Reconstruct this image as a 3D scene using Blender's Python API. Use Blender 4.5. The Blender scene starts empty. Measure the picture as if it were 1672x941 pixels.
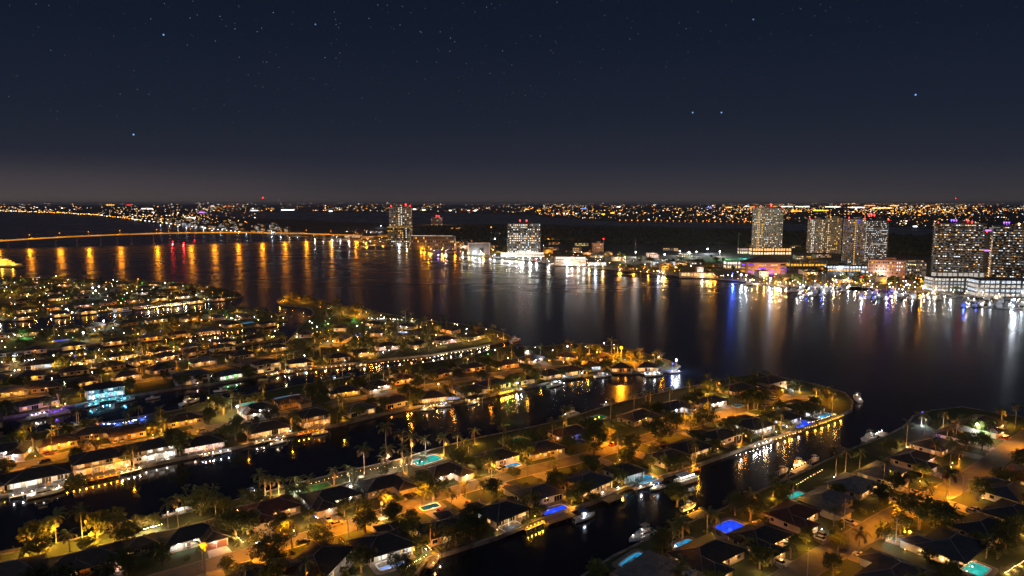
import bpy, bmesh, math, random
from mathutils import Vector, Matrix

# ------------------------------------------------------------------ scene, camera, mapping
S = bpy.context.scene
COL = S.collection
rnd = random.Random(11)
F_PX, CX, CY, HORIZON, CAM_H = 1115.0, 836.0, 470.5, 333.0, 115.0
KS = CAM_H / 90.0
PITCH = math.atan((CY - HORIZON) / F_PX)
SP, CP = math.sin(PITCH), math.cos(PITCH)
LAND_Z = 1.2

def G(px, py, z=0.0):
    """photo pixel -> point of the horizontal plane at height z"""
    u = (px - CX) / F_PX
    v = (CY - py) / F_PX
    up = -SP + v * CP
    t = (CAM_H - z) / -up
    return Vector((u * t, (CP + v * SP) * t, z))

def depth(p):
    return p.y * CP + (CAM_H - p.z) * SP

cam = bpy.data.objects.new('camera', bpy.data.cameras.new('camera'))
COL.objects.link(cam)
cam.location = (0, 0, CAM_H)
cam.rotation_euler = (math.pi / 2 - PITCH, 0, 0)
cam.data.sensor_width = 36
cam.data.lens = 36 * F_PX / 1672
cam.data.clip_start = 1
cam.data.clip_end = 200000
S.camera = cam

S.view_settings.view_transform = 'Standard'
S.view_settings.look = 'None'
S.view_settings.exposure = 0.0
S.view_settings.gamma = 1.0
S.view_settings.use_curve_mapping = False
S.render.engine = 'CYCLES'
cy = S.cycles
cy.max_bounces = 4
cy.diffuse_bounces = 1
cy.glossy_bounces = 2
cy.transmission_bounces = 2
cy.transparent_max_bounces = 4
cy.caustics_reflective = False
cy.caustics_refractive = False
cy.sample_clamp_indirect = 3.0
cy.sample_clamp_direct = 0.0
cy.use_light_tree = True
cy.use_denoising = True
try:
    cy.denoiser = 'OPENIMAGEDENOISE'
    cy.denoising_input_passes = 'RGB_ALBEDO_NORMAL'
    cy.denoising_prefilter = 'ACCURATE'
except Exception:
    pass

# ------------------------------------------------------------------ materials
M = {}

def new_mat(name):
    m = bpy.data.materials.new(name)
    m.use_nodes = True
    nt = m.node_tree
    for n in list(nt.nodes):
        nt.nodes.remove(n)
    out = nt.nodes.new('ShaderNodeOutputMaterial')
    M[name] = m
    return m, nt, out

def mat(name, col, rough=0.8, metal=0.0, scale=0.6, amount=0.35, per_object=0.25, bump=0.0, col2=None, stripes=None, spec=0.5):
    m, nt, out = new_mat(name)
    N, Lk = nt.nodes, nt.links
    p = N.new('ShaderNodeBsdfPrincipled')
    p.inputs['Roughness'].default_value = rough
    p.inputs['Metallic'].default_value = metal
    p.inputs['Specular IOR Level'].default_value = spec
    tc = N.new('ShaderNodeTexCoord')
    nz = N.new('ShaderNodeTexNoise')
    nz.inputs['Scale'].default_value = scale
    nz.inputs['Detail'].default_value = 5
    nz.inputs['Roughness'].default_value = 0.62
    Lk.new(tc.outputs['Object'], nz.inputs['Vector'])
    mix = N.new('ShaderNodeMix'); mix.data_type = 'RGBA'
    c2 = col2 or tuple(max(0, c * (1 - amount)) for c in col)
    c1 = col if col2 else tuple(c * (1 + amount) for c in col)
    rm = N.new('ShaderNodeMapRange')
    rm.inputs[1].default_value = 0.32; rm.inputs[2].default_value = 0.68
    Lk.new(nz.outputs['Fac'], rm.inputs[0])
    Lk.new(rm.outputs[0], mix.inputs['Factor'])
    mix.inputs['A'].default_value = (*c2, 1); mix.inputs['B'].default_value = (*c1, 1)
    colour = mix.outputs['Result']
    if stripes:
        wv = N.new('ShaderNodeTexWave')
        wv.wave_type = 'BANDS'; wv.bands_direction = stripes[0]
        wv.inputs['Scale'].default_value = stripes[1]
        wv.inputs['Distortion'].default_value = 0.6
        Lk.new(tc.outputs['Object'], wv.inputs['Vector'])
        mm = N.new('ShaderNodeMix'); mm.data_type = 'RGBA'; mm.blend_type = 'MULTIPLY'
        mm.inputs['Factor'].default_value = stripes[2]
        Lk.new(colour, mm.inputs['A']); Lk.new(wv.outputs['Color'], mm.inputs['B'])
        colour = mm.outputs['Result']
    if per_object:
        oi = N.new('ShaderNodeObjectInfo')
        mr = N.new('ShaderNodeMapRange')
        mr.inputs[3].default_value = 1 - per_object; mr.inputs[4].default_value = 1 + per_object
        Lk.new(oi.outputs['Random'], mr.inputs[0])
        hv = N.new('ShaderNodeHueSaturation')
        Lk.new(mr.outputs[0], hv.inputs['Value'])
        Lk.new(colour, hv.inputs['Color'])
        colour = hv.outputs['Color']
    Lk.new(colour, p.inputs['Base Color'])
    if bump:
        b = N.new('ShaderNodeBump'); b.inputs['Strength'].default_value = bump
        n2 = N.new('ShaderNodeTexNoise'); n2.inputs['Scale'].default_value = scale * 6
        Lk.new(tc.outputs['Object'], n2.inputs['Vector'])
        Lk.new(n2.outputs['Fac'], b.inputs['Height']); Lk.new(b.outputs['Normal'], p.inputs['Normal'])
    Lk.new(p.outputs[0], out.inputs['Surface'])
    return m

def emit(name, col, strength, vary=0.0, scale=0.8, sampling='NONE', per_object=0.0):
    """something that gives off light: lamp, lit window, pool lit from within"""
    m, nt, out = new_mat(name)
    N, Lk = nt.nodes, nt.links
    e = N.new('ShaderNodeEmission')
    e.inputs['Color'].default_value = (*col, 1)
    e.inputs['Strength'].default_value = strength
    if vary:
        tc = N.new('ShaderNodeTexCoord')
        nz = N.new('ShaderNodeTexNoise'); nz.inputs['Scale'].default_value = scale
        nz.inputs['Detail'].default_value = 3
        Lk.new(tc.outputs['Object'], nz.inputs['Vector'])
        mr = N.new('ShaderNodeMapRange')
        mr.inputs[1].default_value = 0.3; mr.inputs[2].default_value = 0.7
        mr.inputs[3].default_value = strength * (1 - vary); mr.inputs[4].default_value = strength * (1 + vary)
        Lk.new(nz.outputs['Fac'], mr.inputs[0])
        last = mr.outputs[0]
        if per_object:
            oi = N.new('ShaderNodeObjectInfo')
            m2 = N.new('ShaderNodeMapRange')
            m2.inputs[3].default_value = 1 - per_object; m2.inputs[4].default_value = 1 + per_object
            Lk.new(oi.outputs['Random'], m2.inputs[0])
            mu = N.new('ShaderNodeMath'); mu.operation = 'MULTIPLY'
            Lk.new(last, mu.inputs[0]); Lk.new(m2.outputs[0], mu.inputs[1]); last = mu.outputs[0]
        Lk.new(last, e.inputs['Strength'])
    Lk.new(e.outputs[0], out.inputs['Surface'])
    m.cycles.emission_sampling = sampling
    return m

# light colours
C = dict(warm=(1, .52, .17), wwhite=(1, .76, .46), white=(1, .92, .8), cool=(.8, .9, 1), amber=(1, .31, .008), gold=(1, .47, .035),
         blue=(.06, .14, 1), cyan=(.12, .66, 1), aqua=(.1, .9, .85), green=(.2, 1, .25), pink=(1, .62, .5), violet=(.26, .1, 1),
         red=(1, .02, .02), yellow=(1, .66, .1))
BS = dict(amber=7, gold=9, warm=16, red=15, blue=5, violet=4, green=6, cyan=8, aqua=8, pink=16, wwhite=24, yellow=11)
for k, c in C.items():
    emit('bulb_' + k, c, BS.get(k, 30.0))
    emit('win_' + k, c, 1.0, 0.85, 0.9, per_object=0.6)
    emit('glow_' + k, c, 1.35, 0.65, 0.35)
    emit('tow_' + k, c, 1.7, 0.8, 0.7)
    emit('dimwin_' + k, c, .26, 0.85, 0.6)
    emit('far_' + k, c, 4.6, 0.8, 0.02)
mat('win_dark', (.012, .014, .018), 0.08, amount=.2)
mat('win_dim', (.05, .035, .02), 0.1, amount=.2)

mat('grass', (.018, .038, .007), 0.95, scale=.16, col2=(.046, .05, .016), per_object=0, bump=.5)
mat('turf', (.03, .11, .02), 0.9, scale=.5, per_object=0)
mat('asphalt', (.075, .072, .068), 0.85, scale=.25, amount=.3, per_object=0)
mat('paint_line', (.5, .42, .2), 0.7, amount=.3, per_object=0)
mat('concrete', (.20, .18, .16), 0.85, scale=.35, amount=.3, bump=.1)
mat('paver', (.19, .15, .12), 0.85, scale=.8, amount=.35, stripes=('X', 2.0, .35))
mat('seawall', (.17, .15, .125), 0.85, scale=.25, amount=.6)
mat('wood', (.20, .14, .085), 0.8, scale=1.0, amount=.4, stripes=('X', 3.2, .5))
mat('dark_wood', (.07, .045, .03), 0.85, scale=1.2, amount=.4)
mat('trunk', (.16, .12, .085), 0.9, scale=2.0, amount=.4)
mat('palm_trunk', (.26, .215, .16), 0.9, scale=1.0, amount=.3, stripes=('Z', 1.6, .35))
mat('leaf', (.062, .092, .016), 0.75, scale=.5, col2=(.105, .115, .026), per_object=.35)
mat('leaf_dark', (.040, .064, .014), 0.75, scale=.5, col2=(.065, .08, .02), per_object=.3)
mat('leaf_gold', (.095, .082, .014), 0.75, scale=.5, col2=(.055, .07, .014), per_object=.3)
mat('palm_leaf', (.075, .105, .020), 0.6, scale=.7, col2=(.12, .12, .03), per_object=.3)
mat('dead_frond', (.13, .085, .04), 0.85, per_object=.3)
for k, c in dict(cream=(.43, .37, .27), white=(.56, .54, .50), tan=(.42, .33, .23), grey=(.38, .38, .37), pink=(.44, .31, .26), aqua=(.38, .48, .46), sand=(.40, .33, .23), brick=(.32, .20, .15)).items():
    mat('wall_' + k, c, 0.9, scale=.35, amount=.14, per_object=.12)
for k, c in dict(dark=(.035, .033, .034), slate=(.05, .053, .062), brown=(.085, .057, .04), red=(.115, .04, .028), grey=(.14, .135, .13), blue=(.05, .058, .082), tan=(.16, .125, .09)).items():
    mat('roof_' + k, c, 0.72, scale=.45, amount=.35, per_object=.15, stripes=('Z', 7.0, .35))
mat('ridge_cap', (.20, .19, .185), 0.8, amount=.3)
mat('trim', (.62, .60, .55), 0.6, amount=.1)
mat('garage', (.48, .44, .38), 0.6, amount=.1, stripes=('Z', 2.2, .3))
mat('garage_red', (.22, .09, .06), 0.6, amount=.15, stripes=('Z', 2.2, .3))
mat('door', (.16, .09, .05), 0.5, amount=.2)
mat('metal', (.25, .25, .25), 0.45, 0.7, amount=.1)
mat('pole', (.10, .095, .09), 0.6, amount=.15)
mat('pole_pale', (.30, .28, .25), 0.7, amount=.15)
mat('boat_white', (.68, .68, .66), 0.3, amount=.06, per_object=.08)
mat('boat_navy', (.03, .04, .08), 0.3, amount=.1)
mat('canvas_blue', (.06, .10, .3), 0.85, amount=.15)
mat('canvas_tan', (.42, .34, .22), 0.85, amount=.15)
mat('canvas_white', (.6, .58, .54), 0.85, amount=.1)
mat('rubber', (.018, .018, .018), 0.9, amount=.1)
for k, c in dict(silver=(.42, .42, .43), white=(.62, .62, .6), black=(.015, .015, .017), red=(.22, .02, .02), blue=(.03, .06, .18), gold=(.32, .24, .12)).items():
    mat('paint_' + k, c, 0.28, 0.3, amount=.04, per_object=.1)
mat('pier', (.34, .32, .29), 0.85, scale=.1, amount=.25, per_object=.1)
mat('deck_road', (.12, .11, .10), 0.85, scale=.05, amount=.2, per_object=0)
mat('tower_tan', (.40, .34, .26), 0.85, scale=.06, amount=.2, per_object=.1)
mat('tower_grey', (.30, .30, .31), 0.8, scale=.06, amount=.2, per_object=.1)
mat('tower_dark', (.085, .08, .08), 0.6, scale=.06, amount=.2, per_object=.1)
mat('tower_glass', (.06, .075, .09), 0.15, scale=.1, amount=.3, per_object=.1)
mat('salmon', (.46, .25, .17), 0.85, scale=.1, amount=.15)
mat('far_ground', (.022, .024, .020), 0.95, scale=.004, amount=.5, per_object=0)
mat('far_wood', (.020, .030, .012), 0.9, scale=.02, amount=.5, per_object=0)
mat('sand', (.32, .26, .17), 0.95, scale=.3, amount=.25)

def water_mat():
    m, nt, out = new_mat('water')
    N, Lk = nt.nodes, nt.links
    p = N.new('ShaderNodeBsdfPrincipled')
    p.inputs['Base Color'].default_value = (.005, .008, .016, 1)
    p.inputs['IOR'].default_value = 1.33
    tc = N.new('ShaderNodeTexCoord')
    sx = N.new('ShaderNodeSeparateXYZ'); Lk.new(tc.outputs['Object'], sx.inputs[0])
    # sheltered canals near the houses are calmer than the open river
    mr = N.new('ShaderNodeMapRange')
    mr.inputs[1].default_value = 460; mr.inputs[2].default_value = 900
    mr.inputs[3].default_value = .10; mr.inputs[4].default_value = .27
    Lk.new(sx.outputs['Y'], mr.inputs[0])
    # and the wind comes up the canals from the river side
    sx2 = N.new('ShaderNodeMath'); sx2.operation = 'MULTIPLY_ADD'; sx2.inputs[1].default_value = .55
    Lk.new(sx.outputs['Y'], sx2.inputs[0]); Lk.new(sx.outputs['X'], sx2.inputs[2])
    mr2 = N.new('ShaderNodeMapRange'); mr2.inputs[1].default_value = 60; mr2.inputs[2].default_value = 230
    mr2.inputs[3].default_value = .10; mr2.inputs[4].default_value = .215
    Lk.new(sx2.outputs[0], mr2.inputs[0])
    mxx = N.new('ShaderNodeMath'); mxx.operation = 'MAXIMUM'
    Lk.new(mr.outputs[0], mxx.inputs[0]); Lk.new(mr2.outputs[0], mxx.inputs[1])
    # wind patches
    nz0 = N.new('ShaderNodeTexNoise'); nz0.inputs['Scale'].default_value = .012; nz0.inputs['Detail'].default_value = 4
    mp0 = N.new('ShaderNodeMapping'); mp0.inputs['Scale'].default_value = (.35, 1.6, 1)
    Lk.new(tc.outputs['Object'], mp0.inputs[0]); Lk.new(mp0.outputs[0], nz0.inputs['Vector'])
    w = N.new('ShaderNodeMapRange'); w.inputs[3].default_value = .9; w.inputs[4].default_value = 1.1
    w.inputs[1].default_value = .3; w.inputs[2].default_value = .7
    Lk.new(nz0.outputs['Fac'], w.inputs[0])
    mu = N.new('ShaderNodeMath'); mu.operation = 'MULTIPLY'
    Lk.new(mxx.outputs[0], mu.inputs[0]); Lk.new(w.outputs[0], mu.inputs[1])
    Lk.new(mu.outputs[0], p.inputs['Roughness'])
    mp = N.new('ShaderNodeMapping'); mp.inputs['Scale'].default_value = (.25, .9, 1)
    mp.inputs['Rotation'].default_value = (0, 0, .15)
    Lk.new(tc.outputs['Object'], mp.inputs[0])
    nz = N.new('ShaderNodeTexNoise'); nz.inputs['Scale'].default_value = .22; nz.inputs['Detail'].default_value = 4
    Lk.new(mp.outputs[0], nz.inputs['Vector'])
    b = N.new('ShaderNodeBump'); b.inputs['Distance'].default_value = .35
    ms = N.new('ShaderNodeMapRange'); ms.inputs[1].default_value = 300; ms.inputs[2].default_value = 820
    ms.inputs[3].default_value = .025; ms.inputs[4].default_value = .06
    Lk.new(sx.outputs['Y'], ms.inputs[0]); Lk.new(ms.outputs[0], b.inputs['Strength'])
    Lk.new(nz.outputs['Fac'], b.inputs['Height']); Lk.new(b.outputs['Normal'], p.inputs['Normal'])
    Lk.new(p.outputs[0], out.inputs['Surface'])
water_mat()

def pool_mat(name, col, strength):
    """pool water lit by lamps under the surface: light and dark ripples"""
    m, nt, out = new_mat(name)
    N, Lk = nt.nodes, nt.links
    tc = N.new('ShaderNodeTexCoord')
    v = N.new('ShaderNodeTexVoronoi'); v.inputs['Scale'].default_value = .9; v.feature = 'SMOOTH_F1'
    nz = N.new('ShaderNodeTexNoise'); nz.inputs['Scale'].default_value = .5
    Lk.new(tc.outputs['Object'], v.inputs['Vector']); Lk.new(tc.outputs['Object'], nz.inputs['Vector'])
    ad = N.new('ShaderNodeMath'); ad.operation = 'ADD'
    Lk.new(v.outputs['Distance'], ad.inputs[0]); Lk.new(nz.outputs['Fac'], ad.inputs[1])
    mr = N.new('ShaderNodeMapRange'); mr.inputs[1].default_value = .4; mr.inputs[2].default_value = 1.3
    mr.inputs[3].default_value = strength * .45; mr.inputs[4].default_value = strength * 1.6
    Lk.new(ad.outputs[0], mr.inputs[0])
    e = N.new('ShaderNodeEmission'); e.inputs['Color'].default_value = (*col, 1)
    Lk.new(mr.outputs[0], e.inputs['Strength'])
    g = N.new('ShaderNodeBsdfGlossy'); g.inputs['Roughness'].default_value = .05
    fr = N.new('ShaderNodeFresnel'); fr.inputs['IOR'].default_value = 1.33
    mx = N.new('ShaderNodeMixShader')
    Lk.new(fr.outputs[0], mx.inputs[0]); Lk.new(e.outputs[0], mx.inputs[1]); Lk.new(g.outputs[0], mx.inputs[2])
    Lk.new(mx.outputs[0], out.inputs['Surface'])
    m.cycles.emission_sampling = 'NONE'
pool_mat('pool_blue', (.02, .07, 1), .95)
pool_mat('pool_cyan', (.03, .42, .85), .55)
pool_mat('pool_aqua', (.05, .75, .62), .55)
pool_mat('pool_green', (.02, .30, .10), .28)
pool_mat('pool_pale', (.30, .45, .95), .9)
pool_mat('pool_teal', (.03, .28, .35), .28)

# ------------------------------------------------------------------ night sky
W = bpy.data.worlds.new('World')
S.world = W
W.use_nodes = True
nt = W.node_tree
for n in list(nt.nodes):
    nt.nodes.remove(n)
N, Lk = nt.nodes, nt.links
wout = N.new('ShaderNodeOutputWorld')
tc = N.new('ShaderNodeTexCoord')
sep = N.new('ShaderNodeSeparateXYZ'); Lk.new(tc.outputs['Generated'], sep.inputs[0])
mz = N.new('ShaderNodeMapRange'); mz.inputs[1].default_value = 0; mz.inputs[2].default_value = .32
Lk.new(sep.outputs['Z'], mz.inputs[0])
ramp = N.new('ShaderNodeValToRGB'); cr = ramp.color_ramp
cr.elements[0].position = 0; cr.elements[0].color = (.062, .050, .046, 1)
cr.elements[1].position = 1; cr.elements[1].color = (.0042, .0082, .0195, 1)
for pos, c in ((.022, (.038, .035, .040, 1)), (.06, (.027, .028, .038, 1)), (.16, (.0175, .0215, .0355, 1)), (.38, (.0100, .0150, .0295, 1)), (.68, (.0062, .0108, .0240, 1))):
    e = cr.elements.new(pos); e.color = c
Lk.new(mz.outputs[0], ramp.inputs[0])
# city glow low over the left and right horizon
gx = N.new('ShaderNodeTexNoise'); gx.inputs['Scale'].default_value = 2.2; gx.inputs['Detail'].default_value = 2
Lk.new(tc.outputs['Generated'], gx.inputs['Vector'])
gl = N.new('ShaderNodeMapRange'); gl.inputs[1].default_value = .0; gl.inputs[2].default_value = .07
gl.inputs[3].default_value = 1; gl.inputs[4].default_value = 0; gl.interpolation_type = 'SMOOTHSTEP'
Lk.new(sep.outputs['Z'], gl.inputs[0])
lx = N.new('ShaderNodeMapRange'); lx.inputs[1].default_value = -.2; lx.inputs[2].default_value = -.65
lx.inputs[3].default_value = .35; lx.inputs[4].default_value = 1.25
Lk.new(sep.outputs['X'], lx.inputs[0])
mu1 = N.new('ShaderNodeMath'); mu1.operation = 'MULTIPLY'; Lk.new(gl.outputs[0], mu1.inputs[0]); Lk.new(lx.outputs[0], mu1.inputs[1])
mu2 = N.new('ShaderNodeMath'); mu2.operation = 'MULTIPLY'; Lk.new(mu1.outputs[0], mu2.inputs[0]); Lk.new(gx.outputs['Fac'], mu2.inputs[1])
glow = N.new('ShaderNodeMix'); glow.data_type = 'RGBA'; glow.blend_type = 'ADD'
Lk.new(mu2.outputs[0], glow.inputs['Factor']); Lk.new(ramp.outputs[0], glow.inputs['A'])
glow.inputs['B'].default_value = (.085, .06, .05, 1)
# stars
def stars(scale, thr, strength, power, seed):
    mp = N.new('ShaderNodeMapping'); mp.inputs['Rotation'].default_value = (seed, seed * 2, seed * 3)
    Lk.new(tc.outputs['Generated'], mp.inputs[0])
    vo = N.new('ShaderNodeTexVoronoi'); vo.inputs['Scale'].default_value = scale
    Lk.new(mp.outputs[0], vo.inputs['Vector'])
    st = N.new('ShaderNodeMapRange'); st.inputs[1].default_value = thr; st.inputs[2].default_value = thr * .4
    Lk.new(vo.outputs['Distance'], st.inputs[0])
    sc = N.new('ShaderNodeSeparateColor'); Lk.new(vo.outputs['Color'], sc.inputs[0])
    pw = N.new('ShaderNodeMath'); pw.operation = 'POWER'; pw.inputs[1].default_value = power
    Lk.new(sc.outputs[0], pw.inputs[0])
    a = N.new('ShaderNodeMath'); a.operation = 'MULTIPLY'; Lk.new(st.outputs[0], a.inputs[0]); Lk.new(pw.outputs[0], a.inputs[1])
    b = N.new('ShaderNodeMath'); b.operation = 'MULTIPLY'; b.inputs[1].default_value = strength; Lk.new(a.outputs[0], b.inputs[0])
    return b.outputs[0]
s1 = stars(170, .10, .52, 2.6, .3)
s2 = stars(60, .042, .5, 5.0, 1.1)
ss = N.new('ShaderNodeMath'); ss.operation = 'ADD'; Lk.new(s1, ss.inputs[0]); Lk.new(s2, ss.inputs[1])
fz = N.new('ShaderNodeMapRange'); fz.inputs[1].default_value = .05; fz.inputs[2].default_value = .24
Lk.new(sep.outputs['Z'], fz.inputs[0])
fx = N.new('ShaderNodeMapRange'); fx.inputs[1].default_value = .45; fx.inputs[2].default_value = -.1
fx.inputs[3].default_value = .25; fx.inputs[4].default_value = 1.0
Lk.new(sep.outputs['X'], fx.inputs[0])
sm = N.new('ShaderNodeMath'); sm.operation = 'MULTIPLY'; Lk.new(ss.outputs[0], sm.inputs[0]); Lk.new(fz.outputs[0], sm.inputs[1])
sm2 = N.new('ShaderNodeMath'); sm2.operation = 'MULTIPLY'; Lk.new(sm.outputs[0], sm2.inputs[0]); Lk.new(fx.outputs[0], sm2.inputs[1])
cur = sm2.outputs[0]
addc = N.new('ShaderNodeMix'); addc.data_type = 'RGBA'; addc.blend_type = 'ADD'
Lk.new(cur, addc.inputs['Factor']); Lk.new(glow.outputs['Result'], addc.inputs['A']); addc.inputs['B'].default_value = (.75, .85, 1, 1)
last = addc.outputs['Result']
for px, py, br in ((267, 57, 1.0), (218, 220, 1.4), (1131, 184, 1.1), (1178, 184, 1.3), (1495, 155, 1.4), (515, 40, .5), (1230, 32, .5)):
    u, v = (px - CX) / F_PX, (CY - py) / F_PX
    d = Vector((u, CP + v * SP, -SP + v * CP)).normalized()
    dn = N.new('ShaderNodeVectorMath'); dn.operation = 'DISTANCE'; dn.inputs[1].default_value = d
    Lk.new(tc.outputs['Generated'], dn.inputs[0])
    st = N.new('ShaderNodeMapRange'); st.inputs[1].default_value = .0013; st.inputs[2].default_value = .0004
    st.inputs[4].default_value = br
    Lk.new(dn.outputs['Value'], st.inputs[0])
    mx = N.new('ShaderNodeMix'); mx.data_type = 'RGBA'; mx.blend_type = 'ADD'
    Lk.new(st.outputs[0], mx.inputs['Factor']); Lk.new(last, mx.inputs['A']); mx.inputs['B'].default_value = (.25, .5, 1, 1)
    last = mx.outputs['Result']
bg = N.new('ShaderNodeBackground'); bg.inputs['Strength'].default_value = 1.0
Lk.new(last, bg.inputs['Color']); Lk.new(bg.outputs[0], wout.inputs['Surface'])
W.cycles.sampling_method = 'MANUAL'
W.cycles.sample_map_resolution = 256

moon = bpy.data.objects.new('moon', bpy.data.lights.new('moon', 'SUN'))
moon.data.energy = 0.3
moon.data.angle = math.radians(8)
moon.data.color = (.62, .74, 1)
moon.rotation_euler = (math.radians(38), math.radians(-18), 0)
COL.objects.link(moon)

# ------------------------------------------------------------------ helpers
class MB:
    """collects boxes, tubes, leaves and links them as ONE mesh object"""
    def __init__(s):
        s.v, s.f, s.m = [], [], []
    def face(s, pts, mi=0):
        i = len(s.v); s.v.extend(tuple(p) for p in pts)
        s.f.append(tuple(range(i, i + len(pts)))); s.m.append(mi)
    def grid(s, vs, fs, mi=0):
        i = len(s.v); s.v.extend(tuple(p) for p in vs)
        for f in fs:
            s.f.append(tuple(i + k for k in f)); s.m.append(mi)
    def box(s, x, y, z, sx, sy, sz, mi=0, rot=0, top=True):
        """x, y centre; z bottom"""
        c, q = math.cos(rot), math.sin(rot)
        vs = []
        for dz in (0, sz):
            for dx, dy in ((-1, -1), (1, -1), (1, 1), (-1, 1)):
                a, b = dx * sx / 2, dy * sy / 2
                vs.append((x + a * c - b * q, y + a * q + b * c, z + dz))
        fs = [(3, 2, 1, 0), (0, 1, 5, 4), (1, 2, 6, 5), (2, 3, 7, 6), (3, 0, 4, 7)]
        if top: fs.append((4, 5, 6, 7))
        s.grid(vs, fs, mi)
    def prism(s, poly, z0, z1, mi=0, cap=True):
        n = len(poly)
        vs = [(p[0], p[1], z0) for p in poly] + [(p[0], p[1], z1) for p in poly]
        fs = [(i, (i + 1) % n, n + (i + 1) % n, n + i) for i in range(n)]
        if cap: fs += [tuple(range(n, 2 * n))]
        s.grid(vs, fs, mi)
    def tube(s, pts, rs, n=6, mi=0, cap=True):
        rings = []
        for k, p in enumerate(pts):
            p = Vector(p)
            d = (Vector(pts[min(k + 1, len(pts) - 1)]) - Vector(pts[max(k - 1, 0)])).normalized()
            a = d.orthogonal().normalized() if abs(d.z) < .95 else Vector((1, 0, 0))
            a = (a - d * a.dot(d)).normalized(); b = d.cross(a)
            rings.append([p + (a * math.cos(t) + b * math.sin(t)) * rs[k] for t in (2 * math.pi * j / n for j in range(n))])
        vs = [v for r in rings for v in r]
        fs = []
        for k in range(len(pts) - 1):
            for j in range(n):
                fs.append((k * n + j, k * n + (j + 1) % n, (k + 1) * n + (j + 1) % n, (k + 1) * n + j))
        if cap:
            fs.append(tuple((len(pts) - 1) * n + j for j in range(n)))
            fs.append(tuple(reversed(range(n))))
        s.grid(vs, fs, mi)
    def ball(s, p, r, mi=0, n=6, sq=1.0):
        vs = [(p[0], p[1], p[2] - r * sq)]
        lv = 3
        for k in range(1, lv + 1):
            a = -math.pi / 2 + math.pi * k / (lv + 1)
            for j in range(n):
                t = 2 * math.pi * j / n
                vs.append((p[0] + r * math.cos(a) * math.cos(t), p[1] + r * math.cos(a) * math.sin(t), p[2] + r * sq * math.sin(a)))
        vs.append((p[0], p[1], p[2] + r * sq))
        fs = [(0, 1 + (j + 1) % n, 1 + j) for j in range(n)]
        for k in range(lv - 1):
            b = 1 + k * n
            fs += [(b + j, b + (j + 1) % n, b + n + (j + 1) % n, b + n + j) for j in range(n)]
        b = 1 + (lv - 1) * n; e = len(vs) - 1
        fs += [(b + j, b + (j + 1) % n, e) for j in range(n)]
        s.grid(vs, fs, mi)
    def mesh(s, name, mats, smooth=False):
        me = bpy.data.meshes.new(name)
        me.from_pydata(s.v, [], s.f)
        for m in (mats if isinstance(mats, (list, tuple)) else [mats]):
            me.materials.append(M[m])
        if len(me.materials) > 1:
            me.polygons.foreach_set('material_index', s.m)
        if smooth:
            me.polygons.foreach_set('use_smooth', [True] * len(s.f))
        me.update()
        return me
    def build(s, name, mats, parent=None, smooth=False, loc=None, rz=0.0, label=None):
        return link(name, s.mesh(name, mats, smooth), parent, loc, rz, label)

def link(name, me, parent=None, loc=None, rz=0.0, label=None, scale=None):
    o = bpy.data.objects.new(name, me)
    COL.objects.link(o)
    if parent is not None: o.parent = parent
    if loc is not None: o.location = loc
    if rz: o.rotation_euler = (0, 0, rz)
    if scale is not None: o.scale = scale
    if label: o['label'] = label
    return o

USED = {}
def tag(o, label, cat, group=None, kind=None):
    o['label'] = label; o['category'] = cat
    if group: o['group'] = group
    if kind: o['kind'] = kind
    n = len(label.split())
    if n < 4 or n > 16: print('LABEL LENGTH', n, label)
    USED.setdefault(label, []).append(o.name)
    return o

def struct(o, kind='structure'):
    o['kind'] = kind
    return o

def empty(name, loc, rz=0.0, scale=None):
    o = bpy.data.objects.new(name, None)
    COL.objects.link(o)
    o.empty_display_size = .5
    o.location = loc; o.rotation_euler = (0, 0, rz)
    if scale is not None: o.scale = (scale,) * 3
    return o

KIDS = {}
def copy_tree(o, parent=None):
    c = o.copy(); COL.objects.link(c)
    if parent is not None: c.parent = parent
    for ch in KIDS.get(o.name, ()):
        copy_tree(ch, c)
    return c
def remember(o):
    for ch in o.children_recursive:
        KIDS.setdefault(ch.parent.name, []).append(ch)

LIGHTS = {}
NL = [0]
def lamp(p, col, power, radius=.25, spot=None, size=None):
    key = (col, round(power, 2), radius, spot)
    d = LIGHTS.get(key)
    if d is None:
        d = bpy.data.lights.new('light_source', 'SPOT' if spot else 'POINT')
        d.color = C[col]; d.energy = power; d.shadow_soft_size = radius
        if spot:
            d.spot_size = math.radians(spot); d.spot_blend = .85
        LIGHTS[key] = d
    o = bpy.data.objects.new('light_source', d)
    o.location = p
    COL.objects.link(o)
    NL[0] += 1
    return o

ORD = 'zeroth first second third fourth fifth sixth seventh eighth ninth tenth eleventh twelfth thirteenth fourteenth fifteenth sixteenth seventeenth eighteenth nineteenth twentieth twenty-first twenty-second twenty-third twenty-fourth twenty-fifth'.split()
# ------------------------------------------------------------------ water, land, roads
mb = MB(); mb.face([(-60000, -400, 0), (60000, -400, 0), (60000, 120000, 0), (-60000, 120000, 0)])
struct(mb.build('river_water', 'water'))

def ccw(poly):
    a = sum(poly[i][0] * poly[(i + 1) % len(poly)][1] - poly[(i + 1) % len(poly)][0] * poly[i][1] for i in range(len(poly)))
    return poly if a > 0 else poly[::-1]

def smooth_line(pts, step=9.0):
    """Catmull-Rom through world points"""
    out = []
    n = len(pts)
    for i in range(n - 1):
        p0, p1, p2, p3 = pts[max(i - 1, 0)], pts[i], pts[i + 1], pts[min(i + 2, n - 1)]
        k = max(1, int((p2 - p1).length / step))
        for j in range(k):
            t = j / k
            out.append(.5 * ((2 * p1) + (-p0 + p2) * t + (2 * p0 - 5 * p1 + 4 * p2 - p3) * t * t + (-p0 + 3 * p1 - 3 * p2 + p3) * t ** 3))
    out.append(pts[-1])
    return out

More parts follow.
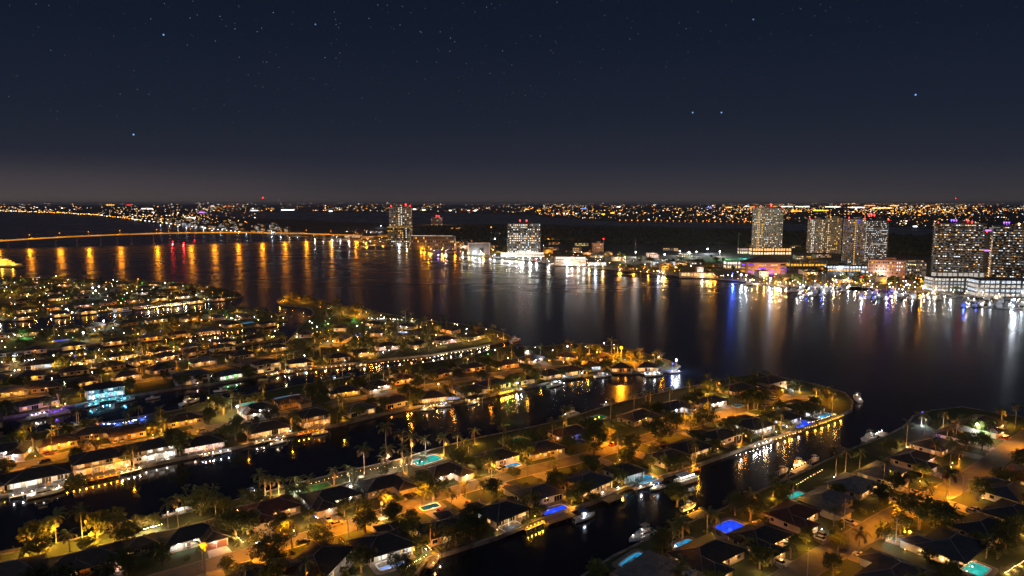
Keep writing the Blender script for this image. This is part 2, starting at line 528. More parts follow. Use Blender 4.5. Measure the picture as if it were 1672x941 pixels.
LANDS = {}
def land(key, shore_px, close_px, label, material='grass', z=LAND_Z):
    shore = smooth_line([G(x, y) for x, y in shore_px], 12)
    poly = shore + [G(x, y) for x, y in close_px]
    p2 = ccw([(p.x, p.y) for p in poly])
    bm = bmesh.new()
    top = [bm.verts.new((x, y, z)) for x, y in p2]
    bot = [bm.verts.new((x, y, -2.5)) for x, y in p2]
    n = len(p2)
    f = bm.faces.new(top)
    for i in range(n):
        g = bm.faces.new((bot[i], bot[(i + 1) % n], top[(i + 1) % n], top[i])); g.material_index = 1
    bmesh.ops.triangulate(bm, faces=[f])
    me = bpy.data.meshes.new('ground')
    bm.to_mesh(me); bm.free()
    me.materials.append(M[material]); me.materials.append(M['concrete'])
    struct(link('ground', me))
    LANDS[key] = p2
    if label:
        w = MB()
        inside = 1.0
        for a, b in zip(shore[:-1], shore[1:]):
            d = (b - a); L = d.length
            if L < .1: continue
            d.normalize(); nrm = Vector((-d.y, d.x, 0))
            mid = (a + b) / 2
            if not inside_poly(mid + nrm * 2, p2): nrm = -nrm
            q = mid + nrm * .12
            w.box(q.x, q.y, -1.2, L + .05, .5, 2.56, 0, math.atan2(d.y, d.x))
            q = mid + nrm * .3
            w.box(q.x, q.y, 1.34, L + .12, .95, .16, 0, math.atan2(d.y, d.x))
        tag(w.build('seawall', 'seawall'), label, 'seawall')
    return shore

def inside_poly(p, poly):
    x, y = p[0], p[1]
    r = False
    n = len(poly)
    for i in range(n):
        x1, y1 = poly[i]; x2, y2 = poly[(i + 1) % n]
        if (y1 > y) != (y2 > y) and x < (x2 - x1) * (y - y1) / (y2 - y1) + x1:
            r = not r
    return r

P3N = [(-80, 932), (0, 912), (39, 905), (190, 870), (345, 832), (420, 812), (500, 790), (570, 773), (642, 757), (700, 740), (780, 719), (865, 702), (920, 689), (985, 668), (1040, 654), (1100, 640), (1150, 630), (1200, 619), (1240, 613), (1290, 622), (1340, 633), (1380, 645), (1393, 659)]
P3S = [(1393, 659), (1391, 672), (1375, 681), (1340, 693), (1290, 710), (1240, 726), (1190, 745), (1140, 763), (1075, 784), (1020, 801), (970, 824), (880, 853), (810, 883), (740, 905), (700, 917), (680, 945)]
SH = {}
SH['P3'] = land('P3', P3N + P3S[1:], [(660, 1010), (-160, 1010)], 'pale concrete seawall round the long foreground peninsula')
L1W = [(930, 960), (1000, 914), (1050, 889), (1100, 868), (1170, 840), (1250, 802), (1300, 780), (1340, 760), (1400, 733), (1440, 718), (1478, 698), (1490, 683), (1520, 674), (1570, 668), (1640, 680), (1700, 690), (1780, 700)]
SH['L1'] = land('L1', L1W, [(1950, 760), (1950, 1040), (900, 1040)], 'concrete seawall along the bottom right canal shore')
P2N = [(-70, 730), (0, 717), (65, 710), (112, 701), (172, 694), (237, 682), (291, 673), (332, 661), (429, 644), (494, 631), (559, 622), (614, 613), (668, 599), (754, 587), (790, 577), (836, 567), (880, 570), (910, 566), (950, 564), (1010, 569), (1060, 582), (1095, 593), (1112, 601)]
P2S = [(1112, 601), (1104, 608), (1060, 611), (1000, 611), (960, 615), (920, 622), (880, 631), (834, 640), (790, 651), (743, 660), (681, 667), (625, 679), (560, 695), (480, 712), (430, 722), (375, 737), (300, 751), (230, 766), (190, 776), (100, 795), (0, 815), (-70, 830)]
SH['P2'] = land('P2', P2N + P2S[1:], [], 'seawall round the peninsula with the orange sodium lamp')
P1N = [(-70, 645), (0, 634), (100, 623), (200, 609), (300, 590), (400, 576), (458, 566), (474, 556), (484, 543), (500, 526), (512, 513), (500, 503), (462, 500), (452, 493), (462, 487), (490, 484), (512, 488), (540, 496), (590, 508), (640, 516), (700, 526), (750, 531), (800, 540), (830, 550), (838, 556)]
P1S = [(838, 556), (815, 561), (775, 570), (711, 581), (640, 588), (580, 595), (530, 601), (479, 606), (408, 619), (360, 628), (290, 637), (220, 648), (150, 659), (60, 677), (0, 686), (-70, 697)]
SH['P1'] = land('P1', P1N + P1S[1:], [], 'seawall round the peninsula with the string-lit waterfront')
PB = [(-70, 605), (0, 595), (100, 586), (180, 578), (240, 570), (330, 560), (400, 550), (440, 545), (462, 546), (466, 551), (450, 557), (400, 565), (300, 579), (200, 597), (100, 611), (0, 622), (-70, 632)]
SH['PB'] = land('PB', PB, [], 'low seawall round the narrow spit left of the channel')
PA = [(-70, 557), (0, 548), (80, 540), (150, 533), (250, 520), (320, 511), (380, 508), (430, 510), (468, 519), (470, 524), (440, 530), (380, 539), (300, 548), (200, 559), (100, 570), (0, 580), (-70, 588)]
SH['PA'] = land('PA', PA, [], 'low seawall round the spit below the wooded headland')
P0 = [(-90, 455), (0, 454), (60, 456), (150, 459), (250, 462), (330, 467), (383, 478), (393, 486), (345, 493), (270, 499), (200, 507), (100, 517), (0, 526), (-90, 535)]
SH['P0'] = land('P0', P0, [], 'seawall round the wooded headland at upper left')
DB = [(-80, 436), (-10, 437), (25, 438), (42, 435), (36, 429), (10, 426), (-80, 424)]
land('DB', DB, [], None)

ROADS = {}
def road(key, px, width=8.0, z=LAND_Z, kerbs=True, ends=True):
    line = smooth_line([G(x, y, z) for x, y in px], 8)
    ROADS[key] = (line, width)
    def ribbon(off0, off1, z0, name, material, zt=None):
        m = MB()
        vs = []
        for i, p in enumerate(line):
            d = (line[min(i + 1, len(line) - 1)] - line[max(i - 1, 0)]).normalized()
            nrm = Vector((-d.y, d.x, 0))
            a, b = p + nrm * off0, p + nrm * off1
            vs += [(a.x, a.y, z0), (b.x, b.y, z0)]
            if zt is not None: vs += [(a.x, a.y, zt), (b.x, b.y, zt)]
        fs = []
        k = 4 if zt is not None else 2
        for i in range(len(line) - 1):
            o, q = i * k, (i + 1) * k
            if zt is None:
                fs.append((o, q, q + 1, o + 1))
            else:
                fs += [(o + 2, q + 2, q + 3, o + 3), (o, q, q + 2, o + 2), (o + 1, o + 3, q + 3, q + 1)]
        m.grid(vs, fs)
        struct(m.build(name, material))
    ribbon(width / 2, -width / 2, z + .02, 'road', 'asphalt')
    if kerbs:
        ribbon(width / 2 + .3, width / 2, z - .1, 'kerb', 'concrete', z + .13)
        ribbon(-width / 2, -width / 2 - .3, z - .1, 'kerb', 'concrete', z + .13)
    return line
road('P3', [(190, 967), (340, 924), (491, 881), (577, 857), (660, 827), (789, 789), (875, 766), (962, 745), (1094, 704), (1178, 678), (1255, 658), (1300, 649), (1340, 650)], 8.5)
road('L1', [(1255, 967), (1333, 917), (1398, 880), (1463, 841), (1527, 811), (1570, 789), (1614, 760), (1657, 727), (1690, 705)], 9.0)
road('P2', [(-60, 776), (0, 766), (65, 754), (140, 735), (215, 725), (276, 714), (354, 697), (470, 674), (569, 654), (646, 640), (720, 627), (800, 613), (880, 602), (960, 598), (1030, 598)], 8.0)
road('P1', [(-60, 660), (0, 653), (130, 635), (240, 621), (330, 604), (430, 585), (537, 566), (620, 554), (700, 548), (770, 549)], 7.5)
road('P0', [(-60, 499), (0, 495), (100, 488), (200, 480), (300, 474), (340, 474)], 7.0, kerbs=False)

# ------------------------------------------------------------------ lots and houses
LOTS = []
ROWN = dict(P3N="long peninsula's far shore", P3S="long peninsula's near shore", L1W="right corner's canal shore", L1E="right corner's inland street",
            P2S="orange-lamp peninsula's near shore", P2N="orange-lamp peninsula's far shore", P1S="string-lit peninsula's near shore", P1N="string-lit peninsula's far shore",
            PBN="narrow spit's far shore", PBS="narrow spit's near shore", PAN="headland spit's far shore", PAS="headland spit's near shore",
            P0A="headland's canal row", P0B="headland's second row", P0C="headland's middle row", P0D="headland's fourth row", P0E="headland's river row")
SHORE_OF = dict(P3N='P3', P3S='P3', L1W='L1', P2S='P2', P2N='P2', P1S='P1', P1N='P1', PBN='PB', PBS='PB', PAN='PA', PAS='PA')
TIP = {}

def nearest(line, p):
    best = None
    for a, b in zip(line[:-1], line[1:]):
        d = b - a
        d2 = d.x * d.x + d.y * d.y
        if d2 < 1e-6: continue
        t = max(0, min(1, ((p.x - a.x) * d.x + (p.y - a.y) * d.y) / d2))
        q = a + d * t
        e = math.hypot(q.x - p.x, q.y - p.y)
        if best is None or e < best[0]:
            best = (e, q, Vector((d.x, d.y, 0)).normalized())
    return best

# row, px, py (roof centre), width, depth, wall, roof, rear light, front light, extras
H = []
def h(row, px, py, w, d, wall, roof, rear, front, look, **k):
    H.append(dict(row=row, px=px, py=py, w=w, d=d, wall=wall, roof=roof, rear=rear, front=front, look=look, **k))
# long peninsula, far shore
h('P3N', 15, 928, 18, 13, 'tan', 'brown', 'dark', 'dim', 'flat grey roofed corner house', wing=0)
h('P3N', 118, 914, 24, 14, 'tan', 'brown', 'dim', 'amber1', 'wide brown-roofed house under dark trees', wing=0)
h('P3N', 218, 887, 10, 8, 'tan', 'brown', 'dark', 'dim', 'small brown-roofed guest house', wing=0, small=1)
h('P3N', 312, 868, 21, 13, 'cream', 'dark', 'dim', 'white3', 'dark-roofed house with red garage doors', wing=1, garage='garage_red', gl=1)
h('P3N', 440, 826, 21, 14, 'pink', 'red', 'dim', 'warm2', 'red-roofed house with warm porch lights')
h('P3N', 541, 806, 22, 14, 'cream', 'dark', 'dim', 'white2', 'dark-roofed house with blue festive lights', wing=-1)
h('P3N', 628, 786, 21, 13, 'tan', 'dark', 'dim', 'dim', 'unlit dark hip-roofed house')
h('P3N', 722, 766, 20, 13, 'cream', 'dark', 'dim', 'white3', 'dark-roofed house with glaring white entrance')
h('P3N', 812, 742, 18, 13, 'cream', 'dark', 'warm1', 'warm2', 'dark-roofed house with an aqua-lit entrance', wing=0)
h('P3N', 884, 729, 20, 14, 'tan', 'brown', 'dim', 'gold2', 'brown-roofed house with lit white columns', wing=0)
h('P3N', 930, 703, 21, 13, 'tan', 'brown', 'dark', 'blue1', 'brown-roofed house with a blue lamp')
h('P3N', 1040, 677, 22, 13, 'tan', 'brown', 'dim', 'warm2', 'brown-roofed house with warm windows')
h('P3N', 1100, 661, 20, 13, 'white', 'slate', 'dim', 'cool2', 'slate-roofed white house with pale lit walls')
h('P3N', 1160, 653, 18, 12, 'white', 'slate', 'dim', 'white3', 'slate-roofed white house by a round driveway', wing=0)
h('P3N', 1204, 632, 22, 14, 'pink', 'brown', 'dim', 'amber2', 'brown-roofed house below the rooftop lamps')
h('P3N', 1258, 627, 20, 13, 'sand', 'brown', 'gold3', 'gold3', 'house crowned with a terrace of gold lamps', two=1)
# long peninsula, near shore
h('P3S', 400, 944, 17, 11, 'cream', 'dark', 'warm1', 'warm2', 'low dark house at the bottom edge', wing=0)
h('P3S', 515, 912, 22, 14, 'white', 'dark', 'white2', 'dim', 'dark gabled house between bushy trees')
h('P3S', 624, 883, 20, 14, 'cream', 'dark', 'white3', 'warm1', 'dark-roofed house with glowing glass rear', open=1)
h('P3S', 726, 858, 20, 13, 'tan', 'dark', 'dim', 'dim', 'dark house behind a small front pool')
h('P3S', 818, 829, 18, 13, 'cream', 'dark', 'warm3', 'white1', 'dark-roofed house with amber lit terrace')
h('P3S', 878, 802, 19, 13, 'cream', 'blue', 'warm1', 'dim', 'blue-grey roofed house above the blue pool')
h('P3S', 954, 783, 21, 14, 'cream', 'blue', 'warm3', 'dim', 'blue-grey roofed house with warm colonnade')
h('P3S', 1031, 771, 15, 11, 'white', 'dark', 'cyan2', 'warm2', 'small house with blue-lit rear wall', wing=0)
h('P3S', 1090, 742, 17, 12, 'tan', 'dark', 'dim', 'dark', 'unlit house behind the boathouse', wing=0)
h('P3S', 1122, 727, 19, 13, 'grey', 'dark', 'warm3', 'dim', 'dark-roofed house with a lit corner window', wing=0)
h('P3S', 1175, 708, 19, 13, 'tan', 'dark', 'dim', 'dim', 'large unlit dark house')
h('P3S', 1228, 690, 19, 14, 'white', 'dark', 'white3', 'green1', 'dark-roofed house with white lit loggia', open=1)
h('P3S', 1274, 678, 18, 13, 'white', 'dark', 'cool3', 'dim', 'dark-roofed house with blue pool court', wing=0)
h('P3S', 1312, 663, 19, 14, 'cream', 'dark', 'cool2', 'warm2', 'dark-roofed house with a lit waterside pool')
# bottom right corner
h('L1W', 1062, 928, 20, 14, 'grey', 'grey', 'dim', 'dim', 'flat grey-roofed house with L-shaped pool', flat=1)
h('L1W', 1155, 899, 24, 15, 'cream', 'dark', 'dim', 'warm2', 'dark many-hipped house with a cyan pool')
h('L1W', 1240, 872, 20, 14, 'sand', 'dark', 'blue1', 'warm3', 'dark-roofed house with violet-blue pool')
h('L1W', 1293, 835, 19, 13, 'pink', 'red', 'dim', 'warm3', 'red-brown roofed house with fairy lights')
h('L1W', 1347, 813, 21, 14, 'sand', 'grey', 'green1', 'dim', 'grey-roofed house with green pool terrace')
h('L1W', 1396, 789, 18, 13, 'sand', 'grey', 'gold3', 'warm2', 'grey-roofed house lit amber along its eaves', wing=0)
h('L1W', 1441, 768, 20, 14, 'cream', 'grey', 'dim', 'warm2', 'grey hip-roofed house with white windows')
h('L1W', 1490, 745, 20, 13, 'pink', 'dark', 'dim', 'pink2', 'dark house with a pink-white gable')
h('L1W', 1527, 724, 20, 13, 'tan', 'dark', 'warm2', 'dim', 'dark house with a string-lit eave', wing=0)
h('L1W', 1568, 706, 22, 13, 'tan', 'dark', 'blue2', 'green1', 'dark house with a blue-lit eave', wing=0)
h('L1W', 1604, 690, 26, 15, 'sand', 'brown', 'warm2', 'warm3', 'large brown-roofed river house')
h('L1E', 1462, 936, 22, 15, 'grey', 'slate', 'dim', 'warm2', 'big slate-roofed house with bright corner')
h('L1E', 1550, 886, 22, 14, 'sand', 'slate', 'warm3', 'warm3', 'slate-roofed house strung with warm lamps')
h('L1E', 1606, 858, 20, 14, 'tan', 'dark', 'dim', 'dark', 'unlit dark house behind the great tree', wing=0)
h('L1E', 1652, 834, 20, 14, 'tan', 'dark', 'gold2', 'dim', 'dark house with a fairy-lit hedge', wing=0)
h('L1E', 1648, 800, 20, 14, 'white', 'slate', 'dim', 'blue2', 'slate-roofed house with blue-lit front')
h('L1E', 1668, 772, 19, 13, 'tan', 'red', 'dim', 'dim', 'unlit red-roofed house', wing=0)
h('L1E', 1700, 748, 19, 13, 'tan', 'dark', 'dim', 'dim', 'dark house at the right edge', wing=0)
# orange-lamp peninsula, near shore
h('P2S', -35, 792, 18, 13, 'cream', 'dark', 'warm2', 'dim', 'dark house cut by the left edge')
h('P2S', 35, 778, 24, 13, 'cream', 'dark', 'white3', 'dim', 'low dark-roofed house with two white-lit bays', wing=0)
h('P2S', 140, 758, 24, 13, 'pink', 'dark', 'amber3', 'dim', 'pinkish two-floor house above the orange dock', two=1)
h('P2S', 245, 739, 20, 12, 'white', 'dark', 'white2', 'dim', 'white two-floor house with arched windows', two=1)
h('P2S', 330, 719, 20, 12, 'cream', 'dark', 'pink3', 'dim', 'dark house with a bright pink-white patio', open=1)
h('P2S', 437, 697, 22, 13, 'sand', 'dark', 'warm3', 'dim', 'dark house with bright glazed rear', open=1)
h('P2S', 518, 686, 17, 12, 'sand', 'dark', 'amber2', 'dim', 'house with blue screen and tiki lamps', two=1)
h('P2S', 588, 667, 18, 13, 'grey', 'blue', 'dim', 'dim', 'unlit blue-grey hip-roofed house', wing=0)
h('P2S', 650, 655, 19, 13, 'tan', 'brown', 'dim', 'warm1', 'low brown house by the boat dock', wing=0)
h('P2S', 708, 647, 18, 12, 'tan', 'brown', 'warm3', 'warm2', 'brown house with lantern-lit pool terrace', wing=0)
h('P2S', 768, 634, 20, 13, 'grey', 'blue', 'dim', 'dim', 'unlit house with twin gables')
h('P2S', 805, 624, 20, 13, 'grey', 'blue', 'gold2', 'blue2', 'house with a blue-lit roof ridge')
h('P2S', 852, 618, 17, 12, 'white', 'dark', 'dim', 'green1', 'pale-walled house by the green garden', wing=0)
h('P2S', 895, 608, 17, 12, 'cream', 'dark', 'warm2', 'warm2', 'house with a lit boat slip', wing=0)
h('P2S', 930, 602, 17, 12, 'cream', 'brown', 'gold3', 'gold2', 'house ringed by a gold-lit pool deck', wing=0)
h('P2S', 958, 592, 16, 15, 'white', 'dark', 'cool2', 'warm2', 'dark cone-roofed white house', wing=0)
h('P2S', 1012, 595, 17, 12, 'sand', 'brown', 'amber3', 'amber3', 'amber-bathed house under the orange lamp', wing=0)
h('P2S', 1052, 598, 17, 12, 'sand', 'brown', 'amber3', 'amber2', 'amber house beside the boat davits', wing=0)
# orange-lamp peninsula, far shore
h('P2N', 15, 730, 18, 13, 'white', 'dark', 'dim', 'cool3', 'white house with bluish-white driveway light')
h('P2N', 92, 719, 17, 12, 'cream', 'brown', 'dim', 'gold3', 'low house behind gold garden lamps', wing=0)
h('P2N', 140, 706, 18, 12, 'tan', 'brown', 'dim', 'warm1', 'brown hip-roofed house near the blue string', wing=0)
h('P2N', 195, 703, 17, 12, 'tan', 'brown', 'blue2', 'amber1', 'brown house fringed by blue string lights', wing=0)
h('P2N', 300, 681, 19, 13, 'tan', 'dark', 'dim', 'gold2', 'dark house glowing gold below the boat', wing=0)
h('P2N', 423, 667, 20, 13, 'white', 'dark', 'dim', 'white3', 'house with three dazzling white garage lights')
h('P2N', 480, 655, 18, 12, 'tan', 'dark', 'cyan1', 'dim', 'dark house with a cyan-edged pool roof')
h('P2N', 562, 637, 20, 13, 'tan', 'dark', 'dim', 'gold3', 'dark house behind glowing yellow hedges', wing=0)
h('P2N', 615, 628, 19, 13, 'tan', 'dark', 'dim', 'white3', 'dark house with twin white entrance lamps')
h('P2N', 655, 616, 17, 12, 'pink', 'brown', 'warm2', 'amber3', 'amber-lit house with a thatched look', wing=0)
h('P2N', 715, 607, 19, 13, 'tan', 'brown', 'dim', 'amber1', 'brown house beside dark docks', wing=0)
h('P2N', 770, 597, 18, 13, 'tan', 'brown', 'dim', 'amber2', 'brown house with orange wall wash', wing=0)
h('P2N', 825, 592, 18, 13, 'pink', 'brown', 'dim', 'amber3', 'brown house with glowing orange walls', wing=0)
h('P2N', 868, 584, 17, 12, 'white', 'slate', 'blue3', 'cool2', 'house splashed with blue-white light', wing=0)
h('P2N', 925, 580, 17, 12, 'sand', 'brown', 'gold3', 'amber3', 'house among amber-lit palms', wing=0)
h('P2N', 985, 581, 17, 12, 'sand', 'brown', 'warm2', 'amber3', 'amber house on the river side', wing=0)
# string-lit peninsula, near shore
h('P1S', -30, 678, 18, 12, 'tan', 'dark', 'dim', 'dim', 'dark house at the left edge')
h('P1S', 60, 655, 22, 12, 'tan', 'dark', 'dim', 'gold1', 'dark house above the violet-lit boats', wing=0)
h('P1S', 173, 640, 22, 12, 'aqua', 'dark', 'cyan3', 'dim', 'long house glowing cyan over the canal', two=1, wing=0)
h('P1S', 313, 617, 22, 12, 'grey', 'blue', 'dim', 'blue2', 'dark two-floor blue-grey house', two=1)
h('P1S', 378, 611, 18, 12, 'grey', 'blue', 'green3', 'blue2', 'house with a green-lit lawn', wing=0)
h('P1S', 440, 600, 19, 12, 'white', 'dark', 'dim', 'dim', 'dark two-floor house with white balconies', two=1)
h('P1S', 490, 589, 19, 12, 'cream', 'dark', 'warm3', 'warm1', 'warm house with a canal-side pool', wing=0, open=1)
h('P1S', 550, 581, 19, 12, 'cream', 'dark', 'warm2', 'gold1', 'dark house with warm waterfront lamps', wing=0)
h('P1S', 592, 573, 17, 12, 'cream', 'dark', 'warm3', 'dim', 'dark house with a row of lit doors', wing=0)
h('P1S', 632, 563, 20, 13, 'white', 'brown', 'pink3', 'dim', 'brilliant pink-white lit mansion', open=1)
h('P1S', 683, 560, 18, 12, 'cream', 'dark', 'warm3', 'white2', 'dark house with a lit seawall garden', wing=0)
h('P1S', 727, 553, 18, 12, 'pink', 'dark', 'pink3', 'warm1', 'dark house with rosy lit veranda', open=1)
h('P1S', 770, 548, 18, 12, 'cream', 'brown', 'warm3', 'amber2', 'house with a curved lit seawall', wing=0)
# string-lit peninsula, far shore
for px, py, fr, lk in ((20, 636, 'gold2', 'house under gold-lit trees'), (75, 629, 'warm1', 'dim brown house'), (135, 621, 'gold2', 'house with scattered gold lamps'), (205, 611, 'warm2', 'house with warm garden lamps'),
                       (262, 600, 'dim', 'dark brown house'), (330, 588, 'warm2', 'house with bright white lamps'), (395, 577, 'dim', 'dark house'), (450, 566, 'warm2', 'house with a pale wall'),
                       (500, 543, 'gold3', 'long house drenched in yellow light'), (560, 551, 'amber2', 'house beside the amber street lamp'), (556, 533, 'dim', 'grey-roofed shore house'), (615, 541, 'warm2', 'house with warm eaves'),
                       (612, 527, 'warm2', 'shore house with white lamps'), (676, 545, 'blue1', 'house with a bluish bay'), (665, 531, 'white2', 'house with bright garden rotunda'), (735, 537, 'amber2', 'brown house with amber eaves'), (790, 543, 'amber2', 'last house at the point')):
    h('P1N', px, py, 18, 12, rnd.choice(('cream', 'tan', 'sand', 'white')), rnd.choice(('dark', 'brown', 'slate', 'grey')), rnd.choice(('dim', 'warm1', 'warm2')), fr, lk, wing=0)
def auto(row, pts, n, rear, front, roofs=('dark', 'brown', 'slate', 'grey'), z=4.6):
    line = [G(x, y, z) for x, y in pts]
    L = sum((b - a).length for a, b in zip(line[:-1], line[1:]))
    for k in range(n):
        s = L * (k + .5 + rnd.uniform(-.12, .12)) / n
        for a, b in zip(line[:-1], line[1:]):
            if s <= (b - a).length:
                p = a + (b - a) * (s / (b - a).length); break
            s -= (b - a).length
        rf = rnd.choice(roofs); re = rnd.choice(rear); fr = rnd.choice(front)
        names = dict(dark='dark', brown='brown', slate='slate', grey='grey', red='red')
        glow_ = fr if fr not in ('dim', 'dark') else re
        gn = glow_.rstrip('0123456789')
        lk = names[rf] + '-roofed house ' + ({'dim': 'almost unlit', 'dark': 'unlit'}.get(gn) or 'with ' + gn + ' lights')
        lk = lk.replace('warm lights', 'warm windows').replace('cool', 'blue-white')
        H.append(dict(row=row, world=p, w=rnd.uniform(15, 20), d=rnd.uniform(11, 13), wall=rnd.choice(('cream', 'tan', 'sand', 'white', 'pink')), roof=rf, rear=re, front=fr, look=lk, wing=0, line=line))
MIX = ('dim', 'dim', 'dim', 'dark', 'warm1', 'warm2', 'warm3', 'gold2', 'white2', 'amber3', 'pink2')
auto('PBN', [(-40, 601), (60, 592), (150, 583), (330, 563), (440, 549)], 8, ('dim', 'warm2', 'amber2', 'cool2'), MIX)
auto('PBS', [(-40, 620), (100, 603), (250, 580), (380, 561)], 8, ('warm2', 'warm3', 'white2', 'gold3', 'dim'), MIX)
auto('PAN', [(-40, 549), (100, 536), (250, 521), (420, 513)], 9, ('dim', 'warm1'), MIX)
auto('PAS', [(-40, 579), (100, 563), (250, 546), (360, 533), (450, 522)], 9, ('blue3', 'warm3', 'cool2', 'violet2', 'white2', 'gold2'), MIX)
auto('P0A', [(-40, 523), (100, 511), (200, 501), (300, 492), (375, 484)], 9, ('warm3', 'pink2', 'warm2', 'gold3'), MIX)
auto('P0B', [(-40, 511), (100, 500), (200, 491), (320, 481)], 8, MIX, MIX)
auto('P0C', [(-40, 496), (100, 485), (200, 478), (330, 472)], 8, MIX, MIX)
auto('P0D', [(-40, 483), (100, 475), (200, 470), (300, 466)], 7, MIX, MIX)
auto('P0E', [(-40, 469), (100, 464), (200, 463), (280, 463)], 6, MIX, MIX)

POW = dict(dark=0, dim=0)
def style(s):
    k = s.rstrip('0123456789')
    lv = int(s[len(k):] or 0)
    return k, lv

def hip(mb, x0, x1, y0, y1, z, pitch, mi=0, fascia=.22, slab=True):
    """hip roof over the rectangle, eave at z"""
    w, d = x1 - x0, y1 - y0
    r = min(w, d) / 2
    hgt = r * pitch
    zt = z + fascia
    if w >= d:
        a, b = (x0 + r, (y0 + y1) / 2, zt + hgt), (x1 - r, (y0 + y1) / 2, zt + hgt)
    else:
        a, b = ((x0 + x1) / 2, y0 + r, zt + hgt), ((x0 + x1) / 2, y1 - r, zt + hgt)
    e = [(x0, y0, zt), (x1, y0, zt), (x1, y1, zt), (x0, y1, zt)]
    lo = [(p[0], p[1], z) for p in e]
    vs = e + lo + [a, b]
    fs = [(4, 5, 1, 0), (5, 6, 2, 1), (6, 7, 3, 2), (7, 4, 0, 3), (7, 6, 5, 4)]
    if w >= d: fs += [(0, 1, 9, 8), (1, 2, 9), (2, 3, 8, 9), (3, 0, 8)]
    else: fs += [(0, 1, 8), (1, 2, 9, 8), (2, 3, 9), (3, 0, 8, 9)]
    mb.grid(vs, fs, mi)
    # ridge cap
    mb.tube([(a[0], a[1], a[2] + .02), (b[0] + .01, b[1], b[2] + .02)], [.15, .15], 5, 1)
    for k, (ex_, ey_) in enumerate(((x0, y0), (x1, y0), (x1, y1), (x0, y1))):
        tp_ = (a, b, b, a)[k] if w >= d else (a, a, b, b)[k]
        mb.tube([(ex_, ey_, zt + .01), (tp_[0], tp_[1], tp_[2] + .02)], [.11, .13], 4, 1)
    return hgt

def window(root, x, y, z, w, hh, face, material, frames):
    """face: 0 front(-y) 1 right(+x) 2 rear(+y) 3 left(-x); pane 4 cm proud of the wall inside a frame"""
    ang = (0, math.pi / 2, math.pi, -math.pi / 2)[face]
    m = MB()
    m.box(0, -.03, 0, w, .05, hh)
    o = m.build('window', material, root, loc=(x, y, z), rz=ang)
    if frames:
        f = MB()
        f.box(0, -.06, -.1, w + .24, .1, .1); f.box(0, -.06, hh, w + .24, .1, .1)
        f.box(-w / 2 - .06, -.06, 0, .12, .1, hh); f.box(w / 2 + .06, -.06, 0, .12, .1, hh)
        n = max(1, round(w / 1.1))
        for k in range(1, n): f.box(-w / 2 + w * k / n, -.065, 0, .07, .06, hh)
        f.build('frame', 'trim', o)
    return o

def win_for(k, lv, p):
    if k == 'dark': return 'win_dark'
    if k == 'dim': return rnd.choice(('win_dark', 'win_dark', 'win_dim', 'win_warm'))
    if rnd.random() > p: return rnd.choice(('win_dim', 'win_dark'))
    base = {'cyan': 'cool', 'blue': 'cool', 'green': 'white', 'amber': 'warm', 'gold': 'warm', 'violet': 'pink'}.get(k, k)
    return rnd.choice(('win_', 'win_', 'glow_')) + base if lv >= 3 else 'win_' + base

KH = 1.0
def build_house(e):
    row = e['row']
    c = e.get('world') or G(e['px'], e['py'], 4.4)
    c = Vector((c.x, c.y, LAND_Z))
    line = e.get('line')
    sk = SHORE_OF.get(row)
    t = depth(c) / KS
    if sk:
        dist, q, tan = nearest(SH[sk], c)
        ey = Vector((q.x - c.x, q.y - c.y, 0)).normalized()
        # keep the house square to the shore segment
        nrm = Vector((-tan.y, tan.x, 0))
        if nrm.dot(ey) < 0: nrm = -nrm
        ey = nrm
        need = e['d'] / 2 + 5.0
        if dist < need and 'small' not in e: c -= ey * (need - dist)
        rk = sk
    elif row == 'L1E':
        dist, q, tan = nearest(ROADS['L1'][0], c)
        ey = Vector((c.x - q.x, c.y - q.y, 0)).normalized()
        rk = 'L1'
    else:
        tan = nearest(line, c)[2]
        ey = Vector((tan.y, -tan.x, 0)) if row in ('P0A', 'P0C') else Vector((-tan.y, tan.x, 0))
        rk = 'P0' if row in ('P0B', 'P0C') else None
    if rk in ROADS:
        rd, rq, rt = nearest(ROADS[rk][0], c)
        need = e['d'] / 2 + ROADS[rk][1] / 2 + 4.0
        if rd < need and row not in ('P1N',) and 'small' not in e:
            push = (c - Vector((rq.x, rq.y, c.z))).normalized()
            c += push * min(need - rd, 4)
    for o in LOTS:  # keep neighbours apart
        v = c - o['c']; gap = (e['w'] + o['w']) / 2 + 1.2
        if v.length < gap and v.length > .01:
            c += v.normalized() * (gap - v.length)
    rz = math.atan2(ey.y, ey.x) - math.pi / 2
    ex = Vector((math.cos(rz), math.sin(rz), 0))
    lot = dict(row=row, c=c, ex=ex, ey=ey, w=e['w'], d=e['d'], e=e, rz=rz, t=t, rk=rk)
    LOTS.append(lot)
    return lot

for e in H:
    e['w'] *= .88; e['d'] *= .86
    build_house(e)
TIPS = dict(P3=G(1393, 665), L1=G(1640, 676), P2=G(1112, 601), P1=G(838, 556), PB=G(466, 550), PA=G(470, 522), P0=G(393, 486))
for row in ROWN:
    rows = [l for l in LOTS if l['row'] == row]
    tp = TIPS[row[:2]]
    rows.sort(key=lambda l: (l['c'] - tp).length)
    for i, l in enumerate(rows):
        l['ord'] = ORD[i + 1]
        l['phrase'] = f"{l['ord']} house from tip, {ROWN[row]}"
        l['tip'] = 1 if (tp - l['c']).dot(l['ex']) > 0 else -1

